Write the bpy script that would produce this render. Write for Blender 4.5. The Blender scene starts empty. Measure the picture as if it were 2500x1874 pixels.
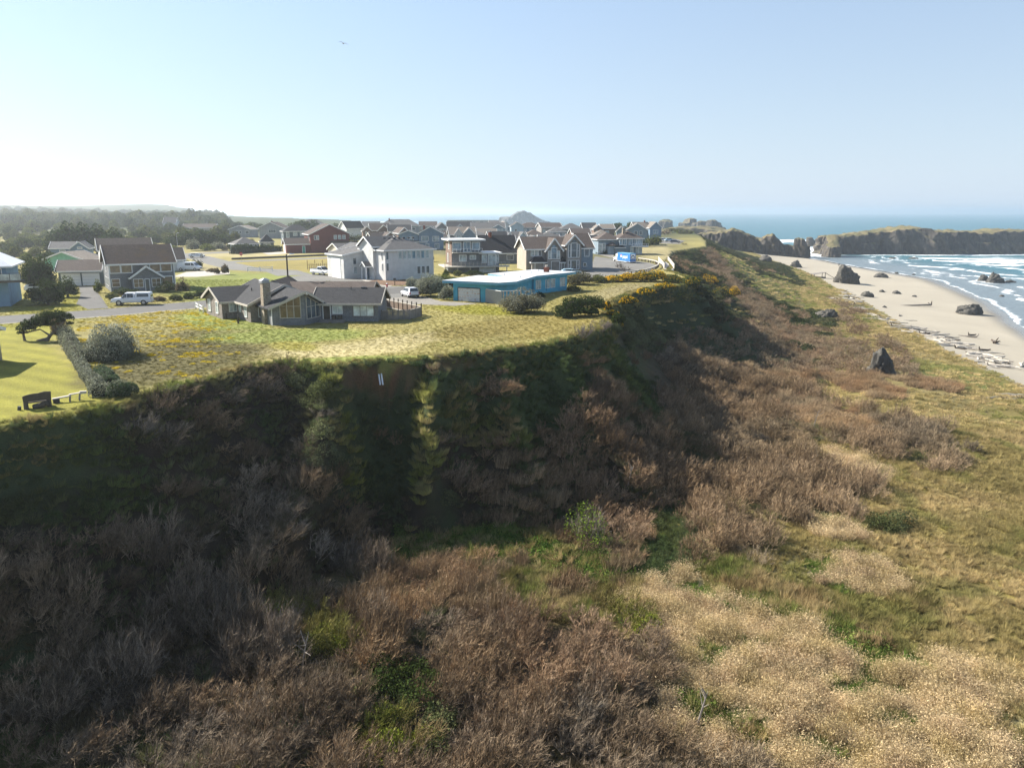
import bpy, math, random
import numpy as np
from mathutils import Vector, Matrix
R = math.radians
scene = bpy.context.scene
COL = scene.collection
random.seed(7); rng0 = np.random.default_rng(5)

# ------------------------------------------------------------------ camera, sky, sun, exposure
FOC, CXP, CYP = 1900.0, 1250.0, 937.0
CAM = np.array([0.0, 0.0, 32.0]); PITCH = R(12.48)
cam_data = bpy.data.cameras.new('camera'); cam = bpy.data.objects.new('camera', cam_data); COL.objects.link(cam)
cam_data.sensor_fit = 'HORIZONTAL'; cam_data.sensor_width = 36.0; cam_data.lens = 36.0 * FOC / 2500.0
cam_data.clip_start = 0.5; cam_data.clip_end = 40000
cam.location = tuple(CAM); cam.rotation_euler = (math.pi / 2 - PITCH, 0, 0)
scene.camera = cam
SUN_DIR = Vector((-0.705, 0.375, 0.56)).normalized()      # from the ground towards the sun
world = bpy.data.worlds.new('World'); scene.world = world; world.use_nodes = True
wn = world.node_tree.nodes; wl = world.node_tree.links; wn.clear()
sky = wn.new('ShaderNodeTexSky'); sky.sky_type = 'NISHITA'; sky.sun_disc = False
sky.sun_elevation = math.asin(SUN_DIR.z); sky.sun_rotation = math.atan2(SUN_DIR.x, SUN_DIR.y)
sky.air_density = 1.0; sky.dust_density = 0.12; sky.ozone_density = 2.0; sky.altitude = 30
bg = wn.new('ShaderNodeBackground'); bg.inputs['Strength'].default_value = 0.08
wo = wn.new('ShaderNodeOutputWorld'); wl.new(bg.outputs[0], wo.inputs[0])
# pale sea air low in the sky all the way round: the sky's own brightness, bleached towards the horizon
bw = wn.new('ShaderNodeRGBToBW'); wl.new(sky.outputs[0], bw.inputs[0]); cmb = wn.new('ShaderNodeVectorMath'); cmb.operation = 'SCALE'; cmb.inputs[0].default_value = (.82, .98, 1.19); lv = wn.new('ShaderNodeMath'); lv.operation = 'MULTIPLY_ADD'; lv.inputs[1].default_value = .22; lv.inputs[2].default_value = 2.15; wl.new(bw.outputs[0], lv.inputs[0]); wl.new(lv.outputs[0], cmb.inputs['Scale'])
tcw = wn.new('ShaderNodeTexCoord'); spw = wn.new('ShaderNodeSeparateXYZ'); wl.new(tcw.outputs['Generated'], spw.inputs[0]); mr = wn.new('ShaderNodeMapRange'); mr.inputs['From Min'].default_value = 0.0; mr.inputs['From Max'].default_value = .42; mr.inputs['To Min'].default_value = .94; mr.inputs['To Max'].default_value = .24; wl.new(spw.outputs['Z'], mr.inputs['Value'])
mxw = wn.new('ShaderNodeMix'); mxw.data_type = 'RGBA'; wl.new(mr.outputs[0], mxw.inputs[0]); wl.new(sky.outputs[0], mxw.inputs[6]); wl.new(cmb.outputs[0], mxw.inputs[7]); wl.new(mxw.outputs[2], bg.inputs[0])
sun_data = bpy.data.lights.new('sun', 'SUN'); sun_data.energy = 5.0; sun_data.angle = R(0.55); sun_data.color = (1.0, 0.94, 0.84)
sun = bpy.data.objects.new('sun', sun_data); COL.objects.link(sun); sun.location = (-80, 40, 120)
sun.rotation_euler = SUN_DIR.to_track_quat('Z', 'Y').to_euler()
scene.view_settings.view_transform = 'Standard'; scene.view_settings.look = 'None'
scene.view_settings.exposure = 1.42; scene.view_settings.gamma = 1.0
scene.render.engine = 'CYCLES'
cy = scene.cycles
cy.max_bounces = 5; cy.diffuse_bounces = 2; cy.glossy_bounces = 2; cy.transmission_bounces = 2; cy.volume_bounces = 1; cy.transparent_max_bounces = 4
cy.use_denoising = True; cy.caustics_reflective = False; cy.caustics_refractive = False
cy.sample_clamp_indirect = 6.0

# ------------------------------------------------------------------ small helpers
def link(o, parent=None):
    COL.objects.link(o)
    if parent is not None: o.parent = parent
    return o
def tag(o, label=None, cat=None, group=None, kind=None):
    if label: o['label'] = label
    if cat: o['category'] = cat
    if group: o['group'] = group
    if kind: o['kind'] = kind
    return o
def empty(name, loc, rz=0.0, label=None, cat=None, group=None):
    o = bpy.data.objects.new(name, None); o.empty_display_size = 0.3
    o.location = tuple(loc); o.rotation_euler = (0, 0, rz); link(o)
    return tag(o, label, cat, group)
def meshobj(name, verts, faces, mat, parent=None, smooth=False):
    me = bpy.data.meshes.new(name); me.from_pydata([tuple(v) for v in verts], [], faces); me.update()
    mats = mat if isinstance(mat, (list, tuple)) else [mat]
    for m in mats: me.materials.append(m)
    if smooth: me.polygons.foreach_set('use_smooth', [True] * len(me.polygons))
    return link(bpy.data.objects.new(name, me), parent)
def npmesh(name, V, F, mat=None, smooth=False):
    """numpy verts (n,3) and faces (m,3|4) -> mesh"""
    me = bpy.data.meshes.new(name); k = F.shape[1]
    me.vertices.add(len(V)); me.vertices.foreach_set('co', np.asarray(V, np.float32).ravel())
    me.loops.add(F.size); me.loops.foreach_set('vertex_index', F.astype(np.int32).ravel())
    me.polygons.add(len(F)); me.polygons.foreach_set('loop_start', np.arange(0, F.size, k, dtype=np.int32))
    me.polygons.foreach_set('loop_total', np.full(len(F), k, np.int32))
    if smooth: me.polygons.foreach_set('use_smooth', np.ones(len(F), bool))
    me.update(calc_edges=True); me.validate()
    if mat is not None: me.materials.append(mat)
    return me
class MB:
    """collects shapes into one mesh"""
    def __init__(s): s.v = []; s.f = []; s.mi = []; s.m = 0
    def poly(s, pts, flip=False):
        b = len(s.v); s.v += [tuple(p) for p in pts]
        idx = list(range(b, b + len(pts)))
        s.f.append(idx[::-1] if flip else idx); s.mi.append(s.m); return s
    def box(s, x0, x1, y0, y1, z0, z1):
        b = len(s.v); s.v += [(x0,y0,z0),(x1,y0,z0),(x1,y1,z0),(x0,y1,z0),(x0,y0,z1),(x1,y0,z1),(x1,y1,z1),(x0,y1,z1)]
        for q in ((0,3,2,1),(4,5,6,7),(0,1,5,4),(1,2,6,5),(2,3,7,6),(3,0,4,7)): s.f.append([b+i for i in q]); s.mi.append(s.m)
        return s
    def hexa(s, bot, top):
        b = len(s.v); s.v += [tuple(p) for p in bot] + [tuple(p) for p in top]
        for q in ((0,3,2,1),(4,5,6,7),(0,1,5,4),(1,2,6,5),(2,3,7,6),(3,0,4,7)): s.f.append([b+i for i in q]); s.mi.append(s.m)
        return s
    def prism(s, pts, a, b):
        """pts 2d polygon ccw; a,b functions mapping 2d -> 3d for both caps"""
        n = len(pts); o = len(s.v)
        s.v += [tuple(a(*p)) for p in pts] + [tuple(b(*p)) for p in pts]
        s.f.append([o+i for i in range(n)][::-1]); s.mi.append(s.m); s.f.append([o+n+i for i in range(n)]); s.mi.append(s.m)
        for i in range(n):
            j = (i+1) % n; s.f.append([o+i, o+j, o+n+j, o+n+i]); s.mi.append(s.m)
        return s
    def beam(s, p, q, w, h=None, up=(0,0,1)):
        h = h or w; p = Vector(p); q = Vector(q); d = (q-p).normalized(); u = Vector(up)
        if abs(d.dot(u)) > .98: u = Vector((1,0,0))
        r = d.cross(u).normalized()*(w/2); t = r.cross(d).normalized()*(h/2)
        return s.hexa([p-r-t,p+r-t,q+r-t,q-r-t],[p-r+t,p+r+t,q+r+t,q-r+t])
    def tube(s, p, q, r0, r1=None, n=8):
        r1 = r0 if r1 is None else r1; p = Vector(p); q = Vector(q); d = (q-p).normalized()
        u = Vector((0,0,1)) if abs(d.z) < .9 else Vector((1,0,0)); a = d.cross(u).normalized(); c = a.cross(d)
        o = len(s.v)
        for k in range(n):
            t = 2*math.pi*k/n; s.v.append(tuple(p+(a*math.cos(t)+c*math.sin(t))*r0))
        for k in range(n):
            t = 2*math.pi*k/n; s.v.append(tuple(q+(a*math.cos(t)+c*math.sin(t))*r1))
        for k in range(n):
            j = (k+1) % n; s.f.append([o+k,o+n+k,o+n+j,o+j]); s.mi.append(s.m)
        s.f.append([o+k for k in range(n)]); s.mi.append(s.m); s.f.append([o+n+k for k in range(n)][::-1]); s.mi.append(s.m)
        return s
    def build(s, name, mat, parent=None, smooth=False):
        o = meshobj(name, s.v, s.f, mat, parent, smooth)
        if isinstance(mat, (list, tuple)): o.data.polygons.foreach_set('material_index', s.mi)
        return o
def copy_tree(o, parent=None):
    c = o.copy(); link(c, parent)
    for ch in o.children: copy_tree(ch, c)
    return c

# ------------------------------------------------------------------ projection helpers (source pixel <-> world)
SP, CP = math.sin(PITCH), math.cos(PITCH)
def at(px, py, z=18.0):
    """the point at height z seen in source pixel px, py"""
    a = (px-CXP)/FOC; b = (CYP-py)/FOC
    d = np.array([a, CP + b*SP, -SP + b*CP]); t = (z-CAM[2])/d[2]
    return CAM + d*t
def proj(x, y, z):
    dx = x-CAM[0]; dy = y-CAM[1]; dz = z-CAM[2]
    dep = dy*CP - dz*SP; up = dy*SP + dz*CP
    dep = np.where(np.abs(dep) < 1e-3, 1e-3, dep)
    px = CXP + FOC*dx/dep; py = CYP - FOC*up/dep
    return np.where(dep > 0.5, px, -9999), np.where(dep > 0.5, py, 9999)

# ------------------------------------------------------------------ numpy noise
def _h(ix, iy, seed):
    with np.errstate(over='ignore'):
        n = (ix.astype(np.uint32)*np.uint32(374761393) + iy.astype(np.uint32)*np.uint32(668265263) + np.uint32(seed)*np.uint32(2246822519))
        n = (n ^ (n >> np.uint32(13)))*np.uint32(1274126177); n = n ^ (n >> np.uint32(16))
    return n.astype(np.float64)/4294967295.0
def vnoise(x, y, seed=0):
    x = np.asarray(x, float); y = np.asarray(y, float)
    ix = np.floor(x).astype(np.int64); iy = np.floor(y).astype(np.int64); fx = x-ix; fy = y-iy
    fx = fx*fx*(3-2*fx); fy = fy*fy*(3-2*fy); ix = ix & 0xffffff; iy = iy & 0xffffff
    a = _h(ix, iy, seed); b = _h(ix+1, iy, seed); c = _h(ix, iy+1, seed); d = _h(ix+1, iy+1, seed)
    return (a*(1-fx)+b*fx)*(1-fy) + (c*(1-fx)+d*fx)*fy
def fbm(x, y, sc=1.0, oc=4, seed=0):
    s = 0; a = .5; t = 0
    for k in range(oc):
        s = s + a*vnoise(x/sc*2**k + 17.3*k, y/sc*2**k - 9.1*k, seed+k); t += a; a *= .5
    return s/t*2-1
def sstep(a, b, x):
    t = np.clip((x-a)/(b-a), 0, 1); return t*t*(3-2*t)
def sdist(P, x, y):
    """signed distance to polyline P; positive on its right-hand side"""
    P = np.asarray(P, float); best = np.full(np.shape(x), 1e18); sg = np.zeros(np.shape(x))
    for i in range(len(P)-1):
        ax, ay = P[i]; bx, by = P[i+1]; ux, uy = bx-ax, by-ay; L2 = ux*ux+uy*uy
        t = np.clip(((x-ax)*ux+(y-ay)*uy)/L2, 0, 1); qx = ax+t*ux; qy = ay+t*uy
        d = (x-qx)**2+(y-qy)**2; cr = (y-ay)*ux-(x-ax)*uy
        m = d < best-1e-9
        # at shared corners prefer the segment whose cross product is larger in magnitude
        tie = (np.abs(d-best) <= 1e-9) & (np.abs(cr) > np.abs(sg)) ; m = m | tie
        best = np.where(m, d, best); sg = np.where(m, cr, sg)
    return np.sqrt(best)*np.where(sg < 0, 1.0, -1.0)

# ------------------------------------------------------------------ terrain
TOPZ = 18.0
_tp = [(0,1045),(150,1015),(300,985),(345,965),(430,940),(520,920),(600,897),(700,884),(790,893),(835,897),(860,884),(930,880),(1000,884),(1035,874),(1120,868),(1200,858),(1330,838),(1400,822),(1460,806),(1484,784),(1478,760),(1500,735),(1560,708),(1640,699),(1700,692)]
TOP = [(-140,-120),(-62,0),(-50,20),(-41,37)] + [tuple(at(*p)[:2]) for p in _tp] + [(39,172),(38,190),(44,212),(46,235),(58,285),(80,325),(93,380),(108,450),(128,560),(118,640),(60,720),(-60,850),(-250,1150),(-500,1500),(-1000,2300),(-2600,4000)]
TOE = [(-110,-120),(-44,0),(-36,22),(-27,38),(-18,49),(-13,58),(-8,63),(3,65),(15,70),(30,86),(43,108),(55,132),(66,158),(80,200),(100,270),(124,350),(142,450),(165,570),(165,680),(100,770),(-10,900),(-200,1200),(-450,1550),(-950,2350),(-2550,4100)]
VEG = [(40,-120),(60,0),(76,70),(88,135),(93,165),(101,200),(126,300),(148,400),(160,480),(176,570),(178,690),(120,790),(10,915),(-180,1215),(-430,1570),(-930,2370),(-2530,4120)]
SHO = [(70,-120),(88,0),(105,100),(128,180),(147,225),(170,274),(188,325),(203,375),(204,430),(205,480),(209,530),(206,575),(196,600),(205,640),(200,700),(140,800),(30,930),(-165,1230),(-415,1590),(-915,2390),(-2510,4140)]
def terrain(x, y, full=False):
    x = np.asarray(x, float); y = np.asarray(y, float)
    jx = x + 0.9*fbm(x, y, 5.0, 3, 3) + 0.35*fbm(x, y, 1.1, 2, 9); jy = y + 0.9*fbm(x, y, 5.0, 3, 4) + 0.35*fbm(x, y, 1.1, 2, 10)
    s1 = sdist(TOP, jx, jy); s2 = sdist(TOE, x, y); s3 = sdist(VEG, x, y); s4 = sdist(SHO, x, y)
    far = sstep(300, 900, y)
    # plateau
    zp = TOPZ + 0.0*x
    zp = zp + sstep(-300, -700, x)*sstep(450, 900, y)*(2.5+4*fbm(x, y, 160, 3, 21)) + sstep(-120,-330,x)*sstep(330,480,y)*2.5*(1+fbm(x, y, 70, 2, 23))
    zp = zp + 34*sstep(1100, 1900, y)*sstep(-480, -1100, x)*(0.75+0.5*fbm(x, y, 420, 3, 30))
    t = s1/np.maximum(s1+np.maximum(-s2, 0), 1e-6); t = np.where(s1 <= 0, 0, np.where(s2 >= 0, 1, t))
    drop = 1-(1-t)**(1.45+1.9*sstep(80, 98, y)*sstep(200, 160, y)*sstep(14, 22, s1+np.maximum(-s2, 0)))
    w = s1+np.maximum(-s2, 0)
    zs = TOPZ - 13.5*drop*0.94 - 0.81*sstep(0, 0.7, s1)
    slope = np.where((t > 0) & (t < 1), np.clip(4*t*(1-t), 0, 1), 0)
    al = x*0.8+y*0.6
    wn_ = 0.5+np.clip(w/40, 0, 1.6)
    zs = zs + slope*wn_*(0.85*fbm(al, s1*0.3, 6.0, 3, 50)+0.35*fbm(x, y, 1.7, 3, 51))
    g = lambda c, s: np.exp(-((x-c)/s)**2)
    loc = sstep(0, .15, t)*sstep(1, .88, t)*((t > 0) & (t < 1))*sstep(40, 52, y)*sstep(92, 82, y)
    zs = zs + loc*(3.0*g(-17.0+0.08*(y-60), 1.4) - 2.9*g(-12.2, 2.5) + 3.4*g(-7.3, 1.35) - 1.4*g(-3.2, 2.0) + 1.9*g(0.5+0.25*(72-y), 1.5) - 1.2*g(4.6+0.3*(74-y), 1.9) + 2.2*g(9.5+0.55*(75-y), 1.6))
    # dark spur running down towards the beach
    far_sl = np.where(w > 18, 1, 0)
    zs = zs + slope*far_sl*(2.0*np.exp(-((y-157-0.12*(x-36))/7.0)**2)*sstep(30,38,x)*sstep(62,50,x) - 1.3*np.exp(-((y-136)/8.0)**2)*sstep(20,34,x)*sstep(66,50,x)
          + 1.4*np.exp(-((y-118-(x-14)*0.4)/5.0)**2) + 1.8*np.exp(-((y-235-(x-50)*0.35)/14)**2) - 1.2*np.exp(-((y-205-(x-50)*0.3)/12)**2))
    # dune flat, beach, sea bed
    ft = np.clip(s2/np.maximum(s2-s3, 1e-6), 0, 1)
    zf = 4.5 - 1.7*ft + 0.5*fbm(x, y, 9, 4, 60)*np.clip(s2/6, 0, 1)*np.clip(-s3/8, 0, 1) + 0.45*fbm(x, y, 30, 2, 61)*np.clip(s2/10, 0, 1)*np.clip(-s3/10, 0, 1)
    bt = np.clip(s3/np.maximum(s3-s4, 1e-6), 0, 1)
    zb = 2.8 - 2.8*bt**0.8 + 0.06*fbm(x, y, 14, 3, 62)*(1-bt)
    zz = np.where(s1 <= 0, zp, np.where(s2 <= 0, zs, np.where(s3 <= 0, zf, np.where(s4 <= 0, zb, -0.03*np.clip(s4, 0, 90)))))
    if full: return zz, s1, s2, s3, s4, t, w
    return zz
def tz(x, y): return float(terrain(np.array([x]), np.array([y]))[0])
def ground(px, py):
    """terrain point seen in a source pixel (ray march)"""
    a = (px-CXP)/FOC; b = (CYP-py)/FOC; d = np.array([a, CP+b*SP, -SP+b*CP])
    t = np.concatenate([np.arange(20, 250, .25), np.arange(250, 2500, 2.0)])
    P = CAM + d*t[:, None]; z = terrain(P[:, 0], P[:, 1]); i = np.argmax(P[:, 2] <= z)
    if P[i, 2] > z[i]: i = len(t)-1
    return np.array([P[i, 0], P[i, 1], z[i]])

# ------------------------------------------------------------------ materials
def nodes_of(name):
    m = bpy.data.materials.new(name); m.use_nodes = True; nt = m.node_tree; nt.nodes.clear()
    out = nt.nodes.new('ShaderNodeOutputMaterial'); return m, nt, out
def N(nt, typ, **kw):
    n = nt.nodes.new('ShaderNode'+typ)
    for k, v in kw.items():
        if k.startswith('i_'): n.inputs[k[2:].replace('_', ' ')].default_value = v
        else: setattr(n, k, v)
    return n
def L(nt, a, b): nt.links.new(a, b)
def rgba(c): return (c[0], c[1], c[2], 1.0)
def mixc(nt, fac, a, b, mode='MIX'):
    n = nt.nodes.new('ShaderNodeMix'); n.data_type = 'RGBA'; n.blend_type = mode
    for s, v in ((n.inputs[0], fac), (n.inputs[6], a), (n.inputs[7], b)):
        if hasattr(v, 'is_output'): L(nt, v, s)
        elif isinstance(v, (tuple, list)): s.default_value = rgba(v)
        else: s.default_value = v
    return n.outputs[2]
def ramp(nt, fac, p0, p1, c0=(0,0,0), c1=(1,1,1)):
    n = N(nt, 'ValToRGB'); n.color_ramp.elements[0].position = p0; n.color_ramp.elements[1].position = p1
    n.color_ramp.elements[0].color = rgba(c0); n.color_ramp.elements[1].color = rgba(c1); L(nt, fac, n.inputs[0]); return n.outputs[0]
def noise(nt, vec, sc, det=4, rough=.6):
    n = N(nt, 'TexNoise', i_Scale=sc, i_Detail=det, i_Roughness=rough); L(nt, vec, n.inputs['Vector']); return n.outputs[0]
def bump(nt, h, dist, strength=1.0):
    n = N(nt, 'Bump', i_Strength=strength, i_Distance=dist); L(nt, h, n.inputs['Height']); return n.outputs[0]
def prin(nt, out, col, rough=.8, spec=.3, nrm=None, metal=0.0):
    p = N(nt, 'BsdfPrincipled'); p.inputs['Metallic'].default_value = metal; p.inputs['Specular IOR Level'].default_value = spec
    if hasattr(col, 'is_output'): L(nt, col, p.inputs['Base Color'])
    else: p.inputs['Base Color'].default_value = rgba(col)
    if hasattr(rough, 'is_output'): L(nt, rough, p.inputs['Roughness'])
    else: p.inputs['Roughness'].default_value = rough
    if nrm is not None: L(nt, nrm, p.inputs['Normal'])
    L(nt, p.outputs[0], out.inputs[0]); return p
_mc = {}
def plain(name, col, rough=.6, spec=.3, var=.25, sc=1.5, bmp=0.0, metal=0.0):
    """painted or plain surface with blotchy wear"""
    key = ('p', name, tuple(col), rough, metal)
    if key in _mc: return _mc[key]
    m, nt, out = nodes_of(name); tc = N(nt, 'TexCoord').outputs['Object']
    n1 = noise(nt, tc, sc); n2 = noise(nt, tc, sc*9, 3)
    f = ramp(nt, n1, .35, .7); c = mixc(nt, f, [v*(1-var*.5) for v in col], [min(v*(1+var*.35), .92) for v in col])
    c = mixc(nt, ramp(nt, n2, .45, .75), c, [v*(1-var) for v in col]) if var > 0 else c
    prin(nt, out, c, rough, spec, bump(nt, n2, bmp) if bmp else None, metal); _mc[key] = m; return m
def siding(name, col, lap=.18, axis='Z', var=.18, rough=.7):
    """boards: lapped (axis Z) or upright (axis X/Y) with thin dark joints"""
    key = ('s', name, tuple(col), lap, axis)
    if key in _mc: return _mc[key]
    m, nt, out = nodes_of(name); tc = N(nt, 'TexCoord').outputs['Object']; sp = N(nt, 'SeparateXYZ'); L(nt, tc, sp.inputs[0])
    if axis == 'Z': co = sp.outputs['Z']
    else:
        ad = N(nt, 'Math', operation='ADD'); L(nt, sp.outputs['X'], ad.inputs[0]); L(nt, sp.outputs['Y'], ad.inputs[1]); co = ad.outputs[0]
    dv = N(nt, 'Math', operation='DIVIDE'); L(nt, co, dv.inputs[0]); dv.inputs[1].default_value = lap
    fr = N(nt, 'Math', operation='FRACT'); L(nt, dv.outputs[0], fr.inputs[0])
    fl = N(nt, 'Math', operation='FLOOR'); L(nt, dv.outputs[0], fl.inputs[0])
    wn2 = N(nt, 'TexWhiteNoise', noise_dimensions='1D'); L(nt, fl.outputs[0], wn2.inputs['W'])
    n1 = noise(nt, tc, .9); n2 = noise(nt, tc, 9, 4)
    c = mixc(nt, ramp(nt, n1, .35, .7), [v*(1-var) for v in col], [min(v*(1+var*.4), .92) for v in col])
    c = mixc(nt, ramp(nt, wn2.outputs[0], 0, 1, (0,0,0), (.3,.3,.3)), c, [v*(1-var) for v in col])
    c = mixc(nt, ramp(nt, n2, .5, .8, (0,0,0), (.5,.5,.5)), c, [v*.75 for v in col])
    prin(nt, out, c, rough, .25, bump(nt, fr.outputs[0], .03)); _mc[key] = m; return m
def shingle(name, c0, c1, w=.16, h=.14, rough=.9, bmp=.03, moss=None, contrast=1.0):
    """cedar or asphalt shingles: courses of uneven pieces in several tones"""
    key = ('h', name, tuple(c0), tuple(c1))
    if key in _mc: return _mc[key]
    m, nt, out = nodes_of(name); tc = N(nt, 'TexCoord').outputs['Object']; sp = N(nt, 'SeparateXYZ'); L(nt, tc, sp.inputs[0])
    ad = N(nt, 'Math', operation='ADD'); L(nt, sp.outputs['X'], ad.inputs[0]); L(nt, sp.outputs['Y'], ad.inputs[1])
    cb = N(nt, 'CombineXYZ'); L(nt, ad.outputs[0], cb.inputs[0]); L(nt, sp.outputs['Z'], cb.inputs[1])
    br = N(nt, 'TexBrick', i_Scale=1.0, i_Mortar_Size=.012, i_Brick_Width=w, i_Row_Height=h, i_Mortar_Smooth=.3)
    br.inputs['Color1'].default_value = (0,0,0,1); br.inputs['Color2'].default_value = (1,1,1,1); br.inputs['Mortar'].default_value = (0,0,0,1)
    L(nt, cb.outputs[0], br.inputs['Vector'])
    n1 = noise(nt, tc, .6, 5, .7); n2 = noise(nt, tc, 6, 3)
    c = mixc(nt, br.outputs[0], c0, c1)
    c = mixc(nt, ramp(nt, n1, .3, .7, (0,0,0), (.75,.75,.75)), c, [(a*.4+b*.6)*.75 for a, b in zip(c0, c1)])
    c = mixc(nt, ramp(nt, n2, .45, .8, (0,0,0), (.6,.6,.6)), c, [v*1.35 for v in c1])
    if moss: c = mixc(nt, ramp(nt, noise(nt, tc, .35, 6, .75), .5, .68), c, moss)
    prin(nt, out, c, rough, .15, bump(nt, br.outputs['Fac'], -bmp)); _mc[key] = m; return m
def glass(name='window_glass', col=(.045,.065,.08), rough=.12):
    key = ('g', name, tuple(col))
    if key in _mc: return _mc[key]
    m, nt, out = nodes_of(name); tc = N(nt, 'TexCoord').outputs['Object']
    n1 = noise(nt, tc, .9, 2); c = mixc(nt, ramp(nt, n1, .4, .65), col, [min(v*1.8+.015, .9) for v in col])
    prin(nt, out, c, rough, .8); _mc[key] = m; return m
M = {}
M['white'] = plain('white_paint', (.78,.78,.76), .5, .4, .08)
M['trim'] = plain('white_trim', (.72,.72,.70), .5, .3, .1)
M['glass'] = glass(); M['glass_light'] = glass('curtained_glass', (.24,.28,.28), .2); M['glass_blue'] = glass('sky_glass', (.10,.16,.2), .08)
M['glass_amber'] = glass('amber_room_glass', (.12,.085,.045), .15)
M['curtain'] = glass('drawn_blind_glass', (.42,.47,.45), .3)
M['concrete'] = plain('concrete', (.42,.40,.37), .9, .2, .3, .8, .02)
M['black'] = plain('black_rubber', (.02,.02,.022), .8, .2, .2)
M['chrome'] = plain('bright_metal', (.55,.55,.56), .3, .5, .1, 3, 0, .8)
M['galv'] = plain('galvanised_metal', (.33,.34,.35), .5, .4, .2, 3, 0, .4)
M['darkmetal'] = plain('dark_metal', (.05,.05,.055), .5, .4, .2)
M['wood_grey'] = siding('weathered_boards', (.26,.235,.21), .16, 'X', .35, .9)
M['wood_pale'] = plain('pale_weathered_wood', (.50,.46,.40), .9, .1, .35, 4)
M['wood_dark'] = plain('dark_weathered_wood', (.10,.085,.07), .9, .1, .4, 4)
M['red'] = plain('red_paint', (.45,.03,.03), .5, .3, .2)

def dirt_layers(nt, geo_pos, base, amt=.45, s1=.35, s2=2.2, s3=11.0):
    n1 = noise(nt, geo_pos, s1, 5, .65); n2 = noise(nt, geo_pos, s2, 5, .7); n3 = noise(nt, geo_pos, s3, 3, .7)
    d = mixc(nt, 1.0, base, (1-amt, 1-amt, 1-amt), 'MULTIPLY'); b = mixc(nt, 1.0, base, (1+amt*.6, 1+amt*.55, 1+amt*.35), 'MULTIPLY')
    c = mixc(nt, ramp(nt, n1, .32, .68), d, b); c = mixc(nt, ramp(nt, n2, .38, .62, (0,0,0), (.6,.6,.6)), c, d)
    c = mixc(nt, ramp(nt, n3, .40, .60, (0,0,0), (.65,.65,.65)), c, b); c = mixc(nt, ramp(nt, noise(nt, geo_pos, s3*2.3, 3, .7), .5, .62, (0,0,0), (.6,.6,.6)), c, d); return c, n2, n3
def ground_mat(name, bmp, amt=.45, rough=.95, scales=(.35,2.2,11.0), wet=False):
    m, nt, out = nodes_of(name); g = N(nt, 'NewGeometry').outputs['Position']
    at_ = N(nt, 'Attribute', attribute_name='Col'); c, n2, n3 = dirt_layers(nt, g, at_.outputs['Color'], amt, *scales)
    mx = N(nt, 'Math', operation='ADD'); L(nt, n2, mx.inputs[0]); L(nt, n3, mx.inputs[1])
    rr = rough
    if wet:
        aw = N(nt, 'Attribute', attribute_name='wet'); rr = ramp(nt, aw.outputs['Fac'], 0, 1, (.95,.95,.95), (.12,.12,.12))
    prin(nt, out, c, rr, .35 if wet else .1, bump(nt, mx.outputs[0], bmp)); return m

# ------------------------------------------------------------------ colour of the ground, painted per vertex in world positions
def blobs(px, py, lst, n1, n2):
    """later entries win; yields (mask, payload)"""
    for (cx, cy_, rx, ry, ang, pay) in lst:
        c, s = math.cos(R(ang)), math.sin(R(ang)); dx = px-cx; dy = py-cy_
        u = (dx*c+dy*s)/rx; v = (-dx*s+dy*c)/ry; r = np.sqrt(u*u+v*v) + .30*n1 + .14*n2
        yield sstep(1.25, .72, r), pay
def col(*c): return np.array(c, float)
C_MEADOW = col(.275,.24,.09); C_LAWN = col(.235,.222,.038); C_TAN = col(.40,.345,.18); C_GREEN = col(.15,.165,.045)
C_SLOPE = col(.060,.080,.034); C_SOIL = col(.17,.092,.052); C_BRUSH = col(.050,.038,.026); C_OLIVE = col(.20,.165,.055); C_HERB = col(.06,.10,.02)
C_SAND = col(.33,.293,.228); C_GRAV = col(.30,.285,.26)
TOPPAINT = [ # plateau, source pixels
 (140,900,240,180,-10,C_LAWN),(60,960,220,90,-8,C_LAWN),
 (330,815,190,75,-6,C_MEADOW*.95),(430,880,230,55,-12,col(.12,.105,.04)),
 (600,695,190,55,-3,C_GREEN*1.35),(560,780,120,25,0,C_GREEN*1.6),(700,820,200,18,-2,C_GREEN*1.5),
 (860,852,190,16,-3,C_TAN*1.1),(720,845,60,11,3,col(.30,.27,.07)),(1020,826,160,14,-6,C_TAN*.95),(900,876,170,7,-2,C_GREEN*1.7),(1200,800,170,22,-8,C_OLIVE*1.05),
 (1180,757,120,12,3,C_LAWN*.95),(1340,805,110,18,-12,C_OLIVE*1.1),(1500,722,90,24,-12,C_TAN*.8),(1450,760,60,20,-30,C_OLIVE*1.2),
 (1520,655,60,12,0,C_TAN*.9),(1590,610,60,20,10,C_TAN*.75),(870,640,260,14,-2,C_OLIVE*1.25),(700,648,160,18,-2,C_OLIVE*1.3),(640,617,200,10,-2,C_TAN*.85),(500,655,50,18,0,C_TAN*.8)]
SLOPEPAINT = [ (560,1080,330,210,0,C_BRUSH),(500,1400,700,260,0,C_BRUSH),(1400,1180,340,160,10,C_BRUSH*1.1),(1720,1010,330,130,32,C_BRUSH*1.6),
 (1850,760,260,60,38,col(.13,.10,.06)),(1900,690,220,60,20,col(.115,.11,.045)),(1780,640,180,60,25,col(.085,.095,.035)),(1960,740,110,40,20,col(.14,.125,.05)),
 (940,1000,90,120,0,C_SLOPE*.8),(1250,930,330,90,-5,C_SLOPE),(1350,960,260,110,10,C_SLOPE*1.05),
 (1740,705,120,40,45,C_SLOPE*.8),(1700,800,140,60,35,C_SLOPE*.7),(2060,800,60,20,0,C_TAN*.8)]
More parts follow.
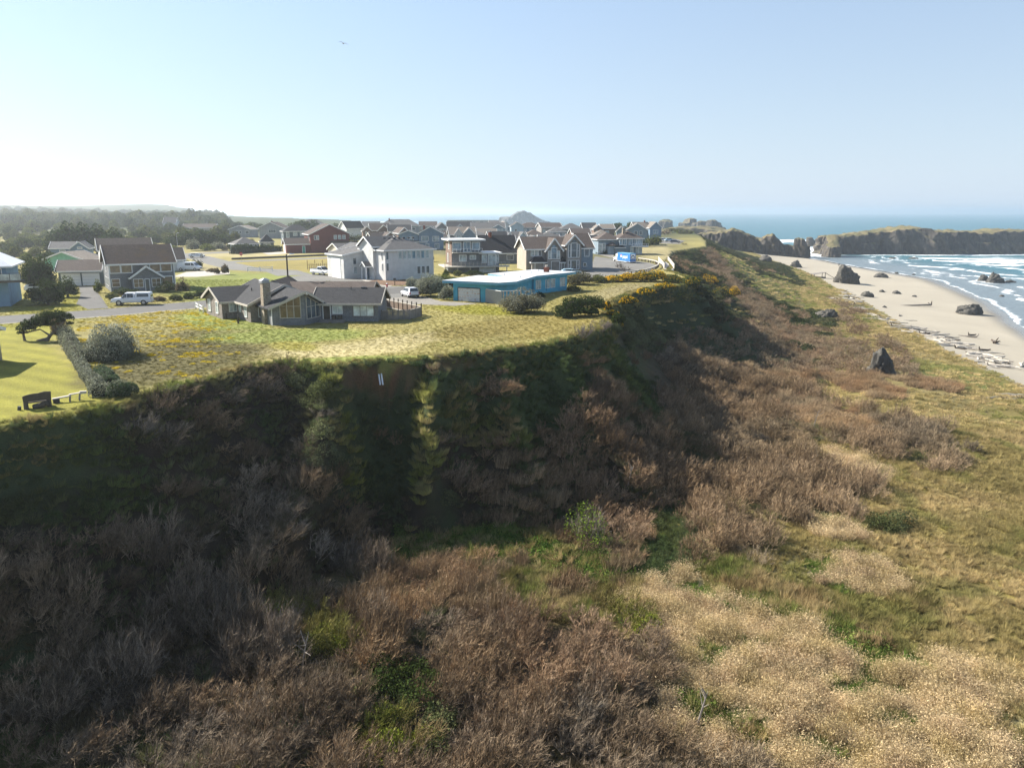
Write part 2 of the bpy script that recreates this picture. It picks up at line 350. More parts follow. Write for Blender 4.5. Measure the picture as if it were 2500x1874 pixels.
FLATPAINT = [ (600,1700,900,330,0,C_BRUSH*1.3),(1180,1370,260,100,0,C_BRUSH*1.8),(1300,1340,300,60,4,C_HERB*.8),(1250,1700,600,220,0,C_BRUSH*1.5),
 (1800,1350,220,60,10,C_OLIVE*.6),(1980,1530,420,190,14,C_TAN*.9),(2250,1750,420,240,0,C_TAN*.9),(2320,1480,260,260,0,C_OLIVE*1.0),(2350,1250,260,240,0,C_OLIVE*1.05),
 (2280,1010,300,90,14,col(.20,.165,.06)),(2150,870,260,60,24,col(.22,.18,.08)),(1900,1150,260,90,20,C_BRUSH*2),(2330,920,120,30,10,col(.13,.14,.04)),(2250,1060,130,40,8,C_GREEN),
 (2090,1570,60,22,0,C_HERB),(1700,1700,90,30,30,C_HERB*1.3),(1850,1830,120,30,10,C_HERB*1.4),(1760,1620,80,20,0,C_HERB),(1540,1510,60,30,0,C_HERB),(1640,1340,50,70,0,C_GREEN)]
def paint(x, y, z, s1, s2, s3, s4, t, w):
    px, py = proj(x, y, z); n1 = fbm(x, y, 3.2+y*.02, 3, 80); n2 = fbm(x, y, .8, 2, 90); n3 = fbm(x, y, 22, 3, 95)
    C = np.zeros((len(x), 3))
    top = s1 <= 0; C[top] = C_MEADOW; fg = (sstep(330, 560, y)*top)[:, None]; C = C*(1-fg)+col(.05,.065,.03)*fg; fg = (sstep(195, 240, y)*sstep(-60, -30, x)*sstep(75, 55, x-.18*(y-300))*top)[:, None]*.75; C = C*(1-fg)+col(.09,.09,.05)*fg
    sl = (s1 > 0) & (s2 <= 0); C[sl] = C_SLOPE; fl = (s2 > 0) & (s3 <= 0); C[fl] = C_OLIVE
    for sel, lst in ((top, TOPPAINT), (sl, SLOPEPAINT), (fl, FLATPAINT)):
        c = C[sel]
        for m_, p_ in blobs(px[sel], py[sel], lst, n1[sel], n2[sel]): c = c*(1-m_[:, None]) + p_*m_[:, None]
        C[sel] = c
    # scattered variation between greener and drier
    v = (n3*.5+.5)[:, None]; g = np.where((s3 <= 0)[:, None], 1, 0)
    C = C*(1-g) + g*(C*(.82+.36*v) + (col(.02,.012,-.004)*(v-.5)))
    # bare earth of the landslip scarp
    sc = np.exp(-((px-925)/92)**4)*np.exp(-((py-922)/30)**4)*(s1 > -.1); C = C*(1-sc[:, None]) + (C_SOIL*(1+.5*n1[:, None]))*sc[:, None]
    sc = np.exp(-((px-1115)/60)**4)*np.exp(-((py-890)/14)**4)*.7*(s1 > 0); C = C*(1-sc[:, None]) + C_SOIL*.8*sc[:, None]
    # yellow meadow flowers
    fz = top & (px > 190) & (px < 640) & (py > 745) & (py < 925)
    fm = np.where(fz, sstep(.16, .45, fbm(x*.55, y*1.5, 2.6, 3, 120)+.5*fbm(x, y, .7, 2, 121)), 0)*sstep(620, 430, px)
    C = C*(1-.4*fm[:, None]) + col(.33,.24,.02)*.4*fm[:, None]
    # mowing stripes on the left lawn
    ml = top & (px < 330) & (py > 780); C[ml] *= (1+.15*np.sin(x[ml]*1.25+y[ml]*2.2))[:, None]
    be = (s3 > 0); bt = np.clip(s3/np.maximum(s3-s4, 1e-6), 0, 1)
    sand = C_SAND*(1-.0*n1[:, None])*(1-.52*sstep(.78, .97, bt)[:, None])*(1+.10*n3[:, None])
    C[be] = sand[be]
    wet = np.where(be, sstep(.80, .975, bt + .03*n3), 0)
    return np.clip(C, .005, .9), wet
def grid_axis(segs):
    a = []
    for (p, q, s) in segs:
        n = max(1, int(round((q-p)/s))); a += list(np.linspace(p, q, n, endpoint=False))
    a.append(segs[-1][1]); return np.array(a)
gx = grid_axis([(-2600,-900,60),(-900,-300,18),(-300,-110,5),(-110,-50,1.6),(-50,75,.5),(75,130,.9),(130,260,2.5),(260,520,14)])
gy = grid_axis([(-60,14,10),(14,24,1.2),(24,110,.5),(110,170,.75),(170,260,1.4),(260,460,3.2),(460,900,9),(900,2300,35),(2300,4200,100)])
GX, GY = np.meshgrid(gx, gy); fxx = GX.ravel(); fyy = GY.ravel()
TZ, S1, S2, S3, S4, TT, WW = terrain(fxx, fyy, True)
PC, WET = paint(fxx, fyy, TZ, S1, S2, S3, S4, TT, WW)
nx, ny = len(gx), len(gy); ii = (np.arange(ny-1)[:, None]*nx + np.arange(nx-1)[None, :]).ravel()
QF = np.stack([ii, ii+1, ii+1+nx, ii+nx], 1); VV = np.stack([fxx, fyy, TZ], 1)
fs1 = S1[QF].mean(1); fs2 = S2[QF].mean(1); fs3 = S3[QF].mean(1); fs4 = S4[QF].mean(1)
GM = ground_mat('grassland', .10, .36, .95, (.3,1.6,5.5)); SM = ground_mat('slope_earth', .12, .5); BM = ground_mat('beach_sand', .012, .10, .95, (.12,.8,6), True)
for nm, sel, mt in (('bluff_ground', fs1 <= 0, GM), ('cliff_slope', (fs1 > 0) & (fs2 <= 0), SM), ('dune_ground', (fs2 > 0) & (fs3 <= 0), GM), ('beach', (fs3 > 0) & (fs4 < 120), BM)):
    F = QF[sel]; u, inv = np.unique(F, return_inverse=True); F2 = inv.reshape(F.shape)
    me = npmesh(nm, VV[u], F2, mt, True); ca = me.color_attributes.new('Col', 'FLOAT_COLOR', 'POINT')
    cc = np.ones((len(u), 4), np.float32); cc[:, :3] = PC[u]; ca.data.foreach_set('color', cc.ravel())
    if nm == 'beach':
        wa = me.attributes.new('wet', 'FLOAT', 'POINT'); wa.data.foreach_set('value', WET[u].astype(np.float32))
    o = link(bpy.data.objects.new(nm, me)); tag(o, kind='structure')

# ------------------------------------------------------------------ sea
def sea():
    ax = grid_axis([(-9000,-1200,400),(-1200,60,90),(60,130,6),(130,420,2.2),(420,700,10),(700,9000,300)])
    ay = grid_axis([(-100,120,20),(120,220,3),(220,640,2.2),(640,1100,9),(1100,3000,60),(3000,15000,600)])
    X, Y = np.meshgrid(ax, ay); x = X.ravel(); y = Y.ravel(); s = sdist(SHO, x, y)
    near = np.exp(-np.clip(s-10, 0, 1e9)/120)
    # wave crests roll in roughly parallel to the shore, broken up along their length
    wob = 26*fbm(x, y, 60, 3, 200)+9*fbm(x, y, 16, 3, 205); ph = (s+wob)/(19.0+6*fbm(x, y, 90, 2, 207))
    saw = (ph-np.floor(ph)); crest = np.exp(-((saw-.25)/.10)**2)
    lane = sstep(-.12, .25, fbm(x*1.0, y*1.0, 55, 3, 210)+.25*sstep(250,150,s))*(s > 4)
    surf = sstep(1, 12, s)*sstep(230, 120, s)*sstep(190, 240, y)*sstep(620, 540, y)*sstep(110,150,x)
    tail = sstep(.95, .25, saw)*(saw > .22)
    foam = surf*np.clip(lane*np.maximum(crest*sstep(-.45,.1,fbm(x, y, 11, 3, 221)), .66*tail*sstep(-.35,.3,fbm(x*.7+y*.5, y*1.3, 7, 4, 220))) + .62*sstep(50,100,s)*sstep(-.25,.3,fbm(x*.6, y*1.5, 20, 4, 225)), 0, 1)
    edge = np.exp(-((s-1.2-2.2*fbm(x,y,12,2,231))/1.1)**2)*.8*(y > 190)*(y < 640)
    foam = np.maximum(foam, edge)
    # surf around the rocks further out
    for (cx, cy_, rx, ry) in ((262,850,55,26),(300,900,90,24),(255,700,26,44),(232,620,22,50),(285,748,16,12),(430,600,60,9),(330,592,80,5),(470,560,90,40),(-40,2100,170,60),(120,1700,120,40),(-560,2500,300,120)):
        d = np.sqrt(((x-cx)/rx)**2+((y-cy_)/ry)**2)+.35*fbm(x, y, 12+.02*rx, 3, 240); foam = np.maximum(foam, sstep(1.05, .7, d)*(.95 if rx < 100 else .8))
    # whitecaps offshore
    z = surf*(.55*crest*lane)+near*.05*fbm(x, y, 5, 2, 250)
    z = np.where(s < 3, np.minimum(z, .02), z)
    nx_ = len(ax); ny_ = len(ay); i0 = (np.arange(ny_-1)[:, None]*nx_+np.arange(nx_-1)[None, :]).ravel(); F = np.stack([i0, i0+1, i0+1+nx_, i0+nx_], 1)
    me = npmesh('sea', np.stack([x, y, z], 1), F, None, True)
    for nm, v in (('foam', foam), ('shoal', sstep(90, 0, s)*(y < 700))):
        a = me.attributes.new(nm, 'FLOAT', 'POINT'); a.data.foreach_set('value', v.astype(np.float32))
    m, nt, out = nodes_of('sea_water'); g = N(nt, 'NewGeometry').outputs['Position']
    mp = N(nt, 'Mapping'); L(nt, g, mp.inputs[0]); mp.inputs['Rotation'].default_value = (0,0,R(-25)); mp.inputs['Scale'].default_value = (.45,1.5,1)
    nA = noise(nt, mp.outputs[0], .13, 6, .62); nB = noise(nt, mp.outputs[0], .8, 4, .6); nC = noise(nt, mp.outputs[0], .02, 4, .6)
    cD = mixc(nt, ramp(nt, nC, .35, .65), (.020,.100,.128), (.034,.135,.162))
    sh = N(nt, 'Attribute', attribute_name='shoal'); cS = mixc(nt, ramp(nt, sh.outputs['Fac'], .05, .85), cD, (.15,.185,.20))
    fo = N(nt, 'Attribute', attribute_name='foam'); ad = N(nt, 'Math', operation='MULTIPLY_ADD'); L(nt, nB, ad.inputs[0]); ad.inputs[1].default_value = .9; ad.inputs[2].default_value = -.47
    a2 = N(nt, 'Math', operation='ADD'); L(nt, fo.outputs['Fac'], a2.inputs[0]); L(nt, ad.outputs[0], a2.inputs[1])
    fm = ramp(nt, a2.outputs[0], .32, .62)
    caps = ramp(nt, noise(nt, mp.outputs[0], .16, 8, .72), .69, .73, (0,0,0), (.55,.55,.55))
    fm2 = mixc(nt, 1.0, fm, caps, 'LIGHTEN'); c = mixc(nt, fm2, cS, (.78,.80,.80))
    bh = N(nt, 'Math', operation='ADD'); L(nt, nA, bh.inputs[0]); L(nt, nB, bh.inputs[1])
    prin(nt, out, c, ramp(nt, fm2, 0, 1, (.34,.34,.34), (.9,.9,.9)), .32, bump(nt, bh.outputs[0], .9, 1.0))
    me.materials.append(m); o = link(bpy.data.objects.new('sea', me)); tag(o, kind='structure')
sea()

# ------------------------------------------------------------------ haze
def haze():
    o = MB().box(-9500, 9500, -900, 15500, -8, 62).build('haze', bpy.data.materials.new('sea_haze'))
    m = o.data.materials[0]; m.use_nodes = True; nt = m.node_tree; nt.nodes.clear(); out = nt.nodes.new('ShaderNodeOutputMaterial')
    v = N(nt, 'VolumePrincipled'); v.inputs['Color'].default_value = (.86,.93,1.0,1); v.inputs['Density'].default_value = HAZE; v.inputs['Anisotropy'].default_value = .68
    L(nt, v.outputs[0], out.inputs['Volume']); tag(o, kind='stuff')
HAZE = .00022
haze()

# ------------------------------------------------------------------ vegetation: meshes
def leafmat(name, base, trans=.3, var=.35, tint=False, hue=None):
    m, nt, out = nodes_of(name); g = N(nt, 'NewGeometry'); oi = N(nt, 'ObjectInfo')
    if tint:
        a = N(nt, 'Attribute', attribute_name='tint', attribute_type='INSTANCER'); b = a.outputs['Color']
        b = mixc(nt, 1.0, b, base, 'MULTIPLY')
    else: b = mixc(nt, 1.0, base, (1,1,1), 'MULTIPLY')
    c = mixc(nt, ramp(nt, g.outputs['Random Per Island'], 0, 1), mixc(nt, 1.0, b, (1-var,)*3, 'MULTIPLY'), mixc(nt, 1.0, b, (1+var, 1+var, 1+var*.7), 'MULTIPLY'))
    c = mixc(nt, ramp(nt, oi.outputs['Random'], 0, 1, (0,0,0), (.5,.5,.5)), c, mixc(nt, 1.0, c, hue or (.72,.75,.75), 'MULTIPLY'))
    d = N(nt, 'BsdfDiffuse'); L(nt, c, d.inputs[0])
    if trans:
        t = N(nt, 'BsdfTranslucent'); L(nt, c, t.inputs[0]); x = N(nt, 'MixShader', i_Fac=trans); L(nt, d.outputs[0], x.inputs[1]); L(nt, t.outputs[0], x.inputs[2]); L(nt, x.outputs[0], out.inputs[0])
    else: L(nt, d.outputs[0], out.inputs[0])
    return m
def ribbons(P, Q, w, rng):
    """one thin triangle per twig, from P (base) to Q (tip)"""
    n = len(P); d = Q-P; r = rng.normal(size=(n, 3)); s = np.cross(d, r); s /= (np.linalg.norm(s, axis=1)[:, None]+1e-9); s *= (w/2)[:, None] if np.ndim(w) else w/2
    V = np.stack([P-s, P+s, Q], 1).reshape(-1, 3); F = np.arange(3*n).reshape(-1, 3); return V, F
def quads_at(C, size, rng, up=0.3, aspect=1.6):
    n = len(C); nrm = rng.normal(size=(n, 3)); nrm[:, 2] += up; nrm /= np.linalg.norm(nrm, axis=1)[:, None]
    a = np.cross(nrm, rng.normal(size=(n, 3))); a /= np.linalg.norm(a, axis=1)[:, None]; b = np.cross(nrm, a)
    s = (size*rng.uniform(.6, 1.3, n))[:, None]; a = a*s*aspect/2; b = b*s/2
    V = np.stack([C-a, C-b, C+a, C+b], 1).reshape(-1, 3); F = np.arange(4*n).reshape(-1, 4)
    return V, np.concatenate([F[:, [0,1,2]], F[:, [0,2,3]]])
def joinVF(lst):
    V = []; F = []; MI = []; o = 0
    for v, f, mi in lst: V.append(v); F.append(f+o); MI.append(np.full(len(f), mi)); o += len(v)
    return np.concatenate(V), np.concatenate(F), np.concatenate(MI)
def vmesh(name, parts, mats):
    V, F, MI = joinVF(parts); me = npmesh(name, V, F)
    for m in mats: me.materials.append(m)
    if len(mats) > 1: me.polygons.foreach_set('material_index', MI.astype(np.int32))
    return me
def twig_parts(seed, r=1.2, h=2.4, stems=16, br=9, tw=8, lean=(.25,0), w=.022, flat=1.0):
    rng = np.random.default_rng(seed); P = []; Q = []; W = []
    for i in range(stems):
        a = rng.uniform(0, 6.283); rr = r*math.sqrt(rng.uniform(0, 1)); hh = h*rng.uniform(.68, 1.0)*(1-.62*(rr/r)**2)
        base = np.array([math.cos(a)*rr*.35, math.sin(a)*rr*.35, -.15]); tip = np.array([math.cos(a)*rr+lean[0]*hh, math.sin(a)*rr+lean[1]*hh, hh])
        mid = (base+tip)/2+np.array([math.cos(a), math.sin(a), .2])*rr*.12
        P += [base, mid]; Q += [mid, tip]; W += [w*2.2, w*1.5]
        for j in range(br):
            t = rng.uniform(.3, 1.0); p0 = base*(1-t)**2+2*mid*t*(1-t)+tip*t*t
            dr = (tip-mid)/np.linalg.norm(tip-mid)+rng.normal(size=3)*.46; dr[2] = abs(dr[2])*.9+.15; dr /= np.linalg.norm(dr); ln = h*rng.uniform(.16, .34); p1 = p0+dr*ln
            P.append(p0); Q.append(p1); W.append(w*1.15)
            for k in range(tw):
                u = rng.uniform(.15, 1.0); q0 = p0+(p1-p0)*u; d2 = dr+rng.normal(size=3)*.3+np.array([lean[0], lean[1], .25]); d2 /= np.linalg.norm(d2)
                P.append(q0); Q.append(q0+d2*h*rng.uniform(.10, .22)); W.append(w*.85)
    v, f = ribbons(np.array(P), np.array(Q), np.array(W), rng); return v, f, 0
def tuft_parts(seed, n=60, r=.3, h=.6, w=.03, spread=.5, lean=(.15,0), mi=0):
    rng = np.random.default_rng(seed); a = rng.uniform(0, 6.283, n); rr = r*np.sqrt(rng.uniform(0, 1, n)); hh = h*rng.uniform(.5, 1, n)
    P = np.stack([np.cos(a)*rr*.6, np.sin(a)*rr*.6, np.full(n, -.05)], 1); Q = P+np.stack([np.cos(a)*spread*hh*rng.uniform(.2,1,n)+lean[0]*hh, np.sin(a)*spread*hh*rng.uniform(.2,1,n)+lean[1]*hh, hh], 1)
    v, f = ribbons(P, Q, np.full(n, w), rng); return v, f, mi
def dome_points(rng, n, r, h, lump=.22, shell=.25, seed=0, lobes=7):
    u = rng.normal(size=(n, 3)); u[:, 2] = np.abs(u[:, 2])*1.0-.12; u /= np.linalg.norm(u, axis=1)[:, None]
    lc = rng.normal(size=(lobes, 3)); lc[:, 2] = np.abs(lc[:, 2]); lc /= np.linalg.norm(lc, axis=1)[:, None]
    k = (np.clip((u@lc.T).max(1), 0, 1)-.8)*5*lump; rad = (1+k)*(1-shell*rng.uniform(0, 1, n)**2)
    return u*rad[:, None]*np.array([r, r, h])
def leafy_parts(seed, n=900, r=1.2, h=1.2, leaf=.11, lump=.25, shell=.35, up=.5, mi=0, lobes=9, aspect=1.6):
    rng = np.random.default_rng(seed); C = dome_points(rng, n, r, h, lump, shell, seed, lobes); C[:, 2] = np.maximum(C[:, 2], -.05)
    v, f = quads_at(C, leaf, rng, up, aspect); return v, f, mi
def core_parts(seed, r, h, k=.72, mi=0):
    """closed inner hull that stops leaf gaps from showing through"""
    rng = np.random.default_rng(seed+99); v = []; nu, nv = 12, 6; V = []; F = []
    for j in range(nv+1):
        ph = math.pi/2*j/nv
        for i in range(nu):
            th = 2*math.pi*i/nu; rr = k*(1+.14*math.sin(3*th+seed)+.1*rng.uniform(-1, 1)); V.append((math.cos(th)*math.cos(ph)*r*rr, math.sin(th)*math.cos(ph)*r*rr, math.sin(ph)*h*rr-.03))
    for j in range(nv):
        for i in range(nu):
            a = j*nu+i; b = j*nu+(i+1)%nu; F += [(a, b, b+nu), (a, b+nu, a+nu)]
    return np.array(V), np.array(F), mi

T_TWIG = leafmat('bare_twigs', (1,1,1), 0.0, .6, True, (.85,.84,.86)); T_GRASS = leafmat('grass_blades', (1,1,1), .35, .24, True)
T_LEAF = leafmat('shrub_leaves', (1,1,1), .25, .4, True)
def src(name, me): return bpy.data.objects.new(name, me)          # template used by the scatter only, never linked to the scene
TWIG = [src('twig_shrub', vmesh('twig_shrub', [twig_parts(i, (1.25,1.5,1.1,1.4)[i], 2.4-.22*i, 18, 9, 7, (.22,.05), .024)], [T_TWIG])) for i in range(4)]
TWIGF = [src('far_twig', vmesh('far_twig', [twig_parts(20+i, 1.7, 2.2, 16, 9, 4, (.25,.05), .05)], [T_TWIG])) for i in range(3)]
REED = [src('reed', vmesh('reed', [tuft_parts(30+i, 300, 1.2, 1.25, .022, .18, (.2,.05)), twig_parts(35+i, 1.1, 1.35, 14, 7, 4, (.2,.05), .018)], [T_TWIG])) for i in range(3)]
TUFT = [src('tuft', vmesh('tuft', [tuft_parts(40+i, 130, .42, .52, .03, .9, (.2,-.1))], [T_GRASS])) for i in range(3)]
PLUME = []
for i in range(3):
    rng = np.random.default_rng(50+i); C = np.stack([rng.normal(0, .36, 170)+.12, rng.normal(0, .36, 170), rng.uniform(.35, .95, 170)], 1); qv, qf = quads_at(C, .034, rng, .2, 3.6)
    PLUME.append(src('plume', vmesh('plume', [tuft_parts(55+i, 170, .5, .8, .022, .7, (.25,-.05)), (qv, qf, 0)], [T_GRASS])))
HERB = [src('herb', vmesh('herb', [leafy_parts(60+i, 170, .6, .3, .10, .3, .6, 1.2)], [T_LEAF])) for i in range(2)]
LEAFY = [src('leafy', vmesh('leafy', [leafy_parts(70+i, 900, 1.15, 1.1, .10, .35, .4, .5), twig_parts(75+i, 1.0, 1.3, 8, 6, 4, (.15,0), .02)], [T_LEAF])) for i in range(2)]
LEAFYF = [src('far_leafy', vmesh('far_leafy', [leafy_parts(80+i, 420, 1.5, .95, .22, .35, .3, .5), core_parts(80+i, 1.5, .95, .8)], [T_LEAF])) for i in range(3)]
TUFTF = [src('far_tuft', vmesh('far_tuft', [tuft_parts(90+i, 90, 1.0, .55, .07, .6, (.25,-.05))], [T_GRASS])) for i in range(2)]

def scatter(name, srcs, X, Y, Z, RZ, S, SZ, TI, tilt=0.0, label=None):
    """one stuff object: points carrying rotation, scale, tint and which template"""
    n = len(X)
    if n == 0: return
    me = bpy.data.meshes.new(name); me.vertices.add(n); me.vertices.foreach_set('co', np.stack([X, Y, Z], 1).astype(np.float32).ravel())
    rng = np.random.default_rng(len(name)+n)
    rot = np.stack([rng.normal(0, tilt+1e-4, n), rng.normal(0, tilt+1e-4, n), RZ], 1); scl = np.stack([S, S, SZ], 1)
    for nm, tp, v in (('rot', 'FLOAT_VECTOR', rot), ('scl', 'FLOAT_VECTOR', scl), ('tint', 'FLOAT_VECTOR', TI)):
        a = me.attributes.new(nm, tp, 'POINT'); a.data.foreach_set('vector', np.asarray(v, np.float32).ravel())
    a = me.attributes.new('vi', 'INT', 'POINT'); a.data.foreach_set('value', rng.integers(0, len(srcs), n).astype(np.int32))
    o = link(bpy.data.objects.new(name, me)); tag(o, kind='stuff')
    ng = bpy.data.node_groups.new(name+'_scatter', 'GeometryNodeTree'); ng.interface.new_socket('Geometry', in_out='INPUT', socket_type='NodeSocketGeometry'); ng.interface.new_socket('Geometry', in_out='OUTPUT', socket_type='NodeSocketGeometry')
    gi = ng.nodes.new('NodeGroupInput'); go = ng.nodes.new('NodeGroupOutput'); ip = ng.nodes.new('GeometryNodeInstanceOnPoints'); jn = ng.nodes.new('GeometryNodeJoinGeometry')
    for s in reversed(srcs):
        oi = ng.nodes.new('GeometryNodeObjectInfo'); oi.inputs['Object'].default_value = s; oi.inputs['As Instance'].default_value = False
        gt = ng.nodes.new('GeometryNodeGeometryToInstance'); ng.links.new(oi.outputs['Geometry'], gt.inputs[0]); ng.links.new(gt.outputs[0], jn.inputs[0])
    def named(nm, tp):
        q = ng.nodes.new('GeometryNodeInputNamedAttribute'); q.data_type = tp; q.inputs[0].default_value = nm; return q.outputs[0]
    ip.inputs['Pick Instance'].default_value = True
    e2r = ng.nodes.new('FunctionNodeEulerToRotation'); ng.links.new(named('rot', 'FLOAT_VECTOR'), e2r.inputs[0])
    ng.links.new(gi.outputs[0], ip.inputs['Points']); ng.links.new(jn.outputs[0], ip.inputs['Instance']); ng.links.new(named('vi', 'INT'), ip.inputs['Instance Index'])
    ng.links.new(e2r.outputs[0], ip.inputs['Rotation']); ng.links.new(named('scl', 'FLOAT_VECTOR'), ip.inputs['Scale']); ng.links.new(ip.outputs[0], go.inputs[0])
    md = o.modifiers.new('scatter', 'NODES'); md.node_group = ng
    if name == 'flowers': pass
    return o

# ------------------------------------------------------------------ roads and other flat paving
def strip_pts(c, w):
    c = [Vector((p[0], p[1], 0)) for p in c]; lft = []; rgt = []
    for i, p in enumerate(c):
        d = (c[min(i+1, len(c)-1)]-c[max(i-1, 0)]).normalized(); n = Vector((-d.y, d.x, 0)); lft.append(p+n*w/2); rgt.append(p-n*w/2)
    return lft+rgt[::-1]
PAVED = []
def sheet(name, pts, mat, dz=.012, thick=0.0, kind='structure'):
    PAVED.append([(p[0], p[1]) for p in pts])
    """flat paving; triangulated polygon lying just above the ground"""
    import bmesh
    bm = bmesh.new(); vs = [bm.verts.new((p[0], p[1], TOPZ+dz)) for p in pts]; f = bm.faces.new(vs)
    if f.normal.z < 0: bmesh.ops.reverse_faces(bm, faces=[f])
    f.normal_update()
    if f.normal.z < 0: f.normal_flip()
    bmesh.ops.triangulate(bm, faces=bm.faces[:])
    me = bpy.data.meshes.new(name); bm.to_mesh(me); bm.free(); me.materials.append(mat); return tag(link(bpy.data.objects.new(name, me)), kind=kind)
def pave(name, c, amt=.3):
    m, nt, out = nodes_of(name); g = N(nt, 'NewGeometry').outputs['Position']; cc, n2, n3 = dirt_layers(nt, g, mixc(nt, 0.0, c, c), amt, .12, 1.4, 9.0)
    v = N(nt, 'TexVoronoi', feature='DISTANCE_TO_EDGE', i_Scale=.22); L(nt, g, v.inputs['Vector']); cr = ramp(nt, v.outputs[0], .004, .012, (.7,.7,.7), (1,1,1)); cc = mixc(nt, 1.0, cc, cr, 'MULTIPLY')
    prin(nt, out, cc, .9, .15, bump(nt, n3, .01)); return m
ASPH = pave('worn_asphalt', (.115,.112,.108)); ASPH2 = pave('pale_asphalt', (.17,.165,.155)); GRAV = pave('gravel', (.235,.22,.20), .4); CONC = pave('poured_concrete', (.40,.37,.33), .25)
def W(px, py): return tuple(at(px, py)[:2])
STREET = [W(-330,812), W(0,780), W(250,763), W(500,741), W(640,729), W(770,718), (-23,139), (-12,153), (0,168), (10,182), (17,192)]
sheet('street', strip_pts(STREET, 8.4), ASPH)
sheet('street_shoulder', strip_pts([Vector((p[0], p[1], 0))+Vector((.62,-.78,0))*4.65 for p in STREET[:6]], 1.0), GRAV, .006)
sheet('gravel_lot', [W(690,690), W(700,677), W(760,669), W(850,671), W(885,676), W(905,690), W(940,698), W(1062,700), W(1062,712), W(1000,722), W(940,738), W(890,735), W(850,715), W(760,712)], ASPH2, .008)
sheet('gravel_driveway', [W(925,742), W(925,730), W(1030,722), W(1078,736), W(1110,737), W(1165,741), W(1110,747), W(1030,743)], GRAV, .016)
sheet('driveway_apron', [W(843,669), W(880,672), W(942,687), W(990,689), W(945,700), W(905,693), W(885,684), W(860,676)], CONC, .016)
sheet('back_road', strip_pts([W(250,608), W(400,616), W(480,627), W(540,643), W(600,657), W(690,662), W(720,672)], 8), ASPH2)
sheet('back_street', strip_pts([W(520,641), W(600,637.5), W(700,633.5), W(800,629.5), W(900,626)], 7), ASPH2, .016)
sheet('side_lane', strip_pts([W(455,620), W(520,617.5), W(580,614.5)], 9), ASPH2, .018)
sheet('asphalt_driveway', [W(193,698), W(225,700), W(240,715), W(256,738), W(265,752), W(215,755), W(186,742), W(196,722)], ASPH, .016)
sheet('van_driveway', [W(455,664), W(520,660), W(562,662), W(560,669), W(480,676), W(420,676)], CONC, .016)
sheet('turning_circle', [W(1452,626), W(1500,632), W(1556,638), W(1584,641), W(1604,647), W(1606,652), W(1597,658), W(1576,664), W(1545,667), W(1500,671), W(1450,677), W(1395,684), W(1400,672), W(1440,662)], ASPH2, .016)
sheet('car_park', [W(1585,584), W(1632,581), W(1672,588), W(1660,596), W(1605,594)], ASPH2, .016)
sheet('pale_drive', [W(640,617), W(690,615), W(700,619), W(655,622)], CONC, .016)
sheet('garden_bed', [W(890,690), W(915,683), W(1060,684), W(1075,690), W(1060,696), W(940,697)], pave('brown_mulch', (.16,.10,.065), .5), .02)
sheet('green_turf_patch', [W(805,664), W(850,660), W(852,667), W(812,669)], plain('bright_turf', (.12,.2,.03), .9, .1, .2), .016)

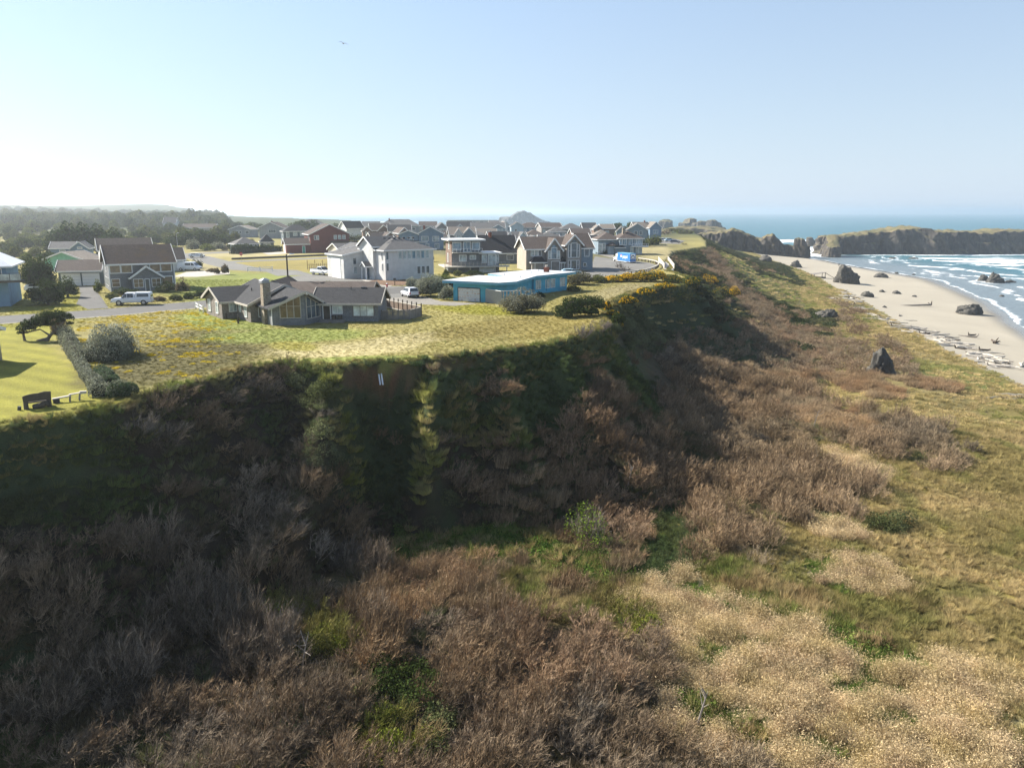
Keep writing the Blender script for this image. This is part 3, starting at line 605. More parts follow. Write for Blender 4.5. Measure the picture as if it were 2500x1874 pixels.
# ------------------------------------------------------------------ houses
def vol(root, x0, x1, y0, y1, e, rz, roof, wm, rm, oh=.45, z0=-.3, tr=None, th=.16):
    """one walled volume and its roof; local axes: x along the front, y into depth"""
    tr = tr or M['trim']; w = MB(); xm = (x0+x1)/2; ym = (y0+y1)/2
    if roof == 'gx':
        w.prism([(y0,z0),(y1,z0),(y1,e),(ym,rz),(y0,e)], lambda a,b:(x0,a,b), lambda a,b:(x1,a,b))
    elif roof == 'gy':
        w.prism([(x0,z0),(x1,z0),(x1,e),(xm,rz),(x0,e)][::-1], lambda a,b:(a,y0,b), lambda a,b:(a,y1,b))
    elif roof == 'shedx': w.prism([(x0,z0),(x1,z0),(x1,rz),(x0,e)][::-1], lambda a,b:(a,y0,b), lambda a,b:(a,y1,b))
    else: w.box(x0,x1,y0,y1,z0,e)
    w.build('wall', wm, root)
    r = MB(); t = MB(); u = .02
    if roof in ('gx', 'gy'):
        if roof == 'gx': a0,a1,b0,b1,c = y0,y1,x0-oh,x1+oh,ym; f = lambda a,b,z:(b,a,z)
        else: a0,a1,b0,b1,c = x0,x1,y0-oh,y1+oh,xm; f = lambda a,b,z:(a,b,z)
        s = (rz-e)/((a1-a0)/2); lo = e-s*oh
        for (ea, sg) in ((a0-oh, 1), (a1+oh, -1)):
            p = [f(ea,b0,lo+u), f(c,b0,rz+u), f(c,b1,rz+u), f(ea,b1,lo+u)]; q = [(v[0],v[1],v[2]+th) for v in p]
            r.hexa(p, q)
            for bb in (b0-.04, b1+.04):
                A = Vector(f(ea-sg*.02,bb,lo+u+th*.45)); B = Vector(f(c,bb,rz+u+th*.45)); t.beam(A, B, .08, th+.16)
            t.beam(f(ea-sg*.04,b0,lo+u+.04), f(ea-sg*.04,b1,lo+u+.04), .08, th+.1)
    elif roof == 'hip':
        L_ = (x1-x0); D_ = (y1-y0); h = min(L_, D_)/2; s = (rz-e)/h; lo = e-s*oh
        X0,X1,Y0,Y1 = x0-oh,x1+oh,y0-oh,y1+oh; hh = h+oh
        if L_ >= D_: R0 = (x0+h,ym,rz); R1 = (x1-h,ym,rz)
        else: R0 = (xm,y0+h,rz); R1 = (xm,y1-h,rz)
        c = [(X0,Y0,lo),(X1,Y0,lo),(X1,Y1,lo),(X0,Y1,lo)]; o = len(r.v); r.v += c+[R0, R1]+[(v[0],v[1],v[2]-th) for v in c]
        fs = [[0,1,5,4],[2,3,4,5],[3,0,4],[1,2,5]] if L_ >= D_ else [[0,1,4],[1,2,5,4],[2,3,5],[3,0,4,5]]
        fs += [[0,6,7,1],[1,7,8,2],[2,8,9,3],[3,9,6,0],[9,8,7,6]]; r.f += fs; r.mi += [0]*len(fs)
        for (p, q) in ((c[0],c[1]),(c[1],c[2]),(c[2],c[3]),(c[3],c[0])): t.beam((p[0],p[1],p[2]-th*.6), (q[0],q[1],q[2]-th*.6), .1, th+.08)
    elif roof == 'shedx':
        s = (rz-e)/(x1-x0); p = [(x0-oh,y0-oh,e-s*oh+u),(x1+oh,y0-oh,rz+s*oh+u),(x1+oh,y1+oh,rz+s*oh+u),(x0-oh,y1+oh,e-s*oh+u)]; r.hexa(p, [(v[0],v[1],v[2]+th) for v in p])
        for bb in (y0-oh-.04, y1+oh+.04): t.beam((x0-oh,bb,e-s*oh+u+th/2), (x1+oh,bb,rz+s*oh+u+th/2), .08, th+.14)
        t.beam((x0-oh-.04,y0-oh,e-s*oh+u+th/2), (x0-oh-.04,y1+oh,e-s*oh+u+th/2), .08, th+.14)
    elif roof == 'flat':
        r.box(x0-oh,x1+oh,y0-oh,y1+oh,e+u,e+u+max(rz-e, .2)); zz = e+u
        for (p, q) in (((x0-oh,y0-oh-.04),(x1+oh,y0-oh-.04)),((x0-oh,y1+oh+.04),(x1+oh,y1+oh+.04)),((x0-oh-.04,y0-oh),(x0-oh-.04,y1+oh)),((x1+oh+.04,y0-oh),(x1+oh+.04,y1+oh))): t.beam((*p,zz+.12), (*q,zz+.12), .08, .3)
    ro = r.build('roof', rm, root); t.build('roof_trim', tr, root); return ro
def win(root, face, V, a0, a1, z0, z1, nx=1, ny=1, g=None, fm=None, name='window', fw=.1):
    """window on a wall plane: V=(x0,x1,y0,y1) of the volume, a0..a1 metres along the wall"""
    g = g or M['glass']; fm = fm or M['trim']; x0,x1,y0,y1 = V
    if face == 'f': T = lambda a,o,z:(x0+a, y0-o, z)
    elif face == 'b': T = lambda a,o,z:(x1-a, y1+o, z)
    elif face == 'l': T = lambda a,o,z:(x0-o, y1-a, z)
    else: T = lambda a,o,z:(x1+o, y0+a, z)
    def bx(m, p0, p1, q0, q1, o0, o1):
        c = [T(p0,o0,q0),T(p1,o0,q0),T(p1,o1,q0),T(p0,o1,q0)]; d = [T(p0,o0,q1),T(p1,o0,q1),T(p1,o1,q1),T(p0,o1,q1)]; m.hexa(c, d)
    f = MB(); bx(f,a0-fw,a0,z0-fw,z1+fw,.002,.075); bx(f,a1,a1+fw,z0-fw,z1+fw,.002,.075); bx(f,a0,a1,z1,z1+fw,.002,.07); bx(f,a0,a1,z0-fw,z0,.002,.09)
    for i in range(1, nx): c = a0+(a1-a0)*i/nx; bx(f,c-.03,c+.03,z0,z1,.002,.055)
    for i in range(1, ny): c = z0+(z1-z0)*i/ny; bx(f,a0,a1,c-.025,c+.025,.002,.05)
    o = f.build(name, fm, root); p = MB(); bx(p,a0+.002,a1-.002,z0+.002,z1-.002,.004,.03); p.build('pane', g, o); return o
def door(root, face, V, a0, a1, z1, m, z0=0.0, panels=0, name='door', fm=None):
    x0,x1,y0,y1 = V
    T = {'f': lambda a,o,z:(x0+a,y0-o,z), 'l': lambda a,o,z:(x0-o,y1-a,z), 'r': lambda a,o,z:(x1+o,y0+a,z), 'b': lambda a,o,z:(x1-a,y1+o,z)}[face]
    def bx(mm,p0,p1,q0,q1,o0,o1): mm.hexa([T(p0,o0,q0),T(p1,o0,q0),T(p1,o1,q0),T(p0,o1,q0)],[T(p0,o0,q1),T(p1,o0,q1),T(p1,o1,q1),T(p0,o1,q1)])
    f = MB(); bx(f,a0-.12,a0,z0,z1+.12,.002,.07); bx(f,a1,a1+.12,z0,z1+.12,.002,.07); bx(f,a0,a1,z1,z1+.12,.002,.065); o = f.build(name, fm or M['trim'], root)
    n = max(panels, 1)
    for i in range(n):
        p = MB(); g = (z1-z0)/n; bx(p,a0+.005,a1-.005,z0+g*i+.012,z0+g*(i+1)-.012,.004,.04); p.build('panel' if panels else 'leaf', m, o)
    return o
def chimney(root, x, y, z0, z1, s=.7, m=None, cap=True):
    c = MB().box(x-s/2,x+s/2,y-s/2,y+s/2,z0,z1).build('chimney', m or CHIM, root)
    if cap: MB().box(x-s/2-.08,x+s/2+.08,y-s/2-.08,y+s/2+.08,z1+.002,z1+.12).box(x-s*.25,x+s*.25,y-s*.25,y+s*.25,z1+.122,z1+.35).build('cap', M['galv'], c)
    return c
def uv(yaw): return np.array([math.cos(yaw), math.sin(yaw)]), np.array([-math.sin(yaw), math.cos(yaw)])
def wfor(P, yaw, pxr, z=TOPZ):
    u, _ = uv(yaw); ws = np.arange(.5, 60, .05); px, _ = proj(P[0]+u[0]*ws, P[1]+u[1]*ws, np.full(ws.shape, z)); i = np.argmax(px >= pxr); return float(ws[i]) if px[i] >= pxr else 12.0
CHIM = shingle('red_brick', (.22,.07,.045), (.30,.11,.07), .25, .09)
STONE = shingle('chimney_stone', (.16,.12,.09), (.42,.36,.28), .3, .22)
R_MOSS = shingle('mossy_brown_shingle', (.050,.036,.030), (.095,.070,.058), .3, .17, moss=(.09,.06,.03)); R_DARK = shingle('charcoal_shingle', (.030,.031,.034), (.055,.055,.058), .3, .17)
R_GREY = shingle('grey_shingle', (.095,.092,.090), (.15,.145,.14), .3, .17); R_TAN = shingle('tan_shingle', (.17,.145,.12), (.25,.215,.18), .3, .17); R_BROWN = shingle('brown_shingle', (.072,.056,.048), (.125,.100,.086), .3, .17)
R_BLACK = shingle('black_shingle', (.016,.017,.020), (.030,.030,.034), .3, .17); R_WHITE = plain('white_membrane_roof', (.72,.73,.73), .6, .2, .14, .5)
CEDAR = shingle('silvered_cedar', (.17,.145,.125), (.30,.27,.245), .18, .16); CEDARB = shingle('brown_cedar', (.14,.095,.075), (.25,.18,.145), .18, .16); CEDARG = shingle('grey_cedar', (.15,.155,.16), (.25,.26,.27), .18, .16)
WL_WHITE = siding('white_lap_siding', (.66,.655,.63), .2); WL_CREAM = siding('cream_siding', (.60,.55,.46), .2); WL_TAN = siding('tan_siding', (.44,.385,.32), .2); WL_GREYT = siding('taupe_siding', (.30,.275,.25), .2)
WL_BLUE = siding('blue_lap_siding', (.16,.24,.33), .2); WL_SLATE = siding('slate_siding', (.085,.115,.135), .2); WL_LBLUE = siding('pale_blue_siding', (.42,.52,.58), .2); WL_GREY = siding('grey_siding', (.26,.28,.30), .2)
WL_TURQ = siding('turquoise_board_siding', (.09,.42,.60), .22); WL_TURQV = siding('turquoise_fascia', (.13,.36,.48), .3, 'X'); WL_RED = siding('dark_red_siding', (.17,.060,.055), .2); WL_GRB = siding('grey_blue_siding', (.21,.27,.32), .2)
WL_GREEN = siding('green_gable', (.22,.50,.36), .25); WL_BLUEV = siding('blue_upright_boards', (.17,.30,.42), .3, 'X')

def root_house(name, label, P, yaw, group=None, cat='house'): return empty(name, (P[0], P[1], TOPZ), yaw, label, cat, group)
Y37 = R(37)

# 1. cedar shingle house by the street
P = W(271.5,712.6); w = wfor(P, R(32), 429); r = root_house('shingle_house', 'two storey cedar shingle house with mossy roof and gabled porch behind the canopy pickup', P, R(32))
V = (0,w,0,9.5); vol(r,*V,5.0,7.9,'gx',CEDARG,R_MOSS,.5)
for a, b in ((.02,.165),(.19,.34),(.63,.78),(.80,.955)): win(r,'f',V,a*w,b*w,3.35,4.65,1,1,M['glass_amber'],None,fw=.16)
win(r,'f',V,.03*w,.14*w,.9,2.2,1,2,M['glass_amber']); win(r,'f',V,.80*w,.96*w,.7,2.3,1,1,M['glass_amber'],fw=.16)
for a in (1.6,3.6,6.4): win(r,'l',V,a,a+.9,.9,2.2,1,2,M['glass_light'])
win(r,'l',V,4.2,5.3,3.4,4.6,1,2,M['glass_light'])
for k in range(4): x = (0,w)[k%2]; y=(0,9.5)[k//2]; MB().box(x-.09,x+.09,y-.09,y+.09,-.2,4.9).build('corner_board', M['trim'], r)
V2 = (.31*w,.78*w,-1.5,-.01); vol(r,*V2,2.5,4.3,'gy',CEDARG,R_MOSS,.35); pw = V2[1]-V2[0]
win(r,'f',V2,.07*pw,.36*pw,.75,2.15,2,2,M['glass_amber']); win(r,'f',V2,.66*pw,.93*pw,.75,2.15,2,2,M['glass_amber']); door(r,'f',V2,.44*pw,.56*pw,2.1,M['glass'])
MB().box(V2[0]+.40*pw,V2[0]+.60*pw,-2.3,-1.52,-.3,-.05).box(V2[0]+.38*pw,V2[0]+.62*pw,-2.7,-2.302,-.3,-.17).build('step', M['concrete'], r)
# 2. white house behind it
P = at(243,610.6,TOPZ+5.3)[:2]; w = wfor(P, R(30), 369, TOPZ+5.3); r = root_house('white_house', 'two storey white house with long brown roof directly behind the cedar shingle house', P, R(30))
V = (0,w,0,8); vol(r,*V,5.3,7.7,'gx',WL_WHITE,R_BROWN,.5)
for a, b in ((.14,.21),(.23,.30),(.46,.58),(.74,.81),(.83,.90)): win(r,'f',V,a*w,b*w,3.8,4.85,1,1,M['glass_amber'])
P = at(375,634,TOPZ+2.8)[:2]; w = wfor(P, R(30), 448, TOPZ+2.8); r = root_house('garage', 'white garage with brown roof beside the parked white cargo van', P, R(30), None, 'garage'); V = (0,w,0,7); vol(r,*V,2.8,5.2,'gx',WL_WHITE,R_BROWN,.5)
for a in (.55,.95): MB().tube((a*w,-1.6,-.2),(a*w,-1.6,2.7),.08).build('post', M['trim'], r)
# 3. low garage house
P = W(146,699); w = wfor(P, R(20), 246); r = root_house('low_house', 'low dark grey house with white garage doors at the driveway end', P, R(20)); V = (0,w,0,8); vol(r,*V,2.9,4.6,'gx',WL_SLATE,R_BROWN,.5)
door(r,'f',V,.5,3.6,2.3,M['white'],0,4,'garage_door'); door(r,'f',V,4.1,6.9,2.3,M['white'],0,4,'garage_door')
for a in (.7,1.75,2.75,4.4,5.5): win(r,'f',V,a,a+.8,1.72,2.15,1,1,M['glass'],fw=.04)
# 4. blue house with name board
P = at(122,606.5,TOPZ+3.2)[:2]; w = wfor(P, R(18), 216, TOPZ+3.2); r = root_house('blue_house', 'single storey blue house with front gable and white name board over its window', P, R(18)); V = (0,w*.6,0,8); vol(r,*V,3.2,4.9,'gx',WL_BLUE,R_GREY,.4)
win(r,'f',V,.24*w,.38*w,1.2,2.6,1,1,M['glass_light']); V = (.55*w,w,-1.2,7); vol(r,*V,3.2,5.0,'gy',WL_BLUE,R_GREY,.4); gw = .45*w; win(r,'f',V,.3*gw,.78*gw,.9,2.5,2,2,M['glass_light'])
for a in (.18,.82): MB().box(V[0]+a*gw-.2,V[0]+a*gw+.2,V[2]-.06,V[2]-.003,.9,2.5).build('shutter', WL_SLATE, r)
nb = MB().box(V[0]+.38*gw,V[0]+.68*gw,V[2]-.08,V[2]-.003,2.95,3.6).build('name_board', M['trim'], r); q = MB()
for k in range(6): q.box(V[0]+(.42+.038*k)*gw,V[0]+(.445+.038*k)*gw,V[2]-.1,V[2]-.082,3.15,3.4)
q.build('lettering', M['darkmetal'], nb)
# 5. mint gabled house, 6. small house up the hill, and grey roofs between
P = at(108,634,TOPZ+2.6)[:2]; w = wfor(P, R(-8), 204, TOPZ+2.6); r = root_house('mint_gable_house', 'low house with mint green gable and tan roof in front of the blue house', P, R(-8)); V = (0,w,0,7); vol(r,*V,2.6,4.4,'gy',WL_GREEN,R_TAN,.5,tr=M['trim']); win(r,'f',V,.6*w,.75*w,.8,2.0,2,1,M['glass_light']); door(r,'f',V,.82*w,.95*w,2.1,M['white'])
P = at(195,578,TOPZ+4.8)[:2]; w = wfor(P, R(25), 247, TOPZ+4.8); r = root_house('hill_house', 'small pale house with tan roof below the tall dark cypress trees', P, R(25)); V = (0,w,0,7); vol(r,*V,4.8,6.6,'gx',WL_LBLUE,R_TAN,.4)
for a in (.15,.3,.55,.7): win(r,'f',V,a*w,(a+.12)*w,2.6,4.2,1,1,M['glass'])
P = at(196,660,TOPZ+2.4)[:2]; w = wfor(P, R(20), 240, TOPZ+2.4); r = root_house('shed', 'low grey roofed shed between the mint gable and the cedar shingle house', P, R(20), None, 'shed'); vol(r,0,w,0,6,2.4,3.7,'gx',WL_CREAM,R_GREY,.3)
# 7. blue house cut by the left edge
P = W(-75,752); r = root_house('balcony_house', 'blue upright board house with white roof, arched windows and glass railed balcony', P, R(24)); w = 5.3; V = (0,w,0,11)
vol(r,*V,6.6,8.2,'hip',WL_BLUEV,R_WHITE,.9); door(r,'f',V,w-4.9,w-1.9,3.3,M['white'],0,5,'garage_door')
dk = MB().box(.2,w+2.2,-2.2,-.01,3.7,3.98).build('balcony', M['wood_dark'], r); MB().box(.3,w+2.1,-2.18,-2.13,4.05,4.95).build('glass_rail', M['glass_light'], dk)
for k in range(6): x = .3+k*(w+1.8)/5; MB().box(x-.04,x+.04,-2.26,-2.18,3.98,5.05).build('rail_post', M['darkmetal'], dk)
MB().box(.2,w+2.2,-2.25,-2.19,5.05,5.12).build('handrail', M['darkmetal'], dk)
for k in range(2):
    a = w-1.2-k*2.0; o = win(r,'f',V,a-.55,a+.55,4.3,5.6,2,1,M['glass_blue']); q = MB(); pts = [(a+.62*math.cos(t), 5.6+.45*math.sin(t)) for t in np.linspace(0, math.pi, 9)]; q.prism(pts, lambda p,z:(p,-.003,z), lambda p,z:(p,-.06,z)); q.build('arch', M['trim'], o)
# 8. near cottage whose roof corner enters at the left
P = at(-150,880,TOPZ)[:2]; r = root_house('cottage', 'roof corner with white edge at the left border above the mown lawn', (-63.4,66.5), R(-6)); vol(r,0,13.2,0,9,3.0,4.6,'gx',WL_GREYT,R_BROWN,.4)

# 9. ranch house
r = empty('ranch_house', (-33.7, 99.9, TOPZ), Y37, 'low rambling shingle house with stone chimney and big pointed window wall', 'house')
def loc(x, y, yaw=Y37, o=(-33.7, 99.9)):
    dx, dy = x-o[0], y-o[1]; return dx*math.cos(yaw)+dy*math.sin(yaw), -dx*math.sin(yaw)+dy*math.cos(yaw)
V = (0,9.2,0,10.5); vol(r,*V,2.35,4.5,'gy',CEDAR,R_DARK,.4,tr=M['wood_pale']); win(r,'f',V,1.1,2.7,.7,2.0,1,1,M['glass_amber']); win(r,'l',V,8.3,9.1,.6,2.0,2,2,M['glass_light'])
win(r,'l',V,6.2,6.9,1.1,2.0,1,1,M['glass_light'])
lx, ly = loc(-38.5,103); VL = (lx,lx+7.2,ly,ly+7.1); vol(r,*VL,2.35,3.85,'gx',CEDAR,R_DARK,.45,tr=M['wood_pale']); win(r,'l',VL,1.2,2.1,.7,2.1,1,2,M['glass_light'],fw=.14); win(r,'l',VL,4.6,5.5,.7,2.1,1,2,M['glass_light'],fw=.14); win(r,'f',VL,1.0,1.9,1.0,2.0,2,1,M['glass_light'])
# pointed front room
px_, py_ = loc(-30.2,97.3); pw = 6.9; pr = 2.3; m = px_+pw/2; E, RZ = 2.3, 4.15
q = MB(); q.prism([(px_,py_),(m,py_-pr),(px_+pw,py_),(px_+pw,py_+6),(px_,py_+6)], lambda a,b:(a,b,-.3), lambda a,b:(a,b,E)); q.build('wall', CEDARG, r)
q = MB(); q.poly([(px_,py_,E),(m,py_-pr,E),(m,py_-pr,RZ)]).poly([(m,py_-pr,E),(px_+pw,py_,E),(m,py_-pr,RZ)]); q.build('gable_wall', CEDARG, r)
oh = .55; s = (RZ-E)/(pw/2); q = MB()
for sg in (-1, 1):
    ea = m+sg*(pw/2+oh); lo = E-s*oh; p = [(ea,py_-.35,lo),(m,py_-pr-.8,RZ),(m,py_+5,RZ),(ea,py_+5,lo)]; q.hexa([(a,b,z+.02) for a,b,z in p], [(a,b,z+.2) for a,b,z in p])
q.build('roof', R_DARK, r); q = MB()
for sg in (-1, 1): ea = m+sg*(pw/2+oh); q.beam((ea,py_-.4,E-s*oh+.1),(m,py_-pr-.85,RZ+.1),.08,.3)
q.beam((m,py_-pr-1.1,RZ-.12),(m,py_-pr+.2,RZ-.12),.16,.26); q.build('roof_trim', M['wood_pale'], r)
def facewin(A, B, t0, t1, za, zbA, zbB, nx, mat_, nm='picture_window'):
    """tall window on the slanted wall A-B with a top that follows the roof"""
    A = np.array(A); B = np.array(B); d = B-A; n = np.array([d[1], -d[0]]); n = n/np.linalg.norm(n); T = lambda t,o,z: (*(A+d*t+n*o), z)
    f = MB(); top = lambda t: zbA+(zbB-zbA)*(t-t0)/(t1-t0)
    for i in range(nx+1): t = t0+(t1-t0)*i/nx; f.beam(T(t,.04,za), T(t,.04,top(t)), .09)
    f.beam(T(t0,.045,za), T(t1,.045,za), .09); f.beam(T(t0,.045,top(t0)), T(t1,.045,top(t1)), .09); zm = za+(min(zbA, zbB)-za)*.98; f.beam(T(t0,.042,zm-.05), T(t1,.042,zm-.05), .06)
    o = f.build(nm, M['wood_pale'], r)
    for i in range(nx):
        a, b = t0+(t1-t0)*i/nx, t0+(t1-t0)*(i+1)/nx; p = MB(); p.hexa([T(a,.004,za),T(b,.004,za),T(b,.03,za),T(a,.03,za)],[T(a,.004,top(a)),T(b,.004,top(b)),T(b,.03,top(b)),T(a,.03,top(a))]); p.build('pane', mat_, o)
facewin((px_,py_), (m,py_-pr), .26, .88, .95, 2.5, 3.75, 3, M['glass_amber']); facewin((m,py_-pr), (px_+pw,py_), .08, .80, .75, 3.65, 2.35, 3, M['glass'])
cx, cy_ = loc(-31.3,99.0); c = MB().hexa([(cx-.55,cy_-.5,-.3),(cx+.55,cy_-.5,-.3),(cx+.55,cy_+.5,-.3),(cx-.55,cy_+.5,-.3)],[(cx-.48,cy_-.45,5.2),(cx+.48,cy_-.45,5.2),(cx+.48,cy_+.45,5.2),(cx-.48,cy_+.45,5.2)]).build('chimney', STONE, r)
MB().box(cx-.6,cx+.6,cy_-.55,cy_+.55,5.202,5.32).box(cx-.42,cx+.42,cy_-.4,cy_+.4,5.322,5.5).hexa([(cx-.62,cy_-.57,5.502),(cx+.62,cy_-.57,5.502),(cx+.62,cy_+.57,5.502),(cx-.62,cy_+.57,5.502)],[(cx-.15,cy_-.15,5.78),(cx+.15,cy_-.15,5.78),(cx+.15,cy_+.15,5.78),(cx-.15,cy_+.15,5.78)]).build('chimney_cap', M['galv'], c)
for (vx, vy, vz) in ((2.2,5.5,3.5),(1.6,8.2,3.3)): MB().tube((vx,vy,vz),(vx,vy,vz+.45),.07).build('vent_pipe', M['darkmetal'], r)
MB().box(px_-.04,px_+.06,py_-.1,py_,0,2.2).build('downpipe', M['trim'], r)
r2 = empty('ranch_wing', (-25.6, 100.8, TOPZ), 0, 'right wing of the low shingle house with three pane window and entry steps', 'house wing')
V = (0,8.2,0,7); vol(r2,*V,2.45,3.95,'gx',CEDARG,R_DARK,.5,tr=M['wood_pale']); win(r2,'f',V,5.0,7.6,.75,2.05,3,1,M['curtain'],M['wood_grey']); win(r2,'f',V,2.35,3.5,1.1,2.0,2,1,M['curtain']); door(r2,'f',V,1.1,1.95,2.05,M['wood_dark'])
for k in range(3): MB().box(.7-.1*k,3.9+.1*k,-.75-.32*k,-.44-.32*k if k else -.01,-.3,.34-.16*k).build('step', M['wood_grey'], r2)
MB().box(2.2,2.7,-.5,-.03,.36,.85).box(3.0,3.5,-.5,-.03,.36,.85).build('porch_seat', M['wood_dark'], r2)
V = (-9.5,4.6,14,21.5); vol(r2,*V,2.3,3.5,'gx',CEDAR,R_BROWN,.4,tr=M['wood_grey']); V = (-11.5,-6.5,13,20); vol(r2,*V,2.4,4.1,'gy',CEDAR,R_BROWN,.4,tr=M['wood_grey'])
MB().tube((4.2,3.0,3.85),(4.2,3.0,4.25),.06).build('vent_pipe', M['darkmetal'], r2); MB().box(4.6+.9,4.6+1.5,3.2,3.7,3.9,4.2).build('roof_vent', M['darkmetal'], r2)

# 10. large white house
P = W(942,685); w = wfor(P, Y37, 1059); r = root_house('tall_white_house', 'tall white house with grey roof and seven upstairs windows in a row', P, Y37)
V = (0,w,0,11); vol(r,*V,6.4,8.6,'hip',WL_LBLUE if False else WL_WHITE,R_GREY,.5)
for k in range(7): a = (.30+.094*k)*w; win(r,'f',V,a-.36,a+.36,4.35,5.85,1,1,M['glass_light'] if k not in (3,5) else M['glass_blue'],fw=.08)
for k in range(3): a = (.68+.095*k)*w; win(r,'f',V,a-.36,a+.36,1.1,2.6,1,1,M['glass'],fw=.09)
for z in (4.3,2.0): win(r,'f',V,.25,.75,z,z+1.5,1,1,M['glass'],fw=.06); win(r,'l',V,9.6,9.95,z,z+1.4,1,1,M['glass'],fw=.06)
MB().box(.95,1.02,-.05,-.003,-.2,6.3).build('corner_board', M['trim'], r)
win(r,'l',V,4.6,5.0,4.9,5.6,1,1,M['glass'],fw=.06); win(r,'l',V,5.5,5.9,4.9,5.6,1,1,M['glass'],fw=.06)
V3 = (-.6,5.5,4.2,10.5); vol(r,*V3,6.9,8.7,'gx',WL_WHITE,R_GREY,.45)
door(r,'l',(-.62,w,4.2,10.5),3.4,4.6,2.3,M['glass']); vol(r,-2.0,-.61,5.0,7.2,2.7,3.5,'gx',WL_WHITE,R_GREY,.2,z0=2.55)
for y in (5.1,7.1): MB().box(-2.0,-1.75,y-.12,y+.12,-.2,2.55).build('porch_column', M['white'], r)
V4 = (-5.0,2.5,9.2,17.5); vol(r,*V4,4.9,6.3,'shedx',WL_WHITE,R_GREY,.35); door(r,'l',V4,2.3,6.6,4.2,M['white'],0,6,'garage_door'); win(r,'f',V4,2.2,2.9,3.0,4.3,1,1,M['glass'],fw=.07); win(r,'f',V4,2.3,3.0,1.0,2.4,1,1,M['glass_light'],fw=.07)
for k in range(7): x = 2.2+(w-4.6)*k/6; MB().box(x,x+.5,4.6,5.0,8.25,8.62).build('roof_vent', M['darkmetal'], r)
# 11. cream house behind it
P = at(851,612,TOPZ+3.0)[:2]; r = root_house('cream_house', 'cream bungalow with front gable right behind the tall white house', P, Y37); w = 9; V = (0,w,0,7); vol(r,*V,3.0,4.9,'gy',WL_CREAM,R_GREY,.45); vol(r,.4,w,7,15,2.9,4.6,'gx',WL_CREAM,R_GREY,.4)
win(r,'l',V,2,2.6,.9,1.6); win(r,'l',V,4.2,4.6,.2,1.6); win(r,'l',V,5.4,5.8,.2,1.6)
# 12. dark red house and garage
P = W(699.7,618.5); w = wfor(P, R(24), 775); r = root_house('dark_red_house', 'dark red house with high brown gable roof, long garage wing and green side door', P, R(24)); V = (0,w,0,7); vol(r,*V,3.1,4.9,'gx',WL_RED,R_BROWN,.45)
door(r,'l',V,1.2,4.8,2.7,M['white'],0,5,'garage_door'); door(r,'f',V,.52*w,.60*w,2.3,plain('green_door', (.08,.30,.22), .5, .3, .1)); win(r,'f',V,w+.8,w+1.9,1.0,2.0,1,1,M['glass_light'])
V = (w*.78,w*.78+13.5,-.6,12); vol(r,*V,6.4,9.6,'gy',WL_RED,R_BROWN,.6)
for k in range(3): win(r,'f',V,8.2+1.5*k,9.1+1.5*k,4.6,5.9,1,2,M['glass_light'])
win(r,'f',V,1.4,2.0,4.5,5.9); win(r,'f',V,2.3,2.9,4.5,5.9,1,1,M['glass_light']); win(r,'l',V,8.5,11,4.3,5.6,3,1)
dk = MB().box(V[0]+6.5,V[0]+16,-2.6,-.62,2.9,3.1).build('deck', M['wood_dark'], r); MB().box(V[0]+6.5,V[0]+16,-2.6,-2.5,3.102,4.0).build('railing', M['wood_dark'], dk)
for k in range(4): MB().box(V[0]+6.6+3.1*k,V[0]+6.8+3.1*k,-2.5,-2.3,-.2,2.9).build('deck_post', M['wood_dark'], dk)
# 13. slate houses
def simple(name, label, pe, e, yaw, pr, d, rz, roof, wm, rm, wins=(), oh=.45, ht=None, chim=None, side=(), gabs=(), group=None, g=None, extra=None):
    """a house located by its front left eave corner"""
    P = at(pe[0], pe[1], TOPZ+e)[:2]; w = wfor(P, yaw, pr, TOPZ+e); r = root_house(name, label, P, yaw, group); V = (0,w,0,d); vol(r,*V,e,rz,roof,wm,rm,oh)
    for (a, b, z0, z1, nx, ny) in wins: win(r,'f',V,a*w,b*w,z0,z1,nx,ny,g or M['glass'],fw=.12)
    for (a, b, z0, z1) in side: win(r,'l',V,a*d,b*d,z0,z1,1,1,g or M['glass'],fw=.12)
    for (a, b, ee, rr, pj, gm, ws) in gabs:
        G = (a*w,b*w,-pj,d*.5); vol(r,*G,ee,rr,'gy',gm,rm,.35); gw = (b-a)*w
        for (p, q_, z0, z1, nx, ny) in ws: win(r,'f',G,p*gw,q_*gw,z0,z1,nx,ny,g or M['glass_light'],fw=.1)
    if chim: chimney(r, chim[0]*w, chim[1]*d, e-.5, rz+chim[2])
    return r, w
up2 = lambda n, z0=3.2, z1=4.5: [((i+.28)/n, (i+.72)/n, z0, z1, 2, 1) for i in range(n)]
simple('slate_cottage', 'low slate blue hip roofed house with pale garage door behind a clipped hedge', (576,594.3), 2.9, R(35), 632, 8, 5.0, 'hip', WL_SLATE, R_GREY, [(.5,.72,1.0,2.1,2,1),(.78,.92,1.1,2.1,1,1)], side=[(.2,.8,.1,2.3)], g=M['glass_light'])
simple('slate_bungalow', 'low slate bungalow with dark hip roof between the garage cottage and the dark red garage', (636,588), 3.0, R(20), 668, 8, 5.4, 'hip', WL_SLATE, R_DARK, [(.25,.45,.9,2.1,2,1),(.55,.7,.9,2.1,1,1)], g=M['glass_light'])
simple('slate_hip_house', 'two storey dark slate house with hip roof and white framed upstairs windows', (692,563.4), 5.6, R(24), 757, 9, 8.2, 'hip', WL_SLATE, R_DARK, [(.10,.20,2.6,5.0,1,2),(.36,.5,3.4,4.9,1,1),(.62,.76,3.4,4.9,1,1),(.84,.97,3.4,4.9,1,1)], side=[(.5,.65,3.6,4.6)], g=M['glass_light'])
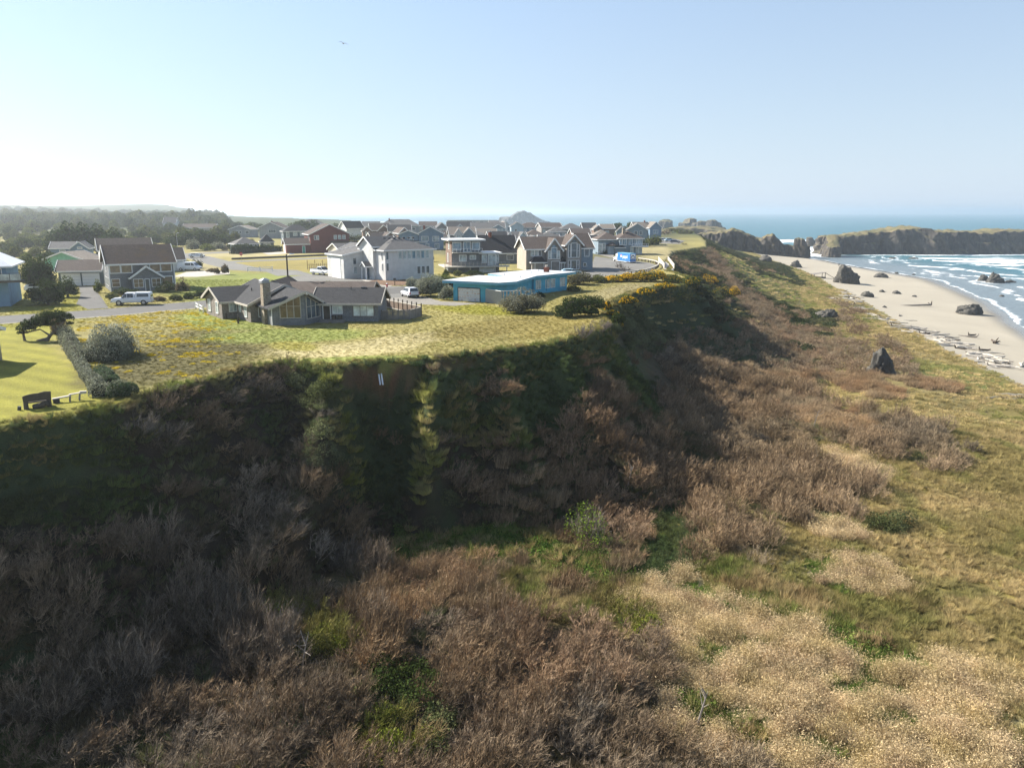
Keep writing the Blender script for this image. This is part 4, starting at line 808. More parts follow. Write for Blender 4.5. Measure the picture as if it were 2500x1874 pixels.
simple('grey_shed_roof_house', 'grey house with pale shed roof among shrubs at the end of the lane', (559,560), 4.4, R(-8), 612, 9, 6.4, 'gy', WL_GREY, R_TAN, [(.35,.42,2.2,3.5,1,1),(.48,.55,2.2,3.5,1,1),(.75,.9,2.2,3.5,1,1)])
simple('grey_gable_house', 'tall grey house with wide gable and white side panel behind the slate houses', (632,556), 5.6, R(-6), 690, 10, 8.4, 'gy', WL_GREY, R_BROWN, [(.4,.7,3.0,4.6,3,1)], chim=(.5,.2,.6))
simple('pale_hip_house', 'white and pale blue hip roofed house standing above the dark red house', (738,545), 6.0, R(20), 791, 9, 8.6, 'hip', WL_LBLUE, R_GREY, [(.55,.62,3.6,5.0,1,1),(.76,.82,3.6,5.0,1,1),(.88,.93,3.6,5.0,1,1)], side=[(.2,.4,3.5,5.0),(.6,.8,3.5,5.0)])
# rows of houses towards the headland (front left eave pixel, eave height, right pixel)
simple('white_gable_house', 'white house with steep black roof and open left gable right of the dark red house', (846,557), 6.0, Y37, 888, 9, 9.2, 'gx', WL_WHITE, R_BLACK, [(.86,.95,3.6,4.8,1,1)], side=[(.55,.65,3.4,4.6)])
simple('twin_gable_shingle_house', 'brown shingle house with two narrow white edged gables above the cream bungalow', (905,562), 5.8, R(15), 952, 9, 8.6, 'gx', CEDARB, R_BROWN, [], gabs=[(-.42,.02,5.6,7.4,1.5,CEDARB,[(.3,.45,3.8,5.2,1,1),(.65,.78,3.8,5.2,1,1),(.3,.6,1.2,2.4,1,1)]),(.35,.98,5.6,8.0,1.0,CEDARB,[(.12,.42,3.4,4.8,2,1),(.66,.76,3.4,4.8,1,1),(.8,.92,3.2,5.0,1,1)])])
simple('long_grey_roof_house', 'house under a very long plain grey roof on the skyline above the twin gables', (925,550), 6.0, R(5), 1022, 12, 9.4, 'hip', WL_GREY, R_GREY, up2(3), chim=(.25,.4,.5))
simple('shingle_row_house', 'brown shingle house with dark roof and one white arched dormer behind the tall white house', (949,564.5), 5.4, R(12), 1003, 9, 8.0, 'gx', CEDARB, R_DARK, [(.1,.45,2.8,4.4,4,1)], gabs=[(.5,.95,5.0,6.3,.8,CEDARB,[(.25,.7,3.0,4.4,2,1)])])
simple('low_cross_gable_house', 'single storey shingle house with white edged gable just behind the tall white house roof', (911,587), 2.8, R(30), 990, 9, 5.6, 'gx', CEDARB, R_BROWN, [], gabs=[(.25,.75,3.4,5.8,1.0,CEDARB,[])])
simple('deep_blue_house', 'deep blue two storey house with broad white trimmed gable behind the tall white house', (1022,570), 6.0, R(3), 1080, 10, 8.4, 'gy', WL_BLUE, R_GREY, [(.12,.4,3.4,4.9,2,1),(.58,.84,3.2,4.9,2,1),(.3,.42,.6,2.2,1,1),(.68,.84,.6,2.2,2,1)], g=M['glass_blue'], chim=(.2,.5,.5), gabs=[(-.85,-.02,5.6,7.0,-.4,WL_BLUE,[(.55,.75,3.4,4.7,1,2)])])
simple('shingle_gable_wing', 'narrow brown shingle gable standing at the left of the deep blue house', (975,568), 5.8, R(25), 999, 8, 7.7, 'gy', CEDARB, R_BROWN, [(.3,.6,3.6,4.8,2,1)], g=M['glass_light'])
simple('arched_window_house', 'grey shingle house with three arched gable windows above the shingle tower house', (1066,556), 6.2, R(12), 1092, 8, 8.6, 'gy', CEDARG, R_GREY, [(.2,.35,3.8,5.6,1,1),(.42,.58,3.8,5.8,1,1),(.65,.8,3.8,5.6,1,1)], g=M['glass_light'])
simple('blue_long_house', 'long blue grey house with dark roof on the ocean side skyline', (1092,556), 5.6, R(6), 1152, 10, 8.6, 'gx', WL_GRB, R_DARK, up2(5), gabs=[(.35,.68,5.0,7.4,.8,WL_GRB,[])])
simple('dormer_house', 'grey roofed house with two small white dormers in the middle of the crowded rows', (1098,572), 5.2, R(10), 1160, 9, 7.9, 'gx', CEDARG, R_TAN, [], gabs=[(.18,.48,5.2,7.2,1.2,WL_WHITE,[(.3,.7,3.6,5.0,2,1)]),(.5,.98,5.2,7.6,1.6,WL_GRB,[])], g=M['glass_light'])
simple('hip_roof_cottage', 'low grey hip roof with red chimney directly behind the shingle tower house', (1140,575.5), 3.2, R(8), 1195, 10, 5.2, 'hip', CEDARG, R_GREY, [], chim=(-.02,.3,.8))
simple('porch_window_house', 'blue grey house with front gable and four white windows over the black roofed house', (1152,557), 5.4, R(4), 1232, 10, 8.2, 'gx', WL_GRB, R_GREY, up2(5)[:3], gabs=[(.6,1.0,5.2,7.2,1.4,WL_GRB,[(.12,.28,3.2,4.8,1,1),(.42,.58,3.2,4.8,1,1),(.7,.86,1.6,4.9,1,2)])], g=M['glass_light'])
simple('flat_skyline_building', 'long low flat roofed building on the skyline left of the pointed sea rock', (1092,538.5), 5.6, R(4), 1222, 14, 5.9, 'flat', WL_CREAM, R_GREY, up2(7))
simple('white_open_gable_house', 'bright white gabled house below the pointed sea rock', (1218,552), 5.6, R(10), 1248, 9, 8.2, 'gy', WL_WHITE, R_TAN, [(.2,.3,3.2,4.8,1,1),(.7,.82,3.0,5.0,1,1)])
simple('pale_blue_tall_house', 'tall pale blue house in front of the foot of the pointed sea rock', (1248,552), 6.6, R(4), 1278, 9, 8.6, 'gy', WL_LBLUE, R_BROWN, [(.3,.45,3.8,5.0,1,1)])
simple('brown_hip_house', 'brown hip roofed house with white corner windows right of the pointed sea rock', (1264,554.5), 5.6, R(6), 1326, 11, 8.0, 'hip', WL_GRB, R_BROWN, up2(5), g=M['glass_light'])
simple('sky_blue_gable_house', 'small sky blue house with two gables behind the tan townhouse', (1233,582), 3.4, R(14), 1287, 9, 5.8, 'gx', WL_LBLUE, R_GREY, [(.45,.7,.9,2.3,2,1)], gabs=[(-.02,.36,3.4,5.6,1.2,WL_WHITE,[]),(.56,1.0,3.4,5.8,1.2,WL_LBLUE,[(.4,.6,3.4,4.4,2,1)])], g=M['glass_light'])
simple('white_peak_garage', 'plain white gable end peeking over the tan townhouse roof', (1288,591), 3.0, R(6), 1318, 9, 5.2, 'gy', WL_WHITE, R_GREY)
simple('low_grey_roof_house', 'low plain grey roof right of the white peaked gable', (1318,590), 3.0, R(5), 1366, 9, 5.4, 'gx', WL_GREY, R_GREY)
simple('white_rake_house', 'brown house with long white roof edge right of the brown hip roofed house', (1322,555), 5.8, R(14), 1372, 10, 8.0, 'gx', WL_GREYT, R_BROWN, up2(4), g=M['glass_light'])
simple('carport_house', 'low white walled house with grey hip roof in front of the white roof edge', (1322,575), 3.0, R(6), 1360, 8, 4.8, 'hip', WL_WHITE, R_GREY, [(.3,.5,.8,2.2,1,1)])
simple('twin_window_house', 'grey two storey house with white bay windows left of the brown shingle gables', (1371,557), 5.6, R(6), 1424, 10, 8.0, 'hip', WL_GREYT, R_GREY, up2(4), g=M['glass_light'])
simple('grey_ocean_house', 'plain grey house with dark roof and antenna left of the brown shingle gable', (1424,557), 5.6, R(4), 1456, 10, 8.2, 'gx', WL_GREY, R_DARK, up2(3))
simple('brown_gable_house', 'brown shingle house with white edged left gable above the turret house', (1470,558), 5.8, R(8), 1500, 9, 7.8, 'gx', CEDARB, R_TAN, [(.3,.55,3.4,4.6,1,1)], gabs=[(-.68,0,5.6,7.4,.8,CEDARB,[(.25,.4,3.6,4.8,1,1),(.6,.8,3.2,4.8,2,1)])], g=M['glass_light'])
simple('long_tan_roof_house', 'grey house with long tan roof and tall right gable above the turret house', (1532,561), 6.4, R(-6), 1580, 12, 9.0, 'gy', WL_GRB, R_TAN, [(.35,.5,4.4,5.8,1,1),(.62,.74,4.4,5.8,1,1)], gabs=[(-.55,-.05,5.8,7.8,1.0,WL_GRB,[])])
simple('end_house', 'last dark blue gabled house of the row by the slope, tan roof and two flues', (1587,555.5), 5.8, R(8), 1615, 10, 8.6, 'gy', WL_BLUE, R_TAN, [(.3,.7,2.8,4.4,2,1)], g=M['glass_blue'])
simple('end_house_wing', 'tan roofed wing left of the last house of the row by the slope', (1549,557), 5.4, R(6), 1586, 9, 8.4, 'gx', WL_CREAM, R_TAN, [], chim=(.8,.5,.8))
simple('hidden_brown_roof', 'brown roof half sunk in trees behind the street lamp', (446,556), 4.2, R(8), 525, 9, 6.4, 'gx', WL_TAN, R_BROWN)
simple('hazy_roof_house', 'distant grey roofed house with white gable edge among the hazy trees', (330,541), 5.0, R(20), 392, 14, 9.5, 'gx', WL_GREY, R_GREY)
simple('hazy_dark_house', 'distant dark house with white chimney top among the hazy trees', (398,545), 6.0, R(12), 428, 14, 10.0, 'gx', WL_WHITE, R_DARK)
simple('hazy_white_house', 'distant house with white peaks near the sea gap in the hazy trees', (528,535), 5.0, R(10), 556, 10, 8.5, 'gx', WL_WHITE, R_GREY)
for spec in (
 ('back_row_house','grey roofed house filling the gap left of the deep blue house',(998,590),3.0,8,1040,9,5.6,'gx',CEDARG,R_GREY),
 ('back_row_house','low brown roof between the deep blue house and the tower house',(1046,578),3.0,12,1090,9,5.4,'gx',CEDARB,R_BROWN),
 ('back_row_house','tan roofed house right of the dormer house with a pale wall',(1166,573),3.4,6,1212,9,6.0,'gx',WL_TAN,R_TAN),
 ('back_row_house','dark roofed house behind the right part of the black roofs',(1196,584),3.2,12,1240,9,6.0,'gx',WL_SLATE,R_DARK),
 ('back_row_house','brown hip roof right of the sky blue gable house',(1284,573),4.2,8,1330,9,6.4,'hip',WL_GREYT,R_BROWN),
 ('back_row_house','grey hip roof behind the carport house',(1340,565),4.6,4,1384,9,6.8,'hip',WL_GREY,R_GREY),
 ('white_parapet_building','long low building with bright white parapet above the tan townhouse roof',(1362,580),2.8,4,1452,8,3.1,'flat',WL_WHITE,R_WHITE),
 ('back_row_house','dark roofed low house just above the right end of the townhouse roof',(1418,590),3.0,8,1462,8,5.2,'gx',WL_SLATE,R_DARK),
 ('back_row_house','brown roof between the parapet building and the grey ocean house',(1398,571),4.0,10,1442,8,6.2,'gx',CEDARB,R_BROWN),
 ('back_row_house','low tan hip roof left of the turret house roofs',(1452,572),4.0,6,1492,8,6.0,'hip',CEDARG,R_TAN),
 ('back_row_house','grey gable on the skyline left of the long grey roof',(884,552),5.4,6,926,9,8.0,'gx',WL_GREY,R_GREY),
 ('back_row_house','brown roof left of the arched window house on the skyline',(1024,551),5.4,6,1066,9,7.8,'gx',WL_GREYT,R_BROWN),
 ('back_row_house','small blue roofed house on the skyline right of the flat building',(1196,547),5.4,8,1220,9,7.6,'gx',WL_BLUE,R_GREY)):
    nm_, lb_, pe_, e_, yw_, pr_, d_, rz_, rf_, wm_, rm_ = spec; simple(nm_, lb_, pe_, e_, R(yw_), pr_, d_, rz_, rf_, wm_, rm_, up2(3, max(.8, e_-2.2), e_-.9), g=M['glass_light'])
# 14. shingle tower house with decks
P = W(1104,666); w = 10.6; r = root_house('shingle_tower_house', 'three storey shingle house with white flat roof and wraparound decks', P, R(14)); V = (0,6.9,0,8.5); vol(r,*V,7.4,7.65,'flat',CEDARG,R_WHITE,.9)
MB().hexa([(-.06,.02,1.0),(-.004,.02,1.0),(-.004,8.48,1.0),(-.06,8.48,1.0)],[(-.06,.02,7.35),(-.004,.02,7.35),(-.004,8.48,7.35),(-.06,8.48,7.35)]).build('sunlit_side_skin', CEDARB, r)  # warmer cedar sheet over the left wall: its sunlit tone put into the colour
win(r,'f',V,.3,2.1,5.3,6.9,1,1,M['glass_blue'],fw=.14); win(r,'f',V,2.8,4.3,4.9,7.0,2,1,M['glass_blue'],fw=.14); win(r,'f',V,4.9,6.5,5.3,6.9,1,1,M['glass_blue'],fw=.14); win(r,'f',V,1.8,3.3,2.7,4.0,2,1,M['glass_light'],fw=.14); win(r,'f',V,4.3,5.6,3.1,3.95,2,1,M['glass_light'],fw=.12)
win(r,'l',(-.065,6.9,0,8.5),4.4,5.6,5.4,6.9,1,1,M['glass_light'],fw=.12); win(r,'l',(-.065,6.9,0,8.5),3.0,3.9,2.3,4.2,1,1,M['glass_light'],fw=.12)
V5 = (6.9,11.2,-.4,6.5); vol(r,*V5,4.35,4.55,'flat',CEDARG,R_WHITE,.5); win(r,'f',V5,.2,1.2,2.3,4.0,1,1,M['glass_light']); win(r,'f',V5,1.7,3.4,1.6,4.1,2,1,M['glass_light'],fw=.14); win(r,'f',V5,3.65,4.15,2.3,4.0,1,1,M['glass_light'])
dk = MB().box(-2.2,13.2,-2.6,-.42,1.35,1.6).box(-2.2,-.08,-.418,7,1.35,1.6).build('deck', M['wood_pale'], r)
for k in range(17): x = -2.1+15.2*k/16; MB().box(x-.04,x+.04,-2.58,-2.5,1.6,2.5).build('rail_post', M['wood_pale'], dk)
for z in (1.85,2.15,2.5): MB().box(-2.2,13.2,-2.57,-2.52,z,z+.06).build('rail', M['wood_pale'], dk)
for k in range(6): x = -2.0+14.6*k/5; MB().box(x-.09,x+.09,-2.4,-2.22,-.3,1.35).build('deck_post', M['wood_pale'], dk)
d3 = MB().box(0,7.0,-1.3,-.01,4.55,4.75).build('upper_balcony', M['wood_pale'], r)
for k in range(9): x = .05+6.9*k/8; MB().box(x-.03,x+.03,-1.28,-1.22,4.75,5.6).build('rail_post', M['white'], d3)
MB().box(0,7.0,-1.3,-1.22,5.6,5.66).build('rail', M['white'], d3)
door(r,'f',V5,-.4,3.3,1.25,M['white'],-.2,3,'garage_door')
simple('black_roof_house', 'house with two large plain black roofs and a grey chimney beside the shingle tower house', (1176,617), 3.0, R(10), 1262, 12, 7.4, 'gx', CEDARG, R_BLACK, [(.72,.9,1.0,2.3,1,1)], chim=(.32,.45,1.0))
# 15. tan townhouse
P = W(1285,661); YT = R(13); w = wfor(P, YT, 1443); r = root_house('tan_townhouse', 'taupe townhouse with brown roofs and two tall arched gable windows', P, YT)
V = (0,w,0,9.5); vol(r,*V,5.3,7.8,'gx',WL_GREYT,R_BROWN,.6); MB().box(-.05,-.003,.02,9.48,-.2,5.25).build('sunlit_side_skin', WL_TAN, r); sc_ = w/158.0  # paler sheet over the left wall, sunlight put into its colour
for (a, b) in ((11,18),(20,27),(29,35)): win(r,'f',V,a*sc_,b*sc_,3.5,4.8,1,1,M['glass_light'] if a != 29 else M['glass'],fw=.1)
def bay(a, b, e, rz, pj, wins, rm=R_BROWN):
    G = (a*sc_,b*sc_,-pj,4.5); vol(r,*G,e,rz,'gy',WL_GREYT,rm,.5)
    for (p, q_, z0, z1, nx, ny, g) in wins: win(r,'f',G,(p-a)*sc_,(q_-a)*sc_,z0,z1,nx,ny,g,fw=.13)
    return G
G = bay(46,80,5.2,7.6,1.2,[(57,69,2.9,5.4,1,2,M['glass_blue']),(50,55,2.9,4.6,1,1,M['glass_light']),(71,76,2.9,4.6,1,1,M['glass_light'])]); door(r,'f',G,1.2,3.1,2.2,M['wood_grey'],0,4,'garage_door')
q = MB(); q.prism([((63+6*math.cos(t))*sc_, 5.5+.62*math.sin(t)) for t in np.linspace(0, math.pi, 9)], lambda p,z:(p,-1.205,z), lambda p,z:(p,-1.25,z)); q.build('arch', M['glass_blue'], r)
G = bay(92,128,6.4,8.4,1.6,[(104,116,3.2,6.5,1,2,M['glass']),(97,101,3.2,6.2,1,2,M['glass']),(118,122,3.2,6.2,1,2,M['glass']),(104,116,.4,2.4,1,1,M['glass']),(97,101,.4,2.4,1,2,M['glass']),(118,122,.4,2.4,1,2,M['glass'])])
q = MB(); q.prism([((110+6*math.cos(t))*sc_, 6.65+.7*math.sin(t)) for t in np.linspace(0, math.pi, 9)], lambda p,z:(p,-1.605,z), lambda p,z:(p,-1.65,z)); q.build('arch', M['glass'], r)
G = (128*sc_,158*sc_,-1.0,9.5); vol(r,*G,5.4,8.6,'gx',WL_GRB,R_BROWN,.4); win(r,'f',G,1.0,2.1,3.4,5.0,1,1,M['glass'],fw=.13); win(r,'f',G,.8,1.4,.9,1.7,1,1,M['glass'],fw=.1); win(r,'f',G,.3*1,.55,9,9.1) if False else None
vol(r,1.0,42*sc_,-1.6,-.01,2.45,3.4,'hip',WL_GREYT,R_BLACK,.3); door(r,'f',(1.0,42*sc_,-1.6,0),.8,2.9,2.1,M['wood_grey'],0,4,'garage_door')
vol(r,80*sc_,92*sc_,-1.0,-.01,2.5,3.3,'hip',WL_GREYT,R_BLACK,.3); door(r,'f',(80*sc_,92*sc_,-1.0,0),.3,.9,2.0,M['glass'])
# 16. turret house
P = W(1462,622); YT = R(8); w = wfor(P, YT, 1566); r = root_house('turret_house', 'blue grey house with round turret and upstairs balcony behind the delivery truck', P, YT)
V = (0,.52*w,1,10); vol(r,*V,5.2,7.2,'hip',WL_GRB,R_BROWN,.5); V = (.46*w,w,-.5,9); vol(r,*V,5.6,7.6,'hip',WL_GRB,R_BROWN,.5); ww = .54*w
for (a, b) in ((.02,.1),(.14,.3),(.42,.56),(.68,.74),(.77,.83),(.86,.92),(.94,.99)): win(r,'f',V,a*ww,b*ww,3.3,5.0,2 if b-a > .12 else 1,1,M['glass_blue'],fw=.13)
for (a, b) in ((.5,.6),(.74,.82),(.86,.97)): win(r,'f',V,a*ww,b*ww,.4,2.4,1,1,M['glass_light'],fw=.13)
for (a, b) in ((.02,.09),(.09,.16)): win(r,'f',(0,.52*w,1,10),a*w,b*w,.8,3.6,1,2,M['glass_light'],fw=.12)
q = MB(); q.tube((.30*w,.4,-.2),(.30*w,.4,2.9),1.5,1.5,14); t = q.build('turret', WL_GRB, r); MB().tube((.30*w,.4,2.9),(.30*w,.4,3.15),1.9,1.9,14).tube((.30*w,.4,3.152),(.30*w,.4,4.1),1.75,.25,14).build('turret_roof', R_BROWN, t)
dk = MB().box(.72*w,w+1.6,-2.4,-.51,2.6,2.8).build('balcony', M['white'], r)
for k in range(10): x = .725*w+(.275*w+1.5)*k/9; MB().box(x-.04,x+.04,-2.38,-2.3,2.8,3.7).build('rail_post', M['white'], dk)
for z in (2.95,3.64): MB().box(.72*w,w+1.6,-2.38,-2.32,z,z+.06).build('rail', M['white'], dk)
chimney(r, .62*w, 3, 5, 8.6, .9, STONE); vol(r,.36*w,.58*w,-1.2,.9,2.6,3.3,'hip',WL_GRB,R_DARK,.3)
sheet('stone_forecourt', [W(1462,622), W(1500,631), W(1497,617), W(1470,612)], GRAV, .02)
# 17. turquoise flat roofed house
A = np.array(W(1107,733.5)); r = root_house('turquoise_house', 'turquoise single storey house with white flat roof, rusty garage door and red chimney', A, R(-26)); w = wfor(A, R(-26), 1213.5); z = 3.3
V = (0,w,0,9); q = MB().box(0,w,0,9,-.3,2.85); q.build('wall', WL_TURQ, r)
B = A+uv(R(-26))[0]*w; C_ = np.array(W(1303,719)); D_ = np.array(W(1384,708.5))
def lc(p): d = np.asarray(p)-A; c, s = math.cos(R(-26)), math.sin(R(-26)); return np.array([d[0]*c+d[1]*s, -d[0]*s+d[1]*c])
c0 = lc(C_); d0 = lc(D_); dd = (d0-c0)/np.linalg.norm(d0-c0); nn = np.array([-dd[1], dd[0]]); bk = 8.0
q = MB(); q.prism([tuple(c0), tuple(d0), tuple(d0+nn*bk), tuple(c0+nn*bk)], lambda a,b:(a,b,-.3), lambda a,b:(a,b,2.85)); q.build('wall', WL_TURQ, r)
q = MB(); k0 = np.array([w, 4.0]); q.prism([(w-1,3.2), tuple(c0+nn*.4+dd*.2), tuple(c0+nn*6), (w-1,8.6)], lambda a,b:(a,b,-.3), lambda a,b:(a,b,2.84)); q.build('wall', WL_TURQ, r)
# roof outline: garage eave, notch, long eave
f0 = c0-nn*.9; f1 = d0-nn*.9+dd*1.6; f2 = d0+nn*(bk+.6)+dd*1.6
out_ = [(-1.3,-1.2), (w+.9,-1.2), (w+2.4,1.9), tuple(f0+dd*-.4), tuple(f1), tuple(f2), tuple(c0+nn*(bk+.6)-dd*2.2), (4.2,11.4), (2.8,10.0), (-.9,10.2)]
q = MB(); q.prism(out_, lambda a,b:(a,b,2.87), lambda a,b:(a,b,3.22)); ro = q.build('roof', WL_TURQV, r); q = MB(); q.prism(out_, lambda a,b:(a,b,3.225), lambda a,b:(a,b,3.30)); q.build('roof_membrane', plain('grey_membrane_roof', (.50,.53,.55), .7, .2, .25, .35), r)
RUST = None
def rusty():
    m, nt, out = nodes_of('rusty_white_panel'); tc = N(nt, 'TexCoord').outputs['Object']; mp = N(nt, 'Mapping'); L(nt, tc, mp.inputs[0]); mp.inputs['Scale'].default_value = (1.6,1,3.2)
    n = noise(nt, mp.outputs[0], 1.3, 6, .75); prin(nt, out, mixc(nt, ramp(nt, n, .54, .64), (.66,.66,.64), (.42,.20,.07)), .6, .3); return m
RUST = rusty(); gd = MB().box(.85,.95,-.08,-.003,-.1,2.15).box(4.85,4.95,-.08,-.003,-.1,2.15).box(.95,4.85,-.08,-.003,2.1,2.2).build('garage_door', M['wood_dark'], r); sx = w/8.2
for i in range(8):
    for j in range(4): MB().box(.97+.485*i,.97+.485*i+.465,-.05,-.004,.0+.52*j,.0+.52*j+.495).build('door_panel', RUST, gd)
# side windows along the right-hand wall
def sidewin(t0, t1, z0, z1, nx=1):
    T = lambda t,o,zz: (*(c0+dd*t-nn*o), zz); f = MB()
    for t in np.linspace(t0, t1, nx+1): f.beam(T(t,.03,z0), T(t,.03,z1), .08)
    f.beam(T(t0,.032,z0), T(t1,.032,z0), .08); f.beam(T(t0,.032,z1), T(t1,.032,z1), .08); o = f.build('window', M['trim'], r)
    for i in range(nx):
        a, b = t0+(t1-t0)*i/nx, t0+(t1-t0)*(i+1)/nx; p = MB(); p.hexa([T(a,.003,z0),T(b,.003,z0),T(b,.025,z0),T(a,.025,z0)],[T(a,.003,z1),T(b,.003,z1),T(b,.025,z1),T(a,.025,z1)]); p.build('pane', M['glass_light'], o)
Ld = np.linalg.norm(d0-c0)
for (a, b, n) in ((.06,.20,2),(.34,.46,2),(.49,.62,2),(.78,.93,3)): sidewin(a*Ld, b*Ld, .85, 2.35, n)
# fenced entry court
q = MB(); e0 = np.array([w-1.9,-.05]); e1 = np.array([w+1.6,-1.9]); e2 = e1+np.array([2.4,2.0])
crt = MB().beam((*e0,2.1),(*e1,2.1),.09).beam((*e1,2.1),(*e2,2.1),.09).build('court_rail', M['trim'], r)
for t in np.linspace(0, 1, 9): p = e0+(e1-e0)*t; MB().box(p[0]-.16,p[0]+.16,p[1]-.03,p[1]+.03,-.2,2.05).build('court_panel', M['galv'], r)
for t in np.linspace(.12, 1, 6): p = e1+(e2-e1)*t; MB().box(p[0]-.1,p[0]+.1,p[1]-.03,p[1]+.03,-.2,2.05).build('court_panel', M['wood_pale'], r)
ch = lc(at(1334,664,TOPZ+3.3)[:2]); cc_ = MB().box(ch[0]-.4,ch[0]+.4,ch[1]-.4,ch[1]+.4,3.302,4.15).build('chimney', CHIM, r); MB().tube((ch[0],ch[1],4.152),(ch[0],ch[1],4.55),.22,.3).build('chimney_pot', M['wood_pale'], cc_)
for (a, b) in ((1201,686),(1231,672),(1245,670),(1271,678),(1297,667),(1315,663)):
    p = lc(at(a, b, TOPZ+3.3)[:2]); MB().tube((p[0],p[1],3.302),(p[0],p[1],3.65),.06).build('vent_pipe', M['galv'], r)
p = c0+dd*3.6-nn*.06; MB().tube((*p,.3),(*p,2.2),.05).tube((*p,2.2),(p[0]+dd[0]*.9,p[1]+dd[1]*.9,2.75),.05).build('downpipe', WL_TURQV, r)

# ------------------------------------------------------------------ fences, rails, poles, signs
def ps(x, y): return (x, y, TOPZ)
def board_fence(name, label, pts, h, mat, n_posts, ptop=.12, cat='fence'):
    r = empty(name, ps(*pts[0]), 0, label, cat); o = np.array(pts[0])
    for i in range(len(pts)-1):
        a = np.array(pts[i])-o; b = np.array(pts[i+1])-o; n = n_posts[i]
        for k in range(n+(1 if i == len(pts)-2 else 0)):
            p = a+(b-a)*k/n; MB().box(p[0]-.07,p[0]+.07,p[1]-.07,p[1]+.07,-.3,h+ptop).build('post', M['wood_dark'] if ptop > .3 else mat, r)
        for k in range(n):
            p = a+(b-a)*(k+.04)/n; q = a+(b-a)*(k+.96)/n; m = MB(); nb = max(2, int(np.linalg.norm(q-p)/.16))
            for j in range(nb):
                u = p+(q-p)*j/nb; v = p+(q-p)*(j+.9)/nb; hh = h*(1+.02*((j*7+k*3)%3-1)); m.beam((*u,(hh-.15)/2), (*v,(hh-.15)/2), .03, hh+.15)
            m.build('board_panel', mat, r)
        m = MB(); m.beam((*a,h+.02), (*b,h+.02), .12, .05); m.build('rail', M['wood_pale'], r)
    return r
board_fence('picket_fence', 'weathered board fence with tall posts closing the yard right of the low shingle house', [W(925,785)[:2] and (-17.2,102.2), W(1000,780), W(1028,772)], 1.25, M['wood_grey'], [5,2])
r = empty('post_fence', ps(*W(1029,771)), 0, 'sparse board fence with pale rails running from the yard corner back to the gravel drive', 'fence'); a = np.zeros(2); b = np.array(W(932,750))-np.array(W(1029,771))
for k in range(10): p = a+(b-a)*k/9; MB().box(p[0]-.07,p[0]+.07,p[1]-.07,p[1]+.07,-.2,1.75).build('post', M['wood_dark'], r)
for k in range(9):
    p = a+(b-a)*(k+.1)/9; q_ = a+(b-a)*(k+.9)/9; MB().beam((*p,.72),(*q_,.72),.04,1.0).build('board_panel', siding('brown_boards', (.20,.15,.12), .16, 'X', .35, .9), r)
MB().beam((*a,1.3),(*b,1.3),.1,.12).beam((*a,.2),(*b,.2),.1,.14).build('rail', M['wood_pale'], r)
def rail_fence(name, label, p0, p1, n, h=.9, mat=None, z=TOPZ, rails=2):
    p0 = np.array(p0); p1 = np.array(p1); r = empty(name, (p0[0], p0[1], z), 0, label, 'fence'); d = p1-p0; mat = mat or M['white']
    for k in range(n): p = d*k/(n-1); MB().box(p[0]-.08,p[0]+.08,p[1]-.08,p[1]+.08,-.3,h+.1).build('post', mat, r)
    for k in range(rails): zz = h-.12-k*.42; MB().beam((0,0,zz),(d[0],d[1],zz),.05,.15).build('rail', mat, r)
    return r
rail_fence('rail_fence', 'white two rail fence panel at the street edge left of the low shingle house', W(478,754), W(497,764), 3, 1.0)
rail_fence('white_rail_fence', 'long low white rail fence in the grass below the street junction', W(605,663), W(665,661), 3, 1.0)
o = MB().box(-.09,.09,-.09,.09,-.2,1.1).build('wooden_post', M['wood_dark']); o.location = ps(*W(582,790)); tag(o, 'short dark wooden post standing alone on the lawn before the low shingle house', 'post')
o = MB().box(-.09,.09,-.09,.09,-.2,.8).build('wooden_stake', M['wood_dark']); o.location = ps(*W(552,779)); tag(o, 'small grey stake beside the left wing of the low shingle house', 'stake')
# street lamps
def lamp_post(name, label, P, h, yaw, arm=1.6, rad=.14, pale=False):
    r = empty(name, ps(*P), yaw, label, 'lamp post'); m = M['galv'] if pale else M['wood_dark']
    MB().tube((0,0,-.3),(0,0,h),rad,rad*.7,10).build('pole', m, r); a = MB().tube((0,0,h-.35),(arm,0,h+.05),.04,.035).build('arm', M['galv'], r)
    MB().hexa([(arm-.1,-.14,h),(arm+.6,-.12,h),(arm+.6,.12,h),(arm-.1,.14,h)],[(arm-.1,-.08,h+.16),(arm+.55,-.05,h+.1),(arm+.55,.05,h+.1),(arm-.1,.08,h+.16)]).build('lamp_head', M['white'], a); return r
lamp_post('wooden_lamp_post', 'tall dark wooden pole with short lamp arm rising behind the low shingle house', (-34.5, 120.5), 7.6, R(20), .55, .16)
lamp_post('street_lamp', 'pale metal street lamp by the hedges at the far street bend', at(434,608)[:2], 6.0, R(0), .5, .1, True)
